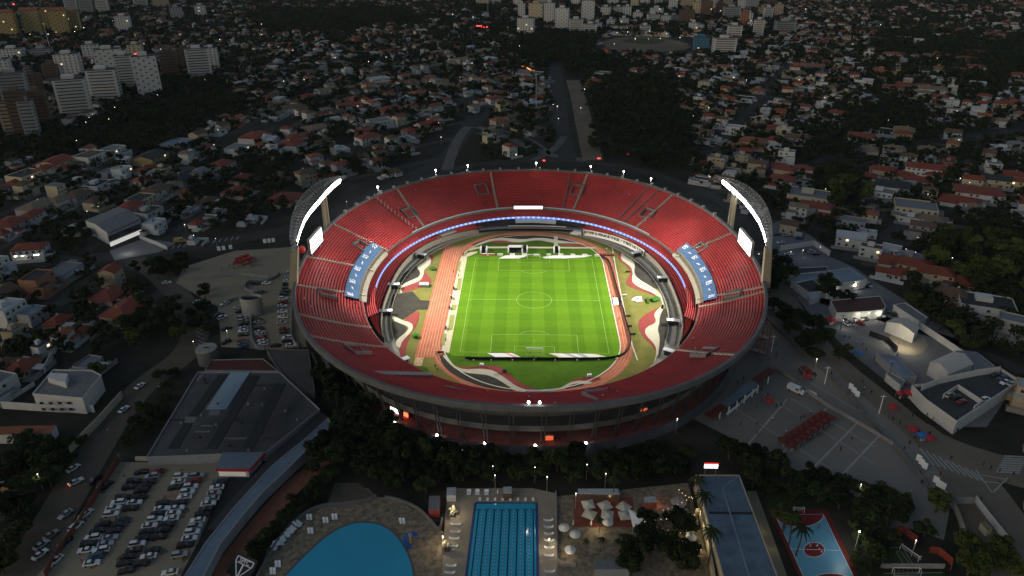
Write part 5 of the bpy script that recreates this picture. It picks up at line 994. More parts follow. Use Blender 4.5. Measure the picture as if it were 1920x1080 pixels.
# steel stair frame outside the right rim
sf_=thing('stair_scaffold','red and grey steel stair frame outside the right rim','stairs',G(1412,662,0)); m=MB().use(mat('scaffold_red',(.25,.05,.04),.6))
for x in (-5,-1.5,2,5.5):
    for y in (-2,2): m.bar((x,y,0),(x,y,16),.3)
for z in (4,8,12,16): m.bar((-5,-2,z),(5.5,-2,z),.25).bar((-5,2,z),(5.5,2,z),.25)
m.build('frame',sf_); m=MB().use(M_CONC)
for k in range(4): m.bar((-5 if k%2 else 5.5,0,4*k),(5.5 if k%2 else -5,0,4*k+4),3,.25,up=(0,0,1))
m.build('flight',sf_)
# strings of small bulbs over the umbrella terrace
M_DOT=mat('festoon_bulb',(.8,.7,.5),emit=((1,.75,.42),1.5))
for k,(a,b) in enumerate((((35,585),(445,545)),((190,505),(420,400)),((320,340),(430,410)),((40,600),(330,690)),((380,800),(500,830)))):
    A=G(*cU(*a),4.5); B=G(*cU(*b),4.5); fs=thing('festoon_lights','string of small warm bulbs over the umbrella terrace, %s'%['longest and level','rising to the right','short and steep at the top','sloping down to the left trees','lowest and short'][k],'string lights',(A.x,A.y,0)); w=MB().use(M_DARK); m=MB().use(M_DOT)
    n=max(4,int((B-A).length/1.8)); prev=None
    for i in range(n+1):
        u=i/n; p=A.lerp(B,u)-Vector((A.x,A.y,1.2*4*u*(1-u)*.5))
        if prev is not None: w.bar(prev,p,.04)
        m.box(p.x-.1,p.x+.1,p.y-.1,p.y+.1,p.z-.2,p.z); prev=p
    w.build('cable',fs); o=m.build('bulb',fs); o['kind']='stuff'
    for p in (A,B): MB().use(M_STEEL).cyl((p.x-A.x,p.y-A.y),.06,.05,-.1,4.6,6).build('pole',fs)
for (x,y,p_,c) in ((1250,372,260,(1,.35,.2)),(1340,383,260,(1,.8,.5)),(1415,385,220,(1,.3,.2)),(1500,395,160,(1,.8,.6)),(1890,420,200,(1,.4,.2)),(1405,640,330,(1,.85,.5)),(1160,880,130,(1,.85,.55)),(1640,480,120,(1,.8,.5))): lamp('terrace_glow',G(*cT(x,y),2.2),p_*.8,c,.25)
for (x,y,p_) in ((470,520,160),(500,640,160),(520,780,220),(300,560,70),(360,700,70),(1010,620,60),(1090,780,60)): lamp('hall_side_glow',G(*cU(x,y),2.6),p_*.8,(1,.84,.5),.25)

# painted club crest on a dark sloped panel at the lower left
cr0=G(455,1072,0); cp=thing('crest_panel','dark sloped panel with a white outlined triangular crest lettered SPFC','sign',(cr0.x,cr0.y,0),-.45)
TL_=Matrix.Translation((0,0,1.6))@Matrix.Rotation(math.radians(35),4,'X'); m=MB().use(mat('panel_black',(.012,.012,.013),.7)).box(-4.2,4.2,-3.6,3.6,-.15,0,TL_); m.build('panel',cp)
m=MB().use(M_WH)
tri=[(-3.2,2.6),(3.2,2.6),(3.2,1.2),(0,-3.2),(-3.2,1.2)]
for a,b in zip(tri,tri[1:]+tri[:1]): m.bar(TL_@Vector((*a,.06)),TL_@Vector((*b,.06)),.34,.1)
m.bar(TL_@Vector((-3.2,1.0,.06)),TL_@Vector((3.2,1.0,.06)),.25,.1); m.bar(TL_@Vector((0,1.0,.06)),TL_@Vector((0,-3.0,.06)),.5,.1); m.build('crest_outline',cp)
l=link('lettering',text_mesh('SPFC',1.9,M_WH),cp); l.matrix_local=TL_@Matrix.Translation((0,1.8,.08))
for x in (-3,3): MB().use(M_STEEL).box(x-.15,x+.15,1.6,1.9,-.1,2.6).build('post',cp)
# ================================================================ CARS, PEOPLE, TREES (prototypes and placements)
def paint(n,c,r=.3): return mat('car_paint_'+n,c,r,.1,spec=.5)
PAINT={'w':paint('white',(.68,.69,.70)),'s':paint('silver',(.36,.38,.40)),'k':paint('black',(.018,.019,.021)),'r':paint('red',(.30,.025,.02)),'b':paint('blue',(.05,.085,.14)),'t':paint('beige',(.30,.25,.18))}
CNAME={'w':'white','s':'silver grey','k':'black','r':'red','b':'dark blue','t':'beige'}
M_TYRE=mat('tyre_rubber',(.015,.015,.015),.9); M_HL=mat('headlight_lens',(.6,.6,.58),.2)
def car_meshes(kind):
    if kind=='suv': Lr,prof,cab=4.6,[(-2.3,.35),(-2.3,.95),(-2.2,1.08),(1.0,1.06),(2.1,.92),(2.3,.7),(2.3,.35)],[(-2.15,1.05),(-1.95,1.72),(.2,1.74),(1.05,1.05)]
    else: Lr,prof,cab=4.5,[(-2.25,.32),(-2.25,.82),(-2.1,.96),(-1.5,.98),(.95,.94),(2.0,.80),(2.25,.62),(2.25,.32)],[(-1.75,.95),(-1.1,1.42),(.1,1.44),(.98,.92)]
    b=MB().use(PAINT['w']); n=len(prof)
    L=[(x,-.86,z) for x,z in prof]; R=[(x,.86,z) for x,z in prof]; I=[(x*.985,-.80 if z>.6 else -.86,z+(.03 if z>.6 else 0)) for x,z in prof]
    b.add(L+R,[tuple(range(n)),tuple(reversed(range(n,2*n)))]+[(i,n+i,n+(i+1)%n,(i+1)%n) for i in range(n)])
    rf=[cab[1],cab[2]]; b.add([(rf[0][0]+.1,-.60,rf[0][1]),(rf[1][0]-.05,-.60,rf[1][1]),(rf[1][0]-.05,.60,rf[1][1]),(rf[0][0]+.1,.60,rf[0][1])]+[(rf[0][0]+.15,-.55,rf[0][1]+.05),(rf[1][0]-.12,-.55,rf[1][1]+.05),(rf[1][0]-.12,.55,rf[1][1]+.05),(rf[0][0]+.15,.55,rf[0][1]+.05)],[(4,5,6,7),(0,1,5,4),(1,2,6,5),(2,3,7,6),(3,0,4,7)])
    g=MB().use(M_WIN); c4=[(x,(.79 if i in (0,3) else .62),z) for i,(x,z) in enumerate(cab)]; g.add([(x,-y,z) for x,y,z in c4]+[(x,y,z) for x,y,z in c4],[(0,3,2,1),(4,5,6,7),(0,1,5,4),(1,2,6,5),(2,3,7,6)])
    w=MB().use(M_TYRE); 
    def wheel():
        q=MB().use(M_TYRE); k=10
        vs=[(.32*math.cos(2*PI*i/k),y,.32*math.sin(2*PI*i/k)) for y in (-.1,.1) for i in range(k)]; q.add(vs,[tuple(range(k)),tuple(reversed(range(k,2*k)))]+[(i,k+i,k+(i+1)%k,(i+1)%k) for i in range(k)]); return q.data('wheel')
    h=MB().use(M_HL).box(2.2,2.29,-.12,.12,.58,.74)
    return b.data('body'),g.data('glasshouse'),h.data('headlight'),wheel()
CM={k:car_meshes(k) for k in ('sedan','suv')}
ncar=[0]
def car(p,rz,col,label,group,kind='sedan',sc=1.08,z=0):
    r=thing('parked_car',label,'car',(p[0],p[1],z),rz,group); r.scale=(sc,sc,sc); b,g,h,w=CM[kind]
    o=link('body',b,r); setmat(o,PAINT[col]); link('window',g,r)
    for y in (-.62,.62): link('headlight',h,r,(0,y,0))
    for x in (-1.4,1.4):
        for y in (-.8,.8): link('wheel',w,r,(x,y,.32))
    return r
def pang(a,b): A,B=G(*a),G(*b); return math.atan2(B.y-A.y,B.x-A.x)
def cars(lst,conv,ang,where,group,z=-.1,jit=.05,kinds=None,h=0):
    seen={}; tot={}
    for c,x,y in lst: tot[c]=tot.get(c,0)+1
    for c,x,y in lst:
        seen[c]=seen.get(c,0)+1; q=conv([(x,y)],h)[0]
        nm=CNAME[c]; lab='%s car %s'%(nm,where) if tot[c]==1 else '%s%s car %s'%(('%s '%ORD[seen[c]-1]) if seen[c]<=20 else 'last ',nm,where)
        car(q,ang+random.uniform(-jit,jit)+(PI if random.random()<.4 else 0),c,lab,group,random.choice(('sedan','sedan','suv')),z=z)
cL=crop(60,860,4.8); aL=pang((60+1280/4.8,860+182/4.8),(60+1405/4.8,860+166/4.8))
cars([('k',985,130),('s',1085,168),('k',920,215),('k',880,268),('k',820,360),('w',780,405),('w',735,455),('w',715,510)],cL,aL,'from the top in the left file of the left double row','cars in the car park')
cars([('r',1130,125),('k',1060,215),('k',1010,258),('k',985,300),('k',970,360),('w',925,405),('k',890,460)],cL,aL,'from the top in the right file of the left double row','cars in the car park')
cars([('k',640,605),('k',590,660),('w',550,722),('k',515,778),('w',487,835),('w',540,950)],cL,aL,'down in the lower left block, left file','cars in the car park')
cars([('k',820,565),('k',785,605),('k',740,658),('s',705,722),('s',665,778),('w',625,835),('b',580,890)],cL,aL,'down in the lower left block, right file','cars in the car park')
cars([('w',1340,168),('w',1320,220),('k',1290,268),('k',1185,408),('w',1170,460),('k',1140,505),('w',1105,558),('w',1060,615),('k',1040,665),('k',1000,725),('w',950,780),('k',915,835),('k',880,890),('k',840,950),('k',850,1020)],cL,aL,'down in the left file of the middle double row','cars in the car park')
cars([('s',1485,165),('r',1460,215),('w',1430,262),('w',1400,310),('w',1375,355),('k',1340,405),('w',1305,455),('w',1275,503),('w',1255,550),('k',1220,605),('k',1180,655),('k',1145,715),('k',1085,835),('w',1050,890),('k',985,955)],cL,aL,'down in the right file of the middle double row','cars in the car park')
cars([('b',1690,215),('w',1665,268),('s',1640,322),('s',1625,370),('w',1590,415),('k',1565,465),('k',1535,515),('w',1495,565),('s',1470,620),('w',1445,672),('w',1420,730),('k',1380,790),('s',1330,875),('w',1245,1035)],cL,aL,'from the top along the right wall of the car park','cars in the car park')
aF=pang((60+440/4.8,860+550/4.8),(60+545/4.8,860+460/4.8))
cars([('k',680,245),('w',490,503),('w',400,620),('k',305,760),('w',215,925)],cL,aF,'from the top parked along the red fence','cars along the fence')
aR=pang((60+350/4.8,860+240/4.8),(60+450/4.8,860+190/4.8))
cars([('w',375,95),('s',305,510),('t',175,695),('s',90,785),('w',80,870),('k',560,205)],cL,aR+.25,'parked on the left avenue outside the fence','cars on the left avenue')
o=car(cL([(400,215)])[0],aR,'w','white car with lit red tail lights on the left avenue','cars on the left avenue',z=-.15)
m=MB().use(mat('tail_glow',(.6,.1,.05),emit=((1,.22,.05),4))); m.box(-2.32,-2.26,-.75,-.35,.6,.8); m.build('tail_light',o); MB().use(mat('tail_glow',(.6,.1,.05))).box(-2.32,-2.26,.35,.75,.6,.8).build('tail_light',o)
for x,y,c,l,a in ((233,769,'w','white car alone on the avenue beside the white wall',aF),(263,725,'w','white car on the avenue above the white wall',aF),(309,723,'w','white car with lights turning by the hall yard',.2),(353,607,'k','dark car with headlights on the left avenue bend',1.2),(371,567,'w','white car on the bend beside the upper car park',1.0),(377,577,'w','second white car on the bend beside the upper car park',1.0),(313,531,'w','white car at the top of the left avenue bend',.2),(330,560,'k','dark car on the inner side of the left avenue bend',1.0)): car(px([(x,y)])[0],a,c,l,'cars on the left avenue',z=-.15)
cM=crop(400,480,5.4)
cars([('s',785,165),('k',780,190),('s',770,215),('w',755,258),('k',750,295),('k',740,330),('k',725,365),('k',715,395),('w',710,440),('r',705,480),('w',700,513),('w',703,570),('w',705,625),('s',695,682),('r',715,745),('k',725,778),('w',750,838),('k',750,868),('w',790,912)],cM,.1,'from the top in the row beside the stadium wall','cars in the upper car park')
cars([('w',540,283),('k',430,285),('b',460,378),('k',455,655),('s',455,678)],cM,.05,'in the upper part of the upper deck','cars in the upper car park')
cars([('k',465,742),('w',470,780),('s',480,800),('r',490,832),('w',498,868),('w',505,900),('k',630,915)],cM,.05,'down in the lower middle row of the upper deck','cars in the upper car park')
cars([('s',255,530),('k',275,570),('s',290,640),('s',300,672),('k',305,700),('s',310,735),('w',305,768),('k',300,805),('r',295,865),('b',300,895),('b',305,930)],cM,.15,'down in the left deck row by the curved wall','cars in the upper car park')
cars([('w',115,490),('w',95,630),('k',60,600),('k',140,740),('k',130,880)],cM,.9,'at the left edge of the upper car park','cars in the upper car park')
cars([('w',935,222),('w',990,215),('s',1035,205),('k',1080,200),('s',1125,195)],cY,1.9,'in the lit row before the yard office','cars in the right yards')
cars([('b',860,540),('w',895,580),('s',935,575),('w',975,540),('w',1030,525),('k',1080,530),('r',1040,575)],cY,1.95,'in the left group of the lit yard','cars in the right yards')
cars([('k',1140,500),('k',1190,505),('w',1245,497),('k',1360,485)],cY,1.95,'in the right group of the lit yard','cars in the right yards')
cars([('b',520,560),('w',490,635),('s',535,655)],cY,-.8,'on the street under the trees','cars on the right street')
cars([('s',970,555),('k',1040,580),('r',1095,620),('w',1330,600),('w',1530,425),('s',1600,440),('k',1430,350),('b',1500,380)],cZ,.5,'on the roof car park',"cars on the roof",z=5.05,h=5.05)
cV=crop(1400,250,3.692)
cars([('w',235,760),('s',270,785),('k',210,705),('s',275,710),('b',365,730),('w',290,840),('s',450,825),('k',480,840),('k',430,815)],cV,.1,'in the upper right car yard behind the floodlight','cars in the upper right yard')
# vans
van=thing('white_van','white delivery van with dark side window parked on the plaza','van',G(1491,734,0),-.75); van.location.z=-.1
m=MB().use(PAINT['w']); pf=[(-3,.4),(-3,2.3),(-2.8,2.5),(1.4,2.5),(2.2,1.5),(3.1,1.2),(3.2,.4)]; n=len(pf); m.add([(x,-1,z) for x,z in pf]+[(x,1,z) for x,z in pf],[tuple(range(n)),tuple(reversed(range(n,2*n)))]+[(i,n+i,n+(i+1)%n,(i+1)%n) for i in range(n)]); m.build('body',van); van.scale=(1.15,1.15,1.15)
m=MB().use(M_WIN); m.add([(1.48,-.85,2.42),(2.22,-.85,1.52),(2.22,.85,1.52),(1.48,.85,2.42)],[(0,1,2,3)]); 
m.v=[(x+.04,y,z+.03) for x,y,z in m.v]; m.build('windscreen',van); MB().use(M_WIN).box(.2,1.5,-1.03,-1.0,1.4,2.1).build('side_window',van)
for x in (-1.9,2.1):
    for y in (-.95,.95): link('wheel',CM['sedan'][3],van,(x,y,.36)).scale=(1.2,1.2,1.2)
amb=dup(van,G(1080,441,0),2.9,'white ambulance van parked on the track beside the cloth banner'); amb['category']='van'; amb.location.z=.1
tag(MB().use(M_WH).prism(px([(1512,731),(1516,730),(1532,738),(1530,741)],1),-.1,1.0).build('covered_trailer'),'long white covered trailer beside the delivery van','trailer')
trk=dup(van,G(338,454,0),.25,'cream box truck on the upper left road by the lit showroom'); setmat([c for c in trk.children if c.name.startswith('body')][0],W_YELL); trk['category']='truck'
# ---------------------------------------------------------------- people: one continuous skinned body, clothed by height
def person_mesh(pose,shirt,trous,skin):
    J={'pel':(0,0,.93),'chest':(0,0,1.28),'neck':(0,.01,1.46),'head':(0,.02,1.62),'top':(0,.02,1.76)}
    s=1 if pose==0 else 1.6
    J.update(hl=(-.1,0,.88),kl=(-.12,.08*s,.48),al=(-.12,-.02*s,.08),tl=(-.13,.14,.03),hr=(.1,0,.88),kr=(.12,.02,.48),ar=(.12,-.10*s,.08),tr=(.13,.06,.03),sl=(-.19,0,1.38),el=(-.25,-.04*s,1.12),wl=(-.25,.12*s,.9),fl=(-.24,.16*s,.78),sr=(.19,0,1.38),er=(.26,.03*s,1.12),wr=(.25,.10,.9),fr=(.24,.12,.78))
    E=[('pel','chest'),('chest','neck'),('neck','head'),('head','top'),('pel','hl'),('hl','kl'),('kl','al'),('al','tl'),('pel','hr'),('hr','kr'),('kr','ar'),('ar','tr'),('chest','sl'),('sl','el'),('el','wl'),('wl','fl'),('chest','sr'),('sr','er'),('er','wr'),('wr','fr')]
    Rr=dict(pel=.15,chest=.16,neck=.06,head=.10,top=.07,hl=.1,hr=.1,kl=.065,kr=.065,al=.05,ar=.05,tl=.04,tr=.04,sl=.075,sr=.075,el=.05,er=.05,wl=.035,wr=.035,fl=.04,fr=.04)
    K=list(J); me=bpy.data.meshes.new('person'); me.from_pydata([J[k] for k in K],[(K.index(a),K.index(b)) for a,b in E],[])
    o=bpy.data.objects.new('tmp',me); COL.objects.link(o); o.modifiers.new('s','SKIN')
    for i,k in enumerate(K): me.skin_vertices[0].data[i].radius=(Rr[k],Rr[k]*.85)
    me.skin_vertices[0].data[0].use_root=True
    r=bpy.data.meshes.new_from_object(o.evaluated_get(bpy.context.evaluated_depsgraph_get())); bpy.data.objects.remove(o); r.materials.clear()
    for mm in (shirt,trous,skin,mat('hair_dark',(.02,.015,.012))): r.materials.append(mm)
    for p in r.polygons:
        z=p.center.z; x=abs(p.center.x); p.material_index=(3 if z>1.68 or (z>1.56 and p.center.y<-.02) else 2) if z>1.47 else (2 if (x>.2 and z<1.05) else (0 if z>.92 else 1))
    return r
SK=mat('skin',(.34,.19,.12),.7); SK2=mat('skin_dark',(.15,.08,.05),.7); SH={'dark':mat('dark_cloth',(.03,.03,.035)),'red':mat('red_cloth',(.33,.025,.025)),'white':mat('white_cloth',(.6,.6,.6))}
PM={(c,p):person_mesh(p,SH[c],SH['dark'],SK if p else SK2) for c in SH for p in (0,1)}
def people(L,conv,where,group,z=-.1,cols=('dark','dark','dark','red','white')):
    for x,y in L:
        c=random.choice(cols); p=random.randint(0,1); q=conv([(x,y)])[0]; o=link('person',PM[(c,p)],None,(q[0],q[1],z),random.uniform(0,6.28)); o.scale=(1.05,1.05,1.05)
        tag(o,'person in a %s shirt %s %s'%(c,'walking' if p else 'standing',where),'person','people in %s shirts %s, %s'%(c,where,'walking' if p else 'standing'))
people([(800,850),(965,845),(970,940),(1015,615),(1075,560),(1160,670),(1210,650),(1125,800),(960,680),(1010,500)],cK,'on the plaza below the gate canopy','')
people([(1505,730),(1410,790),(1440,775),(1260,930),(1190,1000),(1390,900),(1500,1010),(1600,960),(1330,1040)],cK,'beside the gazebo row','')
people([(590,465),(720,210),(1000,205),(1015,215),(1090,190),(1115,60),(1160,45),(1160,160),(1170,110),(700,420),(770,430),(830,390)],cK,'between the gate canopy and the stadium','')
people([(1390,300),(1400,320),(1550,340),(1560,360),(1420,330),(1480,350),(1530,390),(1500,290),(1720,330),(1715,350)],cK,'round the crowded gazebos','')
people([(600,755),(355,760),(395,800),(470,835),(90,420),(180,525),(110,490),(780,310),(440,155),(460,35),(640,905),(665,920),(770,945),(530,880),(615,985),(565,1040),(1050,915),(705,690),(720,720),(820,850),(870,880),(830,790),(300,410),(250,360),(100,300),(130,270),(40,190),(740,760),(800,800)],cZ,'on the street of stalls','')
people([(690,660),(700,665),(720,670),(770,700),(880,720),(930,730),(330,290),(360,300),(400,310),(420,300),(560,600),(580,540),(640,560),(1000,780),(1060,800),(1100,850),(960,900),(1180,940)],cY,'on the upper street of stalls','')
people([(60,170),(140,95),(520,165),(625,150),(700,60),(860,235),(635,345),(645,410),(570,480),(780,350),(1095,275),(1145,305),(1210,325),(1310,350),(1270,405),(1050,540),(1075,535),(820,490)],cR,'on the lower plaza and crossing','')
people([(1360,600),(1460,850),(1420,800),(1390,820),(1445,820),(1480,870),(1310,680),(1460,660)],cQ,'playing on the blue ball court','',-.02,('dark','red','white'))
people([(838,600),(846,570),(852,545),(860,520),(836,640),(1150,560),(1160,600),(868,482),(1137,470)],lambda L,h=0:px(L),'beside the sprint track','',.15)
people([(818,666),(816,690),(820,697),(862,510),(850,512),(845,558)],lambda L,h=0:px(L),'on the running track','',.15)
people([(1001,674),(1010,675),(1005,676)],lambda L,h=0:px(L),'behind the near goal board','',.15)
people([(203,810),(416,505),(430,500),(470,500),(486,498),(440,505),(478,486),(455,480)],lambda L,h=0:px(L),'near the red stalls left of the stadium','')
# ================================================================ TREES
rng=np.random.default_rng(11)
def leafmat(nm,c1,c2):
    m=mat(nm,c1,.9,noise=(.45,c2,.1,6),spec=.08); n_,l_,b_=nodes_of(m)
    oi=n_.new('ShaderNodeObjectInfo'); hv=n_.new('ShaderNodeHueSaturation'); mr=n_.new('ShaderNodeMapRange'); mr.inputs['To Min'].default_value=.55; mr.inputs['To Max'].default_value=1.5
    l_.new(oi.outputs['Random'],mr.inputs['Value']); l_.new(mr.outputs['Result'],hv.inputs['Value'])
    src=b_.inputs['Base Color'].links[0].from_socket; l_.new(src,hv.inputs['Color']); l_.new(hv.outputs['Color'],b_.inputs['Base Color']); return m
M_LEAF=leafmat('dark_foliage',(.013,.021,.008),(.032,.044,.014)); M_LEAFO=leafmat('olive_foliage',(.030,.042,.012),(.062,.074,.02)); M_LEAFB=leafmat('brown_foliage',(.032,.028,.014),(.055,.045,.022)); M_BARK=mat('bark',(.07,.055,.04),.95)
def crown_arrays(n,lobes,r,h,rngs,size):
    """leaf-clump quads through a crown of several lobes; unit: metres"""
    C=[]
    for k in range(lobes):
        a=rngs.uniform(0,2*PI); d=rngs.uniform(.15,.78)*r; C.append((d*math.cos(a),d*math.sin(a),h*rngs.uniform(.45,.85),r*rngs.uniform(.26,.52)))
    C=np.array(C); idx=rngs.integers(0,lobes,n); v=rngs.normal(size=(n,3)); v/=np.linalg.norm(v,axis=1)[:,None]
    rad=C[idx,3]*np.cbrt(rngs.uniform(.25,1,n)); p=C[idx,:3]+v*rad[:,None]*np.array([1,1,.62])
    nrm=v+rngs.normal(size=(n,3))*.55+np.array([0,0,.35]); nrm/=np.linalg.norm(nrm,axis=1)[:,None]
    t=np.cross(nrm,rngs.normal(size=(n,3))); t/=np.linalg.norm(t,axis=1)[:,None]; b=np.cross(nrm,t); s=size*rngs.uniform(.55,1.35,n)[:,None]
    return p,t*s,b*s*.7
def quads_mesh(name,P_,T_,B_,m):
    n=len(P_); V=np.stack([P_-T_-B_*.6,P_+T_*.2-B_,P_+T_+B_*.5,P_-T_*.3+B_],1).reshape(-1,3)
    me=bpy.data.meshes.new(name); me.vertices.add(4*n); me.vertices.foreach_set('co',V.astype(np.float32).ravel()); me.loops.add(4*n); me.loops.foreach_set('vertex_index',np.arange(4*n,dtype=np.int32))
    me.polygons.add(n); me.polygons.foreach_set('loop_start',np.arange(0,4*n,4,dtype=np.int32)); me.materials.append(m); me.update(calc_edges=True); return me
TREE=[]
for k in range(9):
    r=4.6; h=7.5+k%3; P_,T_,B_=crown_arrays(1500,10+k%4,r,h,rng,.44); cm_=quads_mesh('crown',P_,T_,B_,[M_LEAF,M_LEAF,M_LEAFO,M_LEAF,M_LEAFB,M_LEAFO,M_LEAF,M_LEAF,M_LEAFO][k])
    t=MB().use(M_BARK).cyl((0,0),.38,.22,0,h*.55,7)
    for q in range(4): a=q*1.6+k; t.bar((0,0,h*.4),(2.1*math.cos(a),2.1*math.sin(a),h*.72),.2)
    TREE.append((t.data('trunk'),cm_))
def tree(p,s,label,group,kind=None,cat='tree',z=-.25):
    k=random.randrange(9) if kind is None else random.choice(kind); r=thing('tree',label,cat,(p[0],p[1],z),random.uniform(0,6.28),group); q=s*random.uniform(.85,1.15); r.scale=(q,q,q*random.uniform(.85,1.15))
    link('trunk',TREE[k][0],r); link('crown',TREE[k][1],r); return r
DK=(0,1,3,6,7); OL=(2,5,8); BRN=(4,)
ntree=[0]
def inpoly(x,y,L):
    c=False; n=len(L)
    for i in range(n):
        (x0,y0),(x1,y1)=L[i],L[i-1]
        if (y0>y)!=(y1>y) and x<(x1-x0)*(y-y0)/(y1-y0)+x0: c=not c
    return c
def wood(L,n,s,label,group,kind=DK,mind=5.5):
    pts=[]; xs=[q[0] for q in L]; ys=[q[1] for q in L]; tries=0
    W_=px(L); wx=[q[0] for q in W_]; wy=[q[1] for q in W_]
    while len(pts)<n and tries<n*40:
        tries+=1; x=random.uniform(min(wx),max(wx)); y=random.uniform(min(wy),max(wy))
        if not inpoly(x,y,W_) or any((x-a)**2+(y-b)**2<(mind*s)**2 for a,b in pts): continue
        pts.append((x,y)); tree((x,y),s,label,group,kind); ntree[0]+=1
# belt of trees between stadium and pools, and other near woods
wood([(600,705),(650,725),(700,780),(760,830),(860,855),(1000,870),(1130,862),(1240,850),(1290,862),(1290,895),(1180,905),(1050,905),(840,902),(790,935),(700,905),(640,880),(560,900),(640,800)],86,1.0,'dark dense tree in the belt between the stadium and the pools','trees between stadium and pools')
wood([(575,925),(640,880),(620,905),(590,945),(510,1010),(480,1060),(470,1040)],16,.8,'dark tree on the bank between the curved walkway and the leisure pool','trees on the pool bank')
wood([(1190,985),(1260,975),(1290,1010),(1310,1080),(1180,1080)],9,.95,'dark tree in the clump at the bottom right of the lounge terrace','trees at the terrace end')
wood([(1420,905),(1350,850),(1420,850),(1500,900),(1560,910),(1680,940),(1700,990),(1640,1010),(1600,985),(1560,945),(1440,930)],30,.9,'dark tree on the bank between plaza and ball court','trees between plaza and court')
wood([(1600,1000),(1660,1020),(1640,1080),(1600,1080)],6,.8,'dark tree between ball court and small turf pitches','trees beside the court')
wood([(1800,1035),(1900,1045),(1920,1085),(1800,1085)],8,.9,'dark olive tree in the bottom right corner','trees in the lower right corner',OL)
wood([(1440,575),(1480,590),(1560,650),(1580,680),(1530,680),(1470,620)],11,1.15,'dense dark street tree between plaza and the street of stalls','street trees by the plaza')
wood([(1432,475),(1478,500),(1480,545),(1450,570),(1432,540)],8,1.1,'dark tree squeezed between right floodlight and car yards','trees behind the right floodlight')
wood([(1740,445),(1900,455),(1925,560),(1820,560),(1720,505)],24,1.5,'large olive green tree in the park at the right edge','trees in the right edge park',OL,4.5)
wood([(1550,340),(1620,330),(1630,380),(1560,400)],9,1.35,'large dark green tree between the red-roofed houses right of the stadium','trees between red roofs',OL)
wood([(1690,545),(1760,590),(1850,650),(1870,690),(1780,640),(1690,580)],10,1.1,'dark tree in the strip behind the white marquees','trees behind the marquees',DK+OL)
wood([(285,705),(345,690),(300,790),(255,850),(235,850)],12,.7,'small dark tree between the left avenue and the grey hall','trees by the grey hall')
wood([(1520,530),(1570,545),(1590,575),(1530,570)],4,1.0,'dark tree in front of the red-roofed workshop','trees before the workshop')
wood([(235,585),(330,575),(340,650),(250,660),(230,630)],12,1.05,'dark tree beside the left avenue below the bend','trees by the left avenue',DK+OL)
wood([(290,500),(345,480),(350,510),(320,530),(270,530)],8,.9,'dark tree by the upper end of the left avenue','trees at the avenue top')
wood([(345,560),(400,540),(410,600),(400,650),(375,640)],8,.8,'small dark tree between the avenue and the upper car park','trees by the upper car park')
wood([(80,430),(170,430),(180,470),(120,490)],8,1.0,'dark tree left of the lit showroom','trees beside the showroom')
wood([(0,880),(60,830),(110,830),(130,870),(60,960),(20,1080),(0,1080)],20,1.0,'dark tree in the lower left corner','trees in the lower left corner')
wood([(1100,210),(1160,170),(1240,140),(1270,200),(1300,250),(1300,320),(1200,330),(1110,280)],46,1.35,'dark tree in the wood behind the right half of the far stand','trees in the wood behind the far stand')
wood([(960,250),(1040,250),(1045,290),(980,300)],8,1.0,'dark tree in the triangle behind the far goal','trees behind the far goal')
for x,y,l in ((341,402,'round dark tree in the walled yard beside the showroom'),(185,712,'small dark tree against the white walled house'),(154,832,'small round street tree by the pale wall on the left avenue'),(1411,912,'tree in a white ring planter by the blue-roofed hall'),(1733,1005,'conical dark tree right of the small turf pitch'),(1755,960,'sparse tree at the lower end of the plaza'),(1470,990,'dark tree on the grass strip left of the ball court')): tree(G(x,y,0),1.0 if x!=154 else .6,l,None)
# palms
def palm_meshes(k):
    t=MB().use(M_BARK); h=9+k
    for i in range(6): t.cyl((.12*i*math.sin(i*.5+k),.1*i,),.24-.015*i,.22-.015*i,h*i/6,h*(i+1)/6,7,False)
    x0,y0=.12*5*math.sin(2.5+k),.5; f=MB().use(M_LEAF)
    for q in range(15):
        a=q*2*PI/15+rng.uniform(-.15,.15); el=rng.uniform(.2,1.0); pts=[]
        for i in range(6): u=i/5; pts.append(Vector((x0+math.cos(a)*3.3*u,y0+math.sin(a)*3.3*u,h+el*2.2*u-3.0*u*u)))
        sd=Vector((-math.sin(a),math.cos(a),0))
        for i in range(5):
            w0,w1=.38*(1-(i/5)**2)+.05,.38*(1-((i+1)/5)**2)+.05; d=Vector((0,0,-.22))
            f.add([pts[i]-sd*w0+d,pts[i],pts[i+1],pts[i+1]-sd*w1+d],[(0,1,2,3)]); f.add([pts[i],pts[i]+sd*w0+d,pts[i+1]+sd*w1+d,pts[i+1]],[(0,1,2,3)])
    return t.data('trunk'),f.data('crown')
PLM=[palm_meshes(k) for k in range(3)]
def palm(x,y,label,s=1,group=None,lit=False):
    p=G(x,y,0); r=thing('palm_tree',label,'palm tree',(p.x,p.y,-.1),random.uniform(0,6),group); r.scale=(s,s,s); k=random.randrange(3); link('trunk',PLM[k][0],r); link('crown',PLM[k][1],r)
    return r
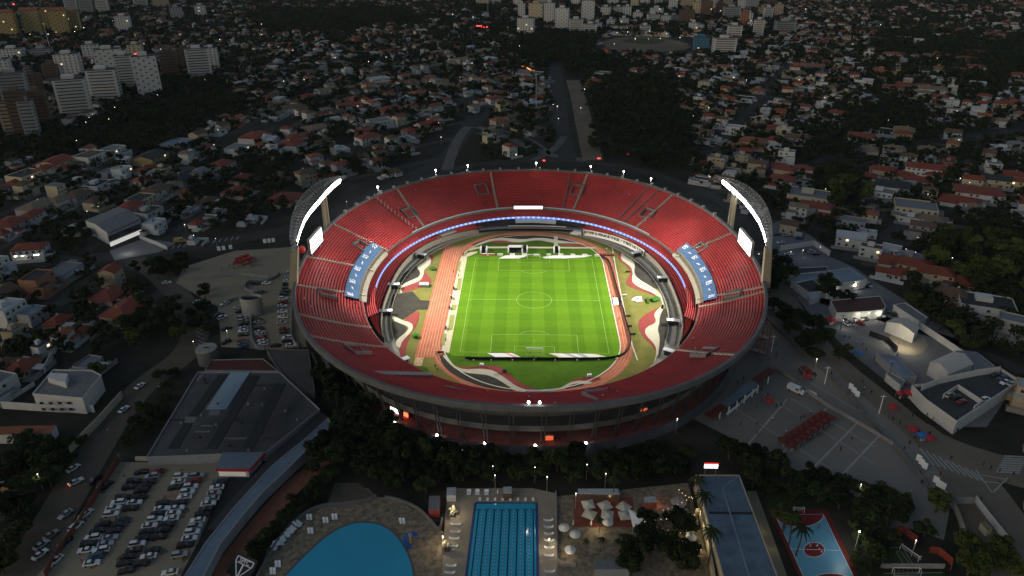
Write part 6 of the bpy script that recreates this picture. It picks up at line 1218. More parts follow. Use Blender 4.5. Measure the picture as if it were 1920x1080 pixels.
for x,y,l,s in ((*cU(560,940),'tall palm leaning over the lower left edge of the blue-roofed hall',1.15),(*cU(480,560),'palm at the middle left edge of the blue-roofed hall',1.1),(*cU(460,440),'palm at the upper left edge of the blue-roofed hall',1),(*cU(1165,690),'palm at the upper left corner of the ball court',1.1),(*cU(1215,800),'palm leaning over the left side of the ball court',1.1),(*cU(1275,880),'lowest palm beside the ball court',1.15),(*cT(1410,700),'small lit palm on the lounge terrace',.55),(*cT(1520,420),'palm behind the pool bar',.8),(*cT(1420,850),'palm at the lower right of the lounge terrace',.5),(*cT(1570,860),'potted palm right of the lounge terrace',.5),(*cT(1300,850),'low palm in the lower middle of the lounge terrace',.45),(487,335,'palm beside the white-roofed house left of the floodlight',1.1),(505,325,'second palm left of the floodlight',1.1),(1335,120,'palm in front of the pale school',1.2),(*crop(700,700,3.43)(  [(340,560)]) [0],'x',1)):
    if l!='x': palm(x,y,l,s)
palm(805,870,'palm in the tree belt left of the lap pool',.9); palm(795,862,'second palm in the tree belt left of the lap pool',.8)
# pale-leaved bushes in planters on the pool deck
for x,y,w in ((850,966,'upper'),(838,1030,'lower')):
    p=G(x,y,0); r=thing('planter_tree','%s of two white-leaved small trees in planters on the pool deck'%w,'plant',(p.x,p.y,-.1)); P_,T_,B_=crown_arrays(320,6,1.5,3.4,rng,.26); link('crown',quads_mesh('crown',P_,T_,B_,mat('pale_foliage',(.42,.38,.26),.8)),r); MB().use(M_BARK).cyl((0,0),.1,.07,.4,2.2,6).build('trunk',r); MB().use(W_BROWN).box(-.8,.8,-.8,.8,0,.6).build('planter',r)
ring_=G(*cU(310,535),0); pr=thing('round_planter','round planter bed with low hedge under the patterned parasol','planter',(ring_.x,ring_.y,-.1)); MB().use(M_CONC).cyl((0,0),3.4,3.4,0,.6,20).build('kerb',pr); P_,T_,B_=crown_arrays(260,7,2.6,1.3,rng,.3); link('hedge',quads_mesh('hedge',P_,T_,B_,M_LEAFO),pr)
# ================================================================ HOUSES
ROOFN={'red':(R_RED,'red-tiled'),'org':(R_OR,'orange-tiled'),'brn':(R_BR,'brown-tiled'),'gry':(R_GREY,'grey sheet'),'drk':(R_DARK,'dark'),'wht':(R_WH,'white'),'blu':(R_BLUE,'blue-grey'),'tan':(R_TAN,'tan-tiled')}
WALLN={'w':(W_WHITE,'white'),'c':(W_CREAM,'cream'),'g':(W_GREY,'grey'),'b':(W_BLUE,'blue'),'o':(W_ORANGE,'orange'),'e':(W_BEIGE,'beige'),'y':(W_YELL,'yellow')}
WINC={}
def winmesh(w,h,lit=False):
    k=(round(w,1),round(h,1),lit)
    if k not in WINC: WINC[k]=MB().use(M_WINL if lit else M_WIN).box(-w/2,w/2,-.04,.04,-h/2,h/2).data('window')
    return WINC[k]
M_TANKB=mat('tank_blue',(.10,.16,.22),.6); HOUSES=[]; OCC=[]; SPEC=[]
def roofshape(m,w,d,z,kind,rise,ov=.5):
    a,b=w/2+ov,d/2+ov
    if kind=='hip':
        if w>=d: e=[(-a+b*.95,0,z+rise),(a-b*.95,0,z+rise)]
        else: e=[(0,-b+a*.95,z+rise),(0,b-a*.95,z+rise)]
        B=[(-a,-b,z),(a,-b,z),(a,b,z),(-a,b,z)]; F=[(0,1,5,4),(1,2,5),(2,3,4,5),(3,0,4)] if w>=d else [(0,1,4),(1,2,5,4),(2,3,5),(3,0,4,5)]
        m.add(B+e,F); m.add([(x,y,z-.18) for x,y,_ in B]+B,[(3,2,1,0),(0,1,5,4),(1,2,6,5),(2,3,7,6),(3,0,4,7)])
    else:
        B=[(-a,-b,z),(a,-b,z),(a,b,z),(-a,b,z)]; e=[(-a,0,z+rise),(a,0,z+rise)]; m.add(B+e,[(0,1,5,4),(2,3,4,5)]); m.add([(x,y,zz-.2) for x,y,zz in B+e],[(4,5,1,0),(5,4,3,2)]); L=[B[0],e[0],B[3]]; R=[B[1],e[1],B[2]]
        for T in (L,R): m.add(list(T)+[(x,y,zz-.2) for x,y,zz in T],[(0,1,4,3),(1,2,5,4),(3,4,1,0),(4,5,2,1)])
def house(p,w,d,fl,kind,rf,wl,rz,detail=2,wing=None,label=None):
    """detail 2: windows, door, extras; 1: windows on the seen sides; 0: walls and roof"""
    r=thing('house',label or 'house','house',(p[0],p[1],-.28),rz); h=3.0*fl; rm,wm=ROOFN[rf][0],WALLN[wl][0]
    m=MB().use(wm).box(-w/2,w/2,-d/2,d/2,0,h)
    if kind=='gable': m.add([(-w/2,-d/2,h),(-w/2,d/2,h),(-w/2,0,h+min(d*.24,2.2))],[(0,2,1)]); m.add([(w/2,-d/2,h),(w/2,d/2,h),(w/2,0,h+min(d*.24,2.2))],[(0,1,2)])
    if wing: ww,wd,wx,wy,wh=wing; m.box(wx-ww/2,wx+ww/2,wy-wd/2,wy+wd/2,0,wh)
    m.build('wall',r); t=MB().use(rm)
    if kind=='flat':
        t.box(-w/2+.3,w/2-.3,-d/2+.3,d/2-.3,h,h+.06); 
        q=MB().use(wm); q.wall([(-w/2+.12,-d/2+.12),(w/2-.12,-d/2+.12),(w/2-.12,d/2-.12),(-w/2+.12,d/2-.12),(-w/2+.12,-d/2+.1)],.24,h,h+.7); q.build('parapet',r)
        if detail and random.random()<.6: MB().use(wm).box(-w*.2,w*.1,-d*.05,d*.3,h+.06,h+2.3).build('roof_cabin',r)
    else: roofshape(t,w,d,h,kind,min(d,w)*.24 if min(d,w)*.24<2.4 else 2.4)
    if wing: 
        if kind=='flat': t.box(wx-ww/2+.2,wx+ww/2-.2,wy-wd/2+.2,wy+wd/2-.2,wh,wh+.1)
        else:
            s=MB(); roofshape(s,ww,wd,wh,'hip',min(ww,wd)*.24); t.add([(x+wx,y+wy,z) for x,y,z in s.v],s.f)
    t.build('roof',r)
    if detail:
        nw=max(2,int(w/3.4)); cam_d=(CAM-Vector((p[0],p[1],0))); 
        for f in range(fl):
            for k in range(nw):
                if random.random()<.38: continue
                x=-w/2+w*(k+.5)/nw; link('window',winmesh(1.5,1.3,random.random()<.025),r,(x,-d/2-.03,1.6+3*f))
            if detail>1 or w<9:
                sx=-1 if p[0]>0 else 1; nd=max(1,int(d/5))
                for k in range(nd): link('window',winmesh(1.3,1.2),r,(sx*(w/2+.03),-d/2+d*(k+.5)/nd,1.6+3*f),PI/2)
    if detail:
        if random.random()<.75: a_=random.uniform(2.5,4.5); b_=random.uniform(3,6); sx=random.choice((-1,1)); q=MB().use(wm).box(-a_/2,a_/2,-b_/2,b_/2,0,2.7).use(random.choice((R_GREY,R_BR,R_DARK,rm))); q.box(-a_/2-.25,a_/2+.25,-b_/2-.25,b_/2+.25,2.7,2.85); q.build('annex',r,loc=(sx*(w/2+a_/2+.05),random.uniform(-d*.3,d*.3),0))
        if random.random()<.5: MB().use(random.choice((M_LOT,M_YARD,M_CONC))).box(-w/2-2,w/2+2,-d/2-5.5,-d/2-.02,0,.15).build('yard',r)
        if random.random()<.4: q=MB().use(R_GREY if random.random()<.6 else R_WH).box(-2.2,2.2,-2.6,2.6,2.5,2.65).use(M_CONC); q.box(-2.1,-1.95,-2.5,-2.35,.0,2.5).box(1.95,2.1,-2.5,-2.35,0,2.5); q.build('carport',r,loc=(random.uniform(-w*.3,w*.3),-d/2-2.8,0))
        if random.random()<.3: MB().use(M_TANKB).cyl((0,0),.7,.6,0,1.2,9).build('water_tank',r,loc=(random.uniform(-w*.2,w*.2),d*.1,h+(.1 if kind=='flat' else .9)))
    if detail>1:
        MB().use(M_DOOR).box(-.55,.55,-.05,.05,0,2.1).build('door',r,loc=(w*.12,-d/2-.06,0))
        if random.random()<.5 and kind!='flat': MB().use(W_WHITE if random.random()<.5 else W_BEIGE).box(-.5,.5,-.4,.4,0,1.9).build('chimney',r,loc=(w*random.uniform(-.2,.2),d*.12,h+.7))
        if random.random()<.7: q=MB().use(M_CONC if random.random()<.5 else wm); q.wall([(-w/2-2.2,-d/2-5),(w/2+2.2,-d/2-5)],.2,0,2.0); q.build('garden_wall',r)
        if fl>1 and random.random()<.5: q=MB().use(wm).box(-w*.3,w*.2,-d/2-1.3,-d/2-.06,2.85,3.0).box(-w*.3,w*.2,-d/2-1.3,-d/2-1.18,3.0,3.9); q.build('balcony',r)
    kn={'hip':'hip','gable':'gable','flat':'flat'}[kind]
    HOUSES.append((r,kn,rf,wl,fl,w)); return r
def toang(p,q): A,B=G(*p),G(*q); return math.atan2(B.y-A.y,B.x-A.x)
ANG_L=toang((0,430),(300,290)); ANG_R=toang((1450,320),(1850,375)); ANG_T=toang((560,215),(900,160)); ANG_S=toang((1500,620),(1720,815))
def norm(a): 
    while a>PI/2: a-=PI
    while a<-PI/2: a+=PI
    return a
def scale_at(x,y): p=G(x,y,3); return FPX/((p-CAM).dot(cf))
def placed(L,conv,ang,det=2,jit=.12):
    for (x,y,wpx,kind,rf,wl,fl) in L:
        X,Y=(x,y) if conv is None else conv(x,y); w=min(max(wpx/scale_at(X,Y),6),34); d=w*random.uniform(.6,.85); p=G(X,Y,fl*1.6)
        wing=(w*.5,d*.5,w*random.choice((-.3,.3)),-d*.6,3.0*max(1,fl-1)) if random.random()<.6 else None
        SPEC.append((w/(p-CAM).length,p.x,p.y,w,d,fl,kind,rf,wl,ang+random.uniform(-jit,jit),wing)); OCC.append((p.x,p.y,max(w,d)*.5+1.5))
c5=lambda x,y:(x/3.4286,250+y/3.4286); c7=lambda x,y:(1400+x/3.692,250+y/3.692); c4_=lambda x,y:(1440+x/4,y/4); c2_=lambda x,y:(480+x/4,y/4); c3_=lambda x,y:(960+x/4,y/4); c8=lambda x,y:(1400+x/3.375,500+y/3.375); c6=lambda x,y:(x/3.375,500+y/3.375)
H,Gb,F='hip','gable','flat'
placed([(20,375,30,H,'brn','w',2),(105,335,42,H,'red','g',2),(170,290,52,F,'drk','c',3),(290,255,38,H,'red','c',3),(365,205,52,Gb,'red','c',3),(495,215,28,H,'brn','c',2),(585,165,50,F,'brn','w',3),(730,125,38,F,'gry','w',3),(970,160,54,Gb,'drk','y',2),(1145,75,52,F,'blu','g',2),(690,255,34,F,'gry','g',1),(785,245,30,F,'wht','w',2),(940,235,42,H,'red','g',1),(505,310,34,F,'gry','w',1),(625,330,44,F,'drk','w',1),(1010,375,54,H,'brn','w',2),(905,435,44,F,'drk','c',2),(840,485,50,H,'red','e',2),(960,530,44,F,'drk','g',3),(245,480,62,H,'tan','g',2),(380,445,42,H,'tan','w',2),(500,410,46,H,'brn','g',2),(210,540,44,H,'red','w',2),(70,590,56,H,'red','g',2),(25,640,40,H,'red','w',1),(1200,390,26,F,'org','o',1),(1180,290,54,H,'drk','g',2),(1280,270,40,Gb,'gry','g',2),(1430,210,44,H,'red','w',2),(1400,265,30,F,'gry','g',1),(1555,290,42,H,'red','e',1),(1520,375,48,H,'red','e',1),(1530,105,42,F,'gry','w',2),(1640,30,50,H,'red','w',2),(1735,50,28,F,'wht','w',2),(1880,75,48,H,'red','w',2),(1830,420,60,H,'red','e',1),(1270,580,30,H,'red','w',1),(1560,460,30,H,'brn','e',1),(1330,440,40,H,'brn','g',1),(1620,550,22,F,'wht','w',1),(1790,280,40,H,'tan','e',1),(1240,690,0.1,F,'gry','w',1)],c5,norm(ANG_L))
placed([(240,100,50,F,'drk','o',3),(400,30,62,F,'gry','g',1),(700,180,62,H,'red','e',1),(800,290,76,H,'red','e',2),(400,450,36,Gb,'org','w',2),(260,520,26,F,'drk','w',2),(50,290,52,F,'wht','w',3),(210,310,42,F,'blu','g',2),(100,420,40,F,'tan','e',2),(530,410,26,H,'red','e',1),(370,350,46,H,'red','e',1),(140,640,50,H,'red','e',1),(30,620,40,H,'brn','g',1),(560,620,44,F,'gry','g',1)],c6,norm(ANG_L))
placed([(40,65,46,H,'org','e',2),(190,60,30,H,'red','w',2),(350,40,44,H,'brn','g',2),(800,30,50,H,'red','w',2),(830,110,40,H,'tan','g',1),(1020,120,38,H,'tan','g',2),(1280,115,46,H,'tan','e',1),(1080,15,30,H,'red','e',2),(960,45,34,Gb,'gry','g',2),(265,265,36,H,'red','e',2),(390,260,34,H,'red','w',2),(245,330,44,H,'red','w',2),(375,355,44,Gb,'gry','g',1),(430,440,72,F,'gry','c',2),(300,475,26,H,'red','w',1),(475,520,58,H,'red','w',2),(600,490,24,F,'wht','w',1),(650,545,40,H,'brn','e',1),(820,295,38,H,'red','w',1),(940,265,42,H,'red','e',2),(1085,290,50,H,'red','c',1),(1220,260,58,Gb,'red','w',3),(1190,325,40,H,'red','e',1),(1330,280,40,H,'red','e',1),(1005,370,58,Gb,'drk','w',2),(1150,370,46,F,'drk','g',1),(920,420,46,F,'gry','w',2),(900,475,50,F,'gry','g',1),(1165,520,72,F,'gry','c',2),(1140,590,42,F,'gry','w',1),(1600,415,80,H,'red','w',2),(1480,465,66,H,'red','w',1),(1720,330,46,Gb,'drk','c',2),(1830,300,44,H,'red','c',2),(1895,350,34,H,'red','c',2),(1880,460,40,H,'red','w',1),(1905,580,36,F,'blu','c',2),(740,625,40,F,'gry','g',2),(720,730,50,Gb,'wht','w',2),(840,695,30,F,'wht','w',1),(860,810,38,F,'brn','w',2),(1000,800,34,F,'wht','w',1),(1010,880,46,H,'red','w',1),(1130,860,46,F,'blu','g',1),(1160,920,54,H,'red','e',2),(1300,975,60,H,'red','c',2),(1440,1020,64,H,'red','e',1),(1270,600,58,H,'tan','e',1),(1400,660,60,H,'drk','g',1),(1530,230,24,H,'org','e',1),(1780,110,44,F,'wht','w',1),(1860,90,30,H,'gry','g',2)],c7,norm(ANG_R))
placed([(1290,180,52,H,'brn','o',2),(1510,250,92,F,'drk','w',2),(1700,380,60,F,'gry','g',3),(1600,390,46,F,'gry','g',1),(1380,240,40,F,'gry','w',1)],c8,norm(ANG_R))
placed([(30,440,24,H,'org','w',2),(130,420,26,F,'wht','w',2),(95,370,34,H,'tan','e',1),(180,335,34,F,'wht','b',1),(345,340,12,Gb,'wht','w',2),(465,395,16,F,'brn','o',2),(330,510,42,H,'org','b',3),(200,555,42,H,'tan','e',2),(400,570,20,H,'red','w',3),(590,455,26,F,'gry','w',2),(640,490,30,F,'wht','w',2),(700,530,16,F,'wht','w',3),(850,530,28,F,'brn','o',2),(980,550,26,F,'brn','y',2),(540,605,24,H,'red','w',2),(690,620,20,F,'drk','w',3),(745,625,18,Gb,'wht','w',3),(940,665,36,H,'red','e',2),(1230,685,46,H,'tan','w',3),(1160,655,28,H,'red','w',2),(1290,740,30,H,'red','w',2),(1375,775,24,F,'blu','w',3),(1240,600,30,F,'drk','w',2),(1550,510,36,H,'red','w',2),(1490,450,34,Gb,'red','w',2),(1430,530,26,H,'red','e',2),(1570,635,26,Gb,'wht','w',2),(1570,840,22,Gb,'wht','w',3),(940,415,36,H,'org','w',2),(1130,310,16,F,'wht','w',3),(810,295,18,H,'brn','w',2),(735,290,18,F,'wht','w',2),(880,300,14,F,'drk','g',2),(980,290,18,H,'brn','g',2),(1060,290,16,F,'wht','w',2),(1265,270,14,F,'gry','w',3),(1345,270,28,H,'org','e',2),(1280,510,18,F,'brn','o',2),(520,860,36,H,'red','w',2),(455,930,26,F,'wht','w',1),(55,960,32,H,'red','e',1),(240,1010,26,F,'tan','c',1),(740,1030,44,F,'brn','w',1),(860,985,40,F,'drk','w',1),(1020,985,36,H,'tan','c',2),(1260,865,24,H,'org','e',1),(1300,915,40,F,'blu','g',1),(490,740,28,F,'red','w',2),(420,790,30,F,'wht','w',2),(330,680,44,F,'gry','w',1),(125,780,24,H,'brn','e',2),(700,720,34,F,'wht','w',1),(590,690,22,F,'tan','c',1),(1000,645,34,H,'red','e',2),(1790,720,26,F,'wht','w',2),(1860,680,22,Gb,'wht','w',2),(1760,800,32,H,'red','c',3),(1870,570,30,H,'red','e',2),(1550,395,36,Gb,'red','w',1),(1830,110,26,F,'wht','w',3),(1610,150,22,H,'org','e',2),(1640,180,20,F,'gry','w',2),(1720,190,34,F,'wht','w',2),(1860,225,26,F,'wht','w',2),(1570,95,22,F,'wht','w',2),(1340,50,24,H,'org','o',2),(1260,35,22,F,'wht','w',2),(1090,20,24,F,'tan','c',2)],c4_,norm(ANG_R),1)
placed([(520,680,34,Gb,'tan','w',1),(385,725,34,H,'red','e',1),(750,740,36,H,'org','w',1),(710,800,44,H,'red','w',2),(280,815,44,H,'brn','w',2),(920,600,36,F,'wht','w',2),(1300,590,32,H,'org','c',2),(1410,645,28,H,'tan','c',2),(1540,650,30,H,'red','e',1),(1215,710,26,H,'org','e',2),(1100,735,26,F,'wht','w',1),(310,1040,46,H,'red','w',2),(820,995,34,H,'red','c',2),(845,1040,44,H,'red','w',2),(930,920,44,F,'gry','w',2),(1270,945,36,Gb,'red','c',2),(1820,700,40,H,'red','c',1),(1790,750,30,H,'red','w',2),(640,600,32,H,'red','e',1),(735,575,20,H,'org','e',1),(1010,830,46,H,'red','g',2),(450,970,44,H,'tan','g',2),(415,1000,30,H,'red','w',1),(80,1045,22,F,'wht','w',2),(190,1045,20,F,'blu','w',1),(20,1010,30,H,'org','e',1),(380,550,32,H,'brn','c',2),(510,530,34,H,'tan','w',1),(720,430,26,F,'tan','c',2),(460,390,26,F,'tan','w',2),(380,430,22,F,'wht','w',2),(560,430,18,F,'wht','w',1),(600,420,14,F,'wht','w',1),(230,335,34,H,'org','e',1),(920,330,34,H,'tan','e',1),(1060,415,22,F,'wht','w',2),(960,460,34,F,'wht','w',1),(1140,465,24,F,'wht','w',1),(1330,320,26,H,'brn','w',2),(1370,400,26,H,'tan','e',2),(1550,455,34,F,'tan','e',2),(1750,450,26,F,'wht','w',2),(1590,590,26,Gb,'tan','w',2),(1850,590,30,H,'red','c',2),(1170,355,26,F,'wht','w',1),(1480,330,30,H,'brn','e',1),(1700,390,40,F,'tan','e',2),(870,265,30,H,'org','w',2),(720,265,24,F,'wht','w',1),(1240,240,26,F,'wht','w',2),(1640,270,24,F,'wht','w',2),(1100,890,30,F,'gry','g',1),(1380,880,30,F,'gry','w',1),(1100,1050,40,F,'gry','w',1),(1040,780,36,F,'drk','g',1),(530,830,22,F,'tan','g',2),(650,770,34,H,'brn','e',1)],c2_,norm(ANG_T),1)
placed([(620,620,28,H,'red','o',2),(940,535,30,H,'org','w',2),(665,715,26,H,'red','o',1),(1500,630,32,F,'brn','w',2),(1620,575,34,F,'wht','w',2),(1740,740,36,F,'drk','w',1),(130,770,44,F,'wht','w',1),(210,735,34,H,'red','w',1),(110,655,36,F,'wht','w',2),(230,650,24,F,'wht','w',1),(120,560,60,F,'gry','g',2),(680,560,30,F,'tan','w',2),(780,630,18,Gb,'wht','w',1),(1240,530,16,Gb,'wht','w',2),(1310,540,26,F,'drk','g',1),(1280,450,20,F,'wht','w',1),(1370,460,22,H,'org','e',1),(1700,440,40,F,'wht','w',1),(1760,400,28,F,'wht','w',2),(1840,680,30,H,'org','e',1),(1450,700,26,F,'wht','w',1),(1290,690,26,Gb,'tan','w',1),(1310,790,24,H,'red','e',1),(1600,790,30,F,'wht','w',1),(1820,950,36,H,'red','e',1),(1680,970,34,F,'wht','w',2),(1780,1050,32,H,'org','e',1),(1440,1060,26,F,'gry','g',1),(1560,1060,26,F,'gry','g',1),(1900,440,22,H,'org','w',1),(190,760,0.1,F,'wht','w',1),(1180,480,22,F,'tan','c',1),(1230,610,22,F,'wht','w',1)],c3_,norm(ANG_R),1)
# landmark houses and the lit showroom
def front(r,a,b,z0,z1,m,nm,off=.15):
    A,B=G(*a,0),G(*b,0); d=(B-A); n=Vector((d.y,-d.x,0)).normalized()
    if n.y>0: n=-n
    A=A+n*off-r.location; B=B+n*off-r.location; A.z=B.z=0; MB().use(m).add([A+Vector((0,0,z0)),B+Vector((0,0,z0)),B+Vector((0,0,z1)),A+Vector((0,0,z1))],[(0,1,2,3)]).build(nm,r)
sh=roofblock('showroom','pale car showroom with dark upper windows and brightly lit ground floor','showroom',[(196,431),(258,409),(264,416),(204,441)],7,W_GREY,R_GREY,.5)
gablehall('showroom_hall','grey gabled hall behind the lit showroom',[(160,414),(200,436),(262,408),(222,388)],8,1.6,lambda L,h:px(L,h),W_WHITE,R_GREY); roofblock('black_shop','black flat-roofed shop right of the showroom','shop',[(262,396),(296,392),(300,398),(262,404)],7,R_DARK,R_DARK,.3)
a,b=(207,463),(266,438); front(sh,a,b,.2,2.8,mat('showroom_glow',(.8,.8,.8),emit=((1,.97,.9),.5)),'lit_window',.3); front(sh,a,b,3.4,6.8,M_WIN,'window',.3)
lamp('showroom_light',G(240,462,4)+Vector((0,-2,0)),500,(1,.96,.88),.5); area('showroom_forecourt',[(205,470),(270,447),(330,455),(300,472),(215,488)],gmat('forecourt_grey',(.22,.22,.22),(.16,.16,.165),.1),-.11)
tag(MB().use(W_WHITE).wall(px([(262,447),(300,462),(314,468)],0),.3,-.1,2.4).build('showroom_wall'),'white lit boundary wall of the showroom forecourt','wall')
ch=house(G(58,470,3),17,12,2,'hip','red','w',.25,2,None); OCC.append((ch.location.x,ch.location.y,10)); m=MB().use(M_BULB); m.box(-7,-4,-6.1,-6.05,2.7,2.9).box(-2,1,-6.1,-6.05,2.7,2.9).box(3,6,-6.1,-6.05,2.7,2.9); m.build('strip_light',ch); lamp('house_light',(ch.location.x,ch.location.y-8,3),120,(1,.95,.85),.3)
mb=roofblock('flat_roofed_villa','white flat-roofed villa with a roof cabin beside the left avenue','house',[(62,740),(100,695),(172,696),(190,705),(155,748)],7,W_WHITE,mat('villa_roof',(.20,.20,.19),.9,noise=(.4,(.12,.12,.12),.3)),.6); q=px([(90,712),(96,703),(128,705),(124,722)],8.5); MB().use(W_WHITE).prism([(x-mb.location.x,y-mb.location.y) for x,y in q],7,9.6).build('roof_cabin',mb)
for k in range(4): c=G(82+k*17,764,2.5); link('window',winmesh(1.6,1.2),mb,(c.x-mb.location.x,c.y-mb.location.y-.3,4.8)); link('window',winmesh(1.6,1.2),mb,(c.x-mb.location.x,c.y-mb.location.y-.3,1.8))
roofblock('orange_roofed_block','long low block with an orange roof behind white walls','house',[(-20,800),(105,797),(95,812),(-20,815)],4,W_WHITE,R_OR,0)
for L,lab in (([(5,765),(110,772),(178,772)],'long white wall below the flat-roofed villa'),([(132,850),(186,795),(230,745)],'pale wall with dark gates along the left avenue'),([(84,700),(100,670)],'short white wall above the flat-roofed villa'),([(330,395),(372,375)],'tall pale wall by the walled yard above the showroom'),([(1700,600),(1790,660),(1880,730)],'long white wall behind the marquees'),([(1462,470),(1525,460),(1555,480)],'white wall with lamps round the upper right car yard')):
    tag(MB().use(W_WHITE if 'white' in lab else W_CREAM).wall(px(L,0),.3,-.2,3.2).build('boundary_wall'),lab,'wall')
ud=mat('dark_gate',(.04,.04,.045),.7)
# ================================================================ APARTMENT BLOCKS
APT=[]
def hgt(x,yb,yt):
    b=G(x,yb,0); lo,hi=3,160
    for _ in range(30):
        m_=(lo+hi)/2
        if P((b.x,b.y,m_))[1]>yt: lo=m_
        else: hi=m_
    return lo
def apartment(x,yb,wpx,yt,wl,style,rz=.0,desc=''):
    b=G(x,yb,0); s=FPX/((b-CAM).dot(cf)); w=wpx/s*.8; h=hgt(x,yb,yt); d=min(w*.8,18); fl=max(4,int(h/3.1)); r=thing('apartment_block',desc,'apartment block',(b.x,b.y+d/2,-.3),rz); wm=WALLN[wl][0] if wl in WALLN else W_BROWN
    MB().use(wm).box(-w/2,w/2,-d/2,d/2,0,h).build('wall',r); MB().use(R_DARK if style!='y' else R_OR).box(-w/2+.3,w/2-.3,-d/2+.3,d/2-.3,h,h+.4).build('roof',r); MB().use(wm).box(-w*.22,w*.16,-d*.2,d*.3,h+.4,h+3.6).build('roof_cabin',r)
    fh=h/fl; sx=1 if b.x<0 else -1
    for f in range(fl):
        z=fh*f+fh*.35
        if style in 'bw':
            MB().use(M_WIN).box(-w*.42,w*.42,-.05,.05,0,fh*.42).build('window_band',r,loc=(0,-d/2-.04,z)); MB().use(wm).box(-w*.47,w*.47,-.7,0,-.15,fh*.18).build('balcony',r,loc=(0,-d/2-.05,z-fh*.1))
            MB().use(M_WIN).box(-.05,.05,-d*.3,d*.3,0,fh*.4).build('window_band',r,loc=(sx*(w/2+.03),0,z))
        else:
            n=max(2,int(w/4.5))
            for k in range(n):
                if fl*n>56 and (k+f)%2: continue
                link('window',winmesh(min(1.8,w/n*.5),1.5,random.random()<.02),r,(-w/2+w*(k+.5)/n,-d/2-.04,z+.8))
            link('window',winmesh(2.4,1.4),r,(sx*(w/2+.03),0,z+.8),PI/2)
    if style=='y':
        m=MB().use(R_OR); roofshape(m,w,d,h+.5,'gable',d*.25); m.build('gable_roof',r)
    APT.append((r,wl,style,h,x,yb)); OCC.append((b.x,b.y+d/2,max(w,d)*.7)); return r
for a in [(15,72,38,24,'y','y'),(62,68,38,20,'y','y'),(112,67,36,20,'y','y'),(140,63,24,22,'y','y'),(90,60,24,19,'y','y'),(133,28,26,-4,'w','b'),(162,28,28,-6,'g','w'),(192,27,24,-5,'w','b'),(262,15,30,-10,'w','b'),(300,16,34,-8,'e','n'),(26,258,48,190,'e','w'),(78,240,36,172,'n','w'),(138,222,66,150,'w','w'),(195,190,62,132,'w','w'),(26,195,56,138,'g','w'),(60,178,36,140,'n','n'),(128,148,50,102,'w','n'),(205,146,56,93,'w','n'),(236,166,38,105,'w','b'),(277,182,52,106,'w','n'),(318,150,36,98,'n','w'),(372,146,52,92,'w','b'),(0,150,40,112,'w','n'),(96,150,34,120,'n','w'),(170,118,34,84,'w','n'),(255,120,30,84,'c','n'),(345,132,30,92,'n','n'),(398,130,26,90,'w','n'),(44,262,40,172,'n','b'),(10,190,34,150,'g','n'),(978,35,16,6,'w','n'),(1005,39,32,6,'c','n'),(986,66,38,34,'w','n'),(1030,46,24,5,'w','n'),(1054,60,30,15,'w','n'),(1102,42,30,1,'w','n'),(1080,64,32,36,'w','b'),(1107,65,30,45,'w','b'),(1136,31,22,13,'w','n'),(1160,28,20,13,'w','n'),(1176,35,18,12,'w','n'),(1196,39,22,23,'w','n'),(1225,43,28,27,'w','b'),(1232,29,30,15,'w','n'),(1249,45,22,29,'w','n'),(1264,43,22,29,'g','n'),(1288,46,34,19,'n','n'),(1262,22,20,-5,'w','n'),(1290,16,32,-8,'e','n'),(1325,35,26,2,'n','n'),(1350,31,20,6,'n','n'),(1372,37,40,13,'g','b'),(1395,49,18,22,'o','n'),(1422,71,24,37,'w','w'),(1378,73,34,48,'w','b'),(1410,19,30,-9,'g','n'),(1430,28,18,13,'y','n'),(1472,66,46,40,'g','w'),(1316,97,36,70,'b','n'),(1358,105,52,72,'w','w'),(905,12,30,-3,'e','n'),(930,10,22,-6,'w','n'),(1552,8,16,-6,'e','n'),(640,6,20,-5,'w','n'),(1445,10,26,-12,'n','n'),(1340,8,24,-8,'c','n'),(1210,12,22,-4,'w','n'),(1150,10,26,-6,'w','n'),(1080,12,20,-8,'w','n'),(970,14,18,-4,'w','n'),(1018,12,22,-8,'g','n'),(1190,16,18,-2,'c','n'),(1235,12,18,-8,'w','b'),(1306,30,18,4,'c','n'),(1338,22,16,-6,'w','w'),(1365,16,20,-8,'e','b'),(1390,24,16,0,'w','n'),(1440,40,20,14,'w','b'),(1460,34,18,8,'e','n'),(1405,44,14,24,'w','n'),(1300,62,20,42,'w','n'),(1335,60,18,44,'g','b'),(1120,58,20,42,'w','n'),(1145,52,18,36,'w','n'),(1210,62,24,48,'w','b'),(1170,50,20,34,'w','n'),(20,115,46,92,'w','n'),(75,112,40,92,'g','b'),(220,118,36,94,'w','n'),(60,262,30,190,'g','b'),(230,60,30,30,'w','n'),(330,40,26,14,'g','n'),(375,34,24,10,'w','n')]: apartment(*a,rz=random.uniform(-.12,.12)+(.35 if a[0]<420 else -.15))
ORD2=lambda i:ORD[i] if i<20 else '%dth'%(i+1)
WN={'y':'yellow','w':'white','g':'grey','e':'beige','n':'brown','c':'cream','o':'orange','b':'blue'}; SN={'y':'with orange gables','b':'with balcony bands','w':'with dark ribbon windows','n':'with rows of small windows'}
grp={}
for t in APT:
    x,y=t[4],t[5]; z='at the top left' if x<420 and y<80 else ('on the left edge' if x<420 else ('at the top middle' if x<1180 else 'at the top right')); grp.setdefault((t[1],t[2],z),[]).append(t)
for (wl,stl,z),L in grp.items():
    L.sort(key=lambda t:(t[4]))
    for i,t in enumerate(L): t[0]['label']='%s apartment tower %s, %s%s'%(WN[wl],SN[stl],z,'' if len(L)==1 else ', %s from left'%ORD2(i))
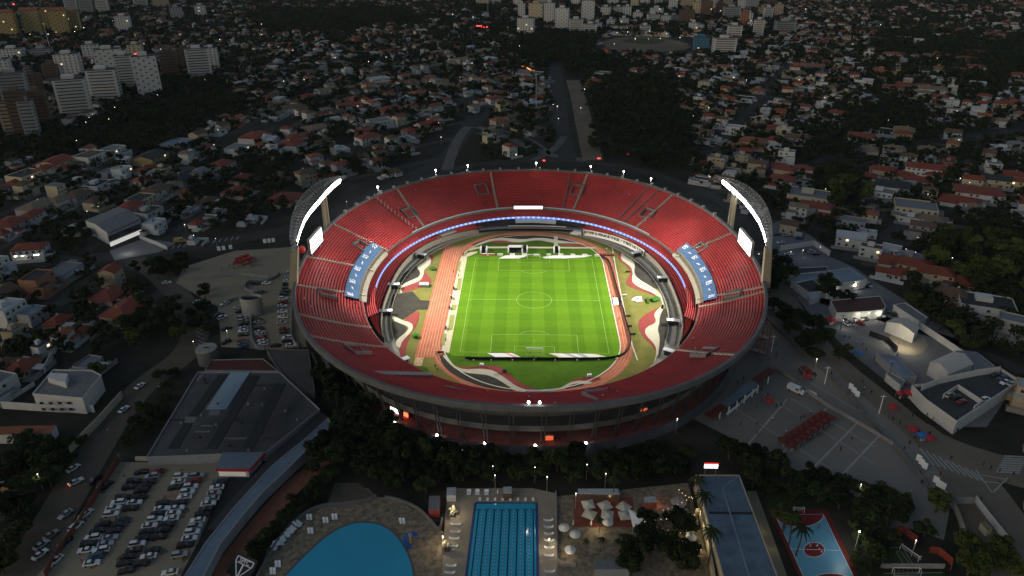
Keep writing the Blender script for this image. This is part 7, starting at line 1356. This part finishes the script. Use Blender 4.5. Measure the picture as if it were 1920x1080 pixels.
area('sports_ground',[(1125,80),(1160,69),(1220,68),(1285,78),(1300,92),(1230,98),(1150,97)],gmat('pale_ground',(.16,.125,.085),(.12,.095,.07),.03),-.12,1); area('sports_turf',[(1160,77),(1190,71),(1240,72),(1250,80),(1200,84)],gmat('dull_turf',(.08,.075,.035),(.06,.06,.03),.03),-.09,1)
# ================================================================ REST OF THE CITY: lots along tilted street grids, with trees between
EX=[[(225,600),(350,600),(352,690),(225,735)],[(540,340),(720,330),(880,295),(1150,295),(1300,340),(1455,420),(1480,560),(1440,640),(1300,790),(1100,850),(880,850),(640,760),(545,620)],[(330,430),(560,420),(575,650),(630,780),(480,930),(340,1090),(0,1090),(130,900),(250,760),(300,660),(400,640),(330,540)],[(600,750),(1290,770),(1450,560),(1560,560),(1920,700),(1920,1090),(450,1090)],[(1430,420),(1560,450),(1660,530),(1880,690),(1880,830),(1700,810),(1470,600)],[(150,390),(340,440),(330,480),(180,490)],[(1120,66),(1310,66),(1310,100),(1120,100)],[(1040,140),(1075,140),(1130,310),(1040,310)],[(60,690),(200,690),(240,760),(120,880),(-40,880),(-40,760)]]
WOOD=[[(1080,90),(1130,100),(1270,140),(1310,250),(1310,330),(1110,300),(1090,200),(1040,130)],[(480,20),(760,15),(800,40),(650,60),(500,66)],[(200,150),(420,150),(460,200),(380,230),(330,290),(90,290),(0,300),(0,240),(200,235)],[(1640,60),(1820,60),(1830,90),(1690,110),(1640,90)],[(1560,195),(1690,190),(1800,240),(1690,300),(1560,300),(1500,330),(1490,260)],[(1540,300),(1600,310),(1620,380),(1560,400)],[(1740,400),(1920,420),(1920,700),(1800,650),(1690,560)],[(1480,420),(1590,440),(1640,480),(1540,450)],[(1600,520),(1700,560),(1760,640),(1640,560)],[(0,560),(80,560),(90,640),(240,600),(250,680),(0,700)],[(960,60),(1120,60),(1100,130),(980,120)],[(1740,120),(1920,60),(1920,130),(1840,190)],[(360,280),(560,300),(560,400),(420,420)]]
def segd(p,a,b):
    ax,ay=a; bx,by=b; dx,dy=bx-ax,by-ay; t=max(0,min(1,((p[0]-ax)*dx+(p[1]-ay)*dy)/(dx*dx+dy*dy+1e-9))); return math.hypot(p[0]-ax-t*dx,p[1]-ay-t*dy)
RSEG=[(a,b,w) for p,w in ROADS for a,b in zip(p[::4],p[4::4]+[p[-1]])]
def onroad(p,m=1.5): return any(segd(p,a,b)<w/2+m for a,b,w in RSEG)
cells={}
def occ_add(x,y,r): cells.setdefault((int(x//40),int(y//40)),[]).append((x,y,r))
for o in OCC: occ_add(*o)
def occupied(x,y,r):
    i,j=int(x//40),int(y//40)
    for a in (i-1,i,i+1):
        for b in (j-1,j,j+1):
            for X,Y,R_ in cells.get((a,b),()):
                if (X-x)**2+(Y-y)**2<(R_+r)**2: return True
    return False
cand=[]; tcand=[]
stm=MB().use(gmat('side_street',(.080,.075,.068),(.052,.05,.047),.05))

def zoneang(x,y): return norm(ANG_L) if x<560 and y>120 else (norm(ANG_T) if x<1050 else norm(ANG_R))
for gi,(ang,cx,cy) in enumerate(((norm(ANG_L),-300,300),(norm(ANG_T),-100,900),(norm(ANG_R),500,600))):
    ca,sa=math.cos(ang),math.sin(ang)
    for i in range(-165,165):
        for j in range(-110,160):
            u=i*15.0+random.uniform(-2,2); v=(j//2)*44+(j%2)*18+random.uniform(-2,2); x=cx+u*ca-v*sa; y=cy+u*sa+v*ca
            if y>1900 or y<-260 or abs(x)>2300: continue
            X,Y=P((x,y,2))
            if X<-60 or X>1980 or Y<-40 or Y>1090: continue
            if abs(zoneang(X,Y)-ang)>1e-6: continue
            if any(inpoly(X,Y,e) for e in EX): continue
            wd=any(inpoly(X,Y,e) for e in WOOD); road_=onroad((x,y),6)
            if road_: continue
            dist=(Vector((x,y,0))-CAM).length
            far_h=.66 if Y>150 else (.56 if Y>60 else .44)
            if 820<X<1040 and Y<130: far_h=.3
            if 1450<X<1640 and Y<90: far_h=.85
            if not wd and random.random()<far_h and not occupied(x,y,5): cand.append((dist,x,y,X,Y,ang)); occ_add(x,y,6)
            else: tcand.append((dist,x,y))
cand.sort()
for gi,(ang,cx,cy) in enumerate(((norm(ANG_L),-300,300),(norm(ANG_T),-100,900),(norm(ANG_R),500,600))):
    ca,sa=math.cos(ang),math.sin(ang)
    for k in range(-55,80):
        for i in range(-165,165):
            u0,u1,v=i*15.0,(i+1)*15.0+.2,k*44+31; x=cx+(u0+7)*ca-v*sa; y=cy+(u0+7)*sa+v*ca
            if y>1900 or y<-260 or abs(x)>2300: continue
            X,Y=P((x,y,0))
            if X<-60 or X>1980 or Y<-40 or Y>1090 or abs(zoneang(X,Y)-ang)>1e-6 or any(inpoly(X,Y,e) for e in EX) or any(inpoly(X,Y,e) for e in WOOD): continue
            f=lambda u,w:(cx+u*ca-(v+w)*sa,cy+u*sa+(v+w)*ca,ZR-.05+gi*.01); stm.add([f(u0,-3.6),f(u1,-3.6),f(u1,3.6),f(u0,3.6)],[(0,1,2,3)])
struct(stm.build('side_streets'))
RW=[('red',.22),('org',.14),('brn',.22),('gry',.14),('wht',.12),('tan',.10),('drk',.06)]; WW=[('w',.5),('c',.16),('g',.14),('e',.16),('o',.04)]
def pick(T):
    u=random.random()*sum(b for a,b in T)
    for a,b in T:
        u-=b
        if u<=0: return a
    return T[0][0]
for (dist,x,y,X,Y,ang) in cand:
    rf,wl=pick(RW),pick(WW); kind='flat' if rf in('wht','gry','drk') else random.choice(('hip','hip','gable')); w=random.uniform(8,14); d=random.uniform(7.5,11); fl=random.choice((1,1,2,2,2,3)); rz=ang+random.uniform(-.12,.12)
    SPEC.append((w/dist,x,y,w,d,fl,kind,rf,wl,rz,(w*.55,d*.5,w*random.choice((-.28,.28)),-d*.6,3.0*max(1,fl-1)) if random.random()<.6 else None))
SPEC.sort(reverse=True); far=MB()
for i,(met,x,y,w,d,fl,kind,rf,wl,rz,wing) in enumerate(SPEC):
    if i<296: house((x,y),w,d,fl,kind,rf,wl,rz,2 if i<190 else 1,wing)
    else:
        ca,sa=math.cos(rz),math.sin(rz); tr_=lambda L:[(x+a*ca-b*sa,y+a*sa+b*ca,z-.28) for a,b,z in L]; h=3*fl
        s=MB().box(-w/2,w/2,-d/2,d/2,0,h)
        if wing: s.box(wing[2]-wing[0]/2,wing[2]+wing[0]/2,wing[3]-wing[1]/2,wing[3]+wing[1]/2,0,wing[4])
        u=random.random()
        if u<.6: s.box(-w/2-2,w/2+2,-d/2-5.2,-d/2-5,0,2)
        if u<.35: s.box(w/2+2,w/2+2.2,-d/2-5,d/2+3,0,2)
        far.use(WALLN[wl][0]).add(tr_(s.v),s.f)
        if random.random()<.5: s=MB(); q=random.uniform(3,5); s.box(-w/2-q,-w/2-.1,-d*.3,d*.4,2.6,2.8); far.use(random.choice((R_GREY,R_DARK,R_BR,R_WH))).add(tr_(s.v),s.f)
        s=MB()
        if kind=='flat': s.box(-w/2+.2,w/2-.2,-d/2+.2,d/2-.2,h,h+.3)
        else: roofshape(s,w,d,h,kind,2.0)
        if wing:
            z=MB()
            if kind=='flat': z.box(-wing[0]/2,wing[0]/2,-wing[1]/2,wing[1]/2,wing[4],wing[4]+.25)
            else: roofshape(z,wing[0],wing[1],wing[4],'hip',1.4)
            s.add([(a+wing[2],b+wing[3],c_) for a,b,c_ in z.v],z.f)
        far.use(ROOFN[rf][0]).add(tr_(s.v),s.f)
        if kind=='flat' and random.random()<.5: s=MB().box(-w*.2,w*.1,-d*.1,d*.25,h+.3,h+2.2); far.use(WALLN[wl][0]).add(tr_(s.v),s.f)
        s=MB(); lit=MB()
        for f in range(fl):
            for k in range(3):
                if random.random()<.6: a=-w/2+w*(k+.5)/3; (lit if random.random()<.02 else s).add([(a-.7,-d/2-.05,3*f+1),(a+.7,-d/2-.05,3*f+1),(a+.7,-d/2-.05,3*f+2.1),(a-.7,-d/2-.05,3*f+2.1)],[(0,1,2,3)])
        if s.v: far.use(M_WIN).add(tr_(s.v),s.f)
        if lit.v: far.use(M_WINL).add(tr_(lit.v),lit.f)
CL_M=[R_GREY,R_DARK,R_WH,R_BR,R_TAN,W_WHITE,W_GREY,W_CREAM,R_RED]
for (met,x,y,w,d,fl,kind,rf,wl,rz,wing) in SPEC[150:]:
    ca,sa=math.cos(rz),math.sin(rz)
    for _ in range(2):
        a=random.choice((-1,1))*random.uniform(w*.5+1,w*.5+5); b=random.uniform(-d*.8,d*.8); cx_,cy_=x+a*ca-b*sa,y+a*sa+b*ca; a2,b2,h2=random.uniform(.8,2.4),random.uniform(.8,3),random.uniform(.4,3.2)
        if onroad((cx_,cy_),1) : continue
        tr_=lambda L:[(cx_+p*ca-q*sa,cy_+p*sa+q*ca,z-.28) for p,q,z in L]; s=MB().box(-a2,a2,-b2,b2,0,h2); far.use(random.choice(CL_M)).add(tr_(s.v),s.f)
fo=far.build('distant_houses'); tag(fo,'many small distant houses with red, brown and white roofs among trees','houses',kind='stuff')
# labels for the separate houses
def zone(r):
    X,Y=P(r.location)
    if X<560: return 'left of the stadium' if Y>230 else 'behind the left towers'
    if X<1045: return 'behind stadium left of avenue'
    if X<1420: return 'behind stadium right of avenue'
    return 'right of the stadium' if Y>290 else 'on the upper-right slope'
def band(Y): return 'front' if Y>480 else ('near' if Y>360 else ('middle' if Y>270 else ('upper' if Y>180 else 'far')))
gr_={}
for t in HOUSES:
    r,kn,rf,wl,fl,w=t; X,Y=P(r.location); s='large' if w>15 else ('small' if w<9.5 else '')
    gr_.setdefault((s,fl,kn,rf,wl,zone(r),band(Y)),[]).append((X,t))
for (s,fl,kn,rf,wl,z,bd),L in gr_.items():
    L.sort(key=lambda q:q[0])
    for i,(X,t) in enumerate(L):
        t[0]['label']='%s%s-storey %s house, %s %s roof, %s %s%s'%(s+' ' if s else '',['','one','two','three'][fl],WALLN[wl][1],ROOFN[rf][1].replace('-tiled','').replace('grey sheet','grey'),kn,bd,z,'' if len(L)==1 else ', %s from left'%ORD2(i)); t[0]['group']='houses '+z
# trees: the nearest as things, the rest as one far mass
tcand.sort(); extra=[]
for d_,x,y in list(tcand):
    for k in range(5): extra.append((d_,x+random.uniform(-8,8),y+random.uniform(-10,10)))
for d_,x,y,X,Y,a in cand:
    for _ in range(2): q=(x+random.uniform(-9,9),y+random.choice((-1,1))*random.uniform(9,13)); extra.append((d_,*q))
for e in WOOD:
    W_=px([(a,max(b,-30)) for a,b in e]); wx=[q[0] for q in W_]; wy=[q[1] for q in W_]; A_=(max(wx)-min(wx))*(max(wy)-min(wy)); 
    for _ in range(int(A_/90)):
        x=random.uniform(min(wx),max(wx)); y=random.uniform(min(wy),max(wy))
        if inpoly(x,y,W_): extra.append(((Vector((x,y,0))-CAM).length,x,y))
cells={}; 
for o in OCC: occ_add(o[0],o[1],o[2]*.82)
extra.sort(); sel=[]; tc={}
for d_,x,y in extra:
    X,Y=P((x,y,3))
    if X<-50 or X>1970 or Y<-30 or any(inpoly(X,Y,e) for e in EX) or onroad((x,y),2.0) or occupied(x,y,1.5): continue
    i,j=int(x//6),int(y//6)
    if any((x-a)**2+(y-b)**2<22 for p in (i-1,i,i+1) for q in (j-1,j,j+1) for a,b in tc.get((p,q),())): continue
    tc.setdefault((i,j),[]).append((x,y)); sel.append((d_,x,y,X,Y))
NT_=max(0,295-ntree[0]-8); PP=[];TT_2=[];BB=[]
def tzone(X,Y):
    if X<560: return 'garden tree among the houses left of the stadium'
    if X<1420: return 'tree among the houses behind the far stand'
    return 'garden tree among the houses right of the stadium'
for i,(d_,x,y,X,Y) in enumerate(sel):
    s=random.uniform(.55,1.25); olive=X>1400 and random.random()<.45
    if i<NT_: tree((x,y),s,('olive green ' if olive else 'dark ')+tzone(X,Y),('olive ' if olive else 'dark ')+'trees '+tzone(X,Y)[12:],OL if olive else DK)
    else:
        n=190 if d_<700 else (100 if d_<1000 else (56 if d_<1400 else 34)); r=random.uniform(3.2,6.6); h=random.uniform(6,12); p,t,b=crown_arrays(n,5,r,h,rng,.72 if d_<700 else (1.0 if d_<1000 else (1.35 if d_<1400 else 1.8))); p=p+np.array([x,y,-.3]); PP.append(p);TT_2.append(t);BB.append(b)
cut=np.cumsum([len(p) for p in PP]); PP=np.concatenate(PP);TT_2=np.concatenate(TT_2);BB=np.concatenate(BB)
M_FAR=leafmat('distant_foliage',(.013,.021,.009),(.038,.049,.016)); fm=M_FAR.node_tree.nodes
for n_ in fm:
    if n_.type=='TEX_NOISE': n_.inputs['Scale'].default_value=.05; n_.inputs['Detail'].default_value=8
ft=bpy.data.objects.new('distant_trees',quads_mesh('distant_trees',PP,TT_2,BB,M_FAR)); COL.objects.link(ft); tag(ft,'dark mass of trees filling the gaps between the distant houses','trees',kind='stuff')
print('houses',len(HOUSES),'far houses',len(SPEC)-296,'trees ind',ntree[0],'sel',len(sel),'quads',len(PP))
# ================================================================ LIT LAMPS OF THE CITY
LP=[(1157,61),(1177,60),(1218,58),(1250,63),(1275,70),(1216,73),(1191,72),(1238,72),(1152,82),(974,86),(1096,167),(1089,202),(1037,196),(1045,199),(1047,222),(1400,150),(1317,184),(1300,217),(1329,202),(212,39),(157,52),(56,64),(105,60),(140,59),(90,64),(270,82),(301,92),(412,74),(234,164),(240,164),(75,184),(215,201),(220,206),(174,214),(167,220),(161,229),(204,223),(209,221),(295,178),(331,192),(384,149),(490,45),(724,107),(584,138),(532,152),(570,149),(822,230),(827,257),(887,32),(849,27),(952,51),(691,115),(1651,46),(1546,183),(1666,225),(1698,219),(1511,17),(1450,16),(1798,262),(114,269),(143,263),(287,348),(401,271),(163,396),(184,387),(207,375),(346,421),(363,441),(404,447),(512,348),(525,302),(1801,334),(1818,342),(1740,364),(1548,354),(1638,358),(1721,445),(1699,467),(1717,473),(1786,483),(1755,492),(1860,499),(1459,473),(1483,472),(1506,469),(1538,463),(1546,537),(1564,536),(1603,529),(1423,476),(1611,587),(1629,586),(1648,583),(1581,600),(928,891),(1026,894),(1136,888),(1101,871),(1003,876),(924,874),(1080,925),(1532,673),(70,889),(1270,785),(1718,1013),(1615,908),(362,640),(425,620),(650,378)]
WARM=set([(331,192),(234,164),(240,164),(184,387),(207,375),(384,149),(822,230),(872,209),(1317,184),(1216,73),(952,51),(1721,445),(56,64),(105,60)])
PWR={(1080,925):260,(1532,673):420,(1718,1013):320,(1615,908):250,(1270,785):180,(928,891):60,(1026,894):60,(1136,888):60,(1548,354):150,(1801,334):250,(1459,473):150,(1506,469):150,(1611,587):700,(1629,586):600,(1648,583):900,(1546,537):700,(1564,536):600,(1603,529):700,(1581,600):500,(70,889):160,(1218,58):1800,(1275,70):1800,(1191,72):900,(346,421):150,(425,620):100,(1786,483):120,(1045,199):400}
def lzone(x,y):
    if y>840: return 'in the lower grounds'
    if x<560: return 'in the streets left of the stadium' if y>230 else 'in the upper left streets'
    if x<1420: return 'in the streets behind the stadium' if y>100 else 'at the distant sports ground and towers'
    return 'in the streets right of the stadium' if y>290 else 'on the upper right slope'
YARDL={(1611,587),(1629,586),(1648,583),(1546,537),(1564,536),(1603,529),(1581,600),(1459,473),(1483,472),(1506,469),(1538,463)}
lz={}
for q in LP: lz.setdefault(lzone(*q),[]).append(q)
lpm=MB().use(M_STEEL).cyl((0,0),.09,.06,0,1,6).data('pole')
hw=MB().use(mat('street_lamp_glow',(.9,.9,.9),emit=((1,.95,.85),7))).cyl((0,0),.5,.35,-.3,.3,8).data('lamp_head'); hy=MB().use(mat('street_lamp_warm',(.9,.8,.6),emit=((1,.62,.28),5))).cyl((0,0),.5,.35,-.3,.3,8).data('lamp_head')
for z,L in lz.items():
    L.sort()
    for i,q in enumerate(L):
        H_=3.9 if q in YARDL else (6.5 if q[1]>100 else 9); c=G(q[0],q[1],H_); dz=(c-CAM).dot(cf); r=thing('street_lamp','lit %s lamp %s, %s from the left'%('warm' if q in WARM else 'white',z,ORD2(i)),'street lamp',(c.x,c.y,-.3),0,'lit lamps '+z)
        link('pole',lpm,r).scale=(1,1,H_+.3); o=link('lamp_head',hy if q in WARM else hw,r,(0,0,H_+.3)); k=max(.28,dz/1500); o.scale=(k,k,k)
        if q in PWR: lamp('lamp_light',(c.x,c.y-(1.8 if q in YARDL else .6),H_-.9*max(1,k)),PWR[q]*.45,(1,.9,.72) if q not in WARM else (1,.7,.4),.3)
for (x,y,w) in ((830,1005,'left of'),(1030,1010,'right of'),(850,948,'at the top left of')):
    c=G(x,y,5); r=thing('pool_lamp','slim lit lamp %s the lap pool'%w,'lamp',(c.x,c.y,-.1)); link('pole',lpm,r).scale=(1,1,5); link('lamp_head',hy,r,(0,0,5)).scale=(.4,.4,.5); lamp('pool_light',(c.x,c.y,4.2),700,(1,.82,.55),.3)
c=G(1560,1045,0); lamp('court_light',(c.x+5,c.y+2,7.0),900,(1,.98,.92),.5); r=thing('court_lamp','white floodlight pole at the right side of the ball court','lamp',(c.x+8,c.y+3,-.1)); link('pole',lpm,r).scale=(1.3,1.3,8); link('lamp_head',hw,r,(0,0,8)).scale=(.5,.5,.6)
# red and orange lights
def glow(nm,x0,y0,x1,y1,h,m,lab,cat,w=.8): 
    a,b=G(x0,y0,h),G(x1,y1,h); o=MB().use(m).bar(a,b,w,w*.8); o.use(M_DARK).bar((a.x,a.y+.7,-.3),(a.x,a.y+.7,h),.3); tag(o.build(nm),lab,cat)
M_ORG=mat('orange_neon',(.6,.2,.05),emit=((1,.28,.06),2.2)); M_RDL=mat('red_neon',(.6,.03,.03),emit=((1,.05,.04),5))
glow('neon_sign',979,124,1001,133,5,M_ORG,'long orange neon strip on a roof edge behind the stadium','sign',1.6); glow('neon_sign',894,49,915,50,5,M_RDL,'red lit petrol-station strip in the distance','sign',3); glow('brake_light',1175,288,1179,288,5,M_RDL,'red brake light right of the avenue behind the stadium','traffic light',1.2); glow('brake_light',1018,301,1022,301,4,M_RDL,'small red light behind the far rim','traffic light',.8); glow('brake_light',1120,297,1126,297,4,M_RDL,'red light by the avenue mouth','traffic light',.7); glow('beacon',24,8,27,8,30,M_RDL,'red beacon light above the yellow towers','beacon',1.6); glow('beacon',252,101,255,101,30,M_RDL,'red beacon light on the roof of the left white tower','beacon',1.4)  # the low red bars on posts stand for brake lights of cars
# slender masts and utility poles
for x,y,h,l in ((95,95,40,'tall thin mast beside the yellow towers'),(1005,190,30,'thin white mast behind the far stand'),(915,40,40,'thin mast in the far distance')):
    c=G(x,y,0); tag(MB().use(M_STEEL).cyl((0,0),.5,.3,0,h,6).box(-2,2,-.4,.4,h-1,h).build('mast',loc=(c.x,c.y,-.3)),l,'mast')
for k,(x,y) in enumerate([(1665,712),(1735,765),(1781,808),(1575,620),(1648,775),(1546,720),(1446,660)]):
    c=G(x,y,0); r=thing('utility_pole','%s pole on the street right of the plaza, %s from the top'%('dark' if k<4 else 'pale',ORD[k]),'pole',(c.x,c.y,-.2)); MB().use(M_BARK if k<4 else M_WH).cyl((0,0),.2,.14,0,9,7).build('pole',r); MB().use(M_BARK if k<4 else M_WH).box(-1.1,1.1,-.08,.08,8.2,8.4).build('crossarm',r)

# ================================================================ HAZE
if HAZE:
    hm_=bpy.data.materials.new('haze_air'); hm_.use_nodes=True; nt=hm_.node_tree
    for n_ in list(nt.nodes):
        if n_.type!='OUTPUT_MATERIAL': nt.nodes.remove(n_)
    pv=nt.nodes.new('ShaderNodeVolumePrincipled'); pv.inputs['Color'].default_value=(.80,.88,1,1); pv.inputs['Density'].default_value=HAZE; pv.inputs['Anisotropy'].default_value=.2
    nt.links.new(pv.outputs[0],nt.nodes['Material Output'].inputs['Volume'])
    o=MB().use(hm_).box(-2600,2600,-700,2600,-1.5,190).build('haze'); tag(o,kind='stuff')

# a few people and stewards in the empty stands
for k in range(34):
    t=random.uniform(0,2*PI); f=random.randint(1,NR-2)/NR; q=stand(t,f,.02); c=random.choice(('dark','white','red','white')); o=link('person',PM[(c,0)],None,q,random.uniform(0,6)); tag(o,'person in a %s shirt standing among the empty red seats'%c,'person','people in %s shirts in the stands'%c)
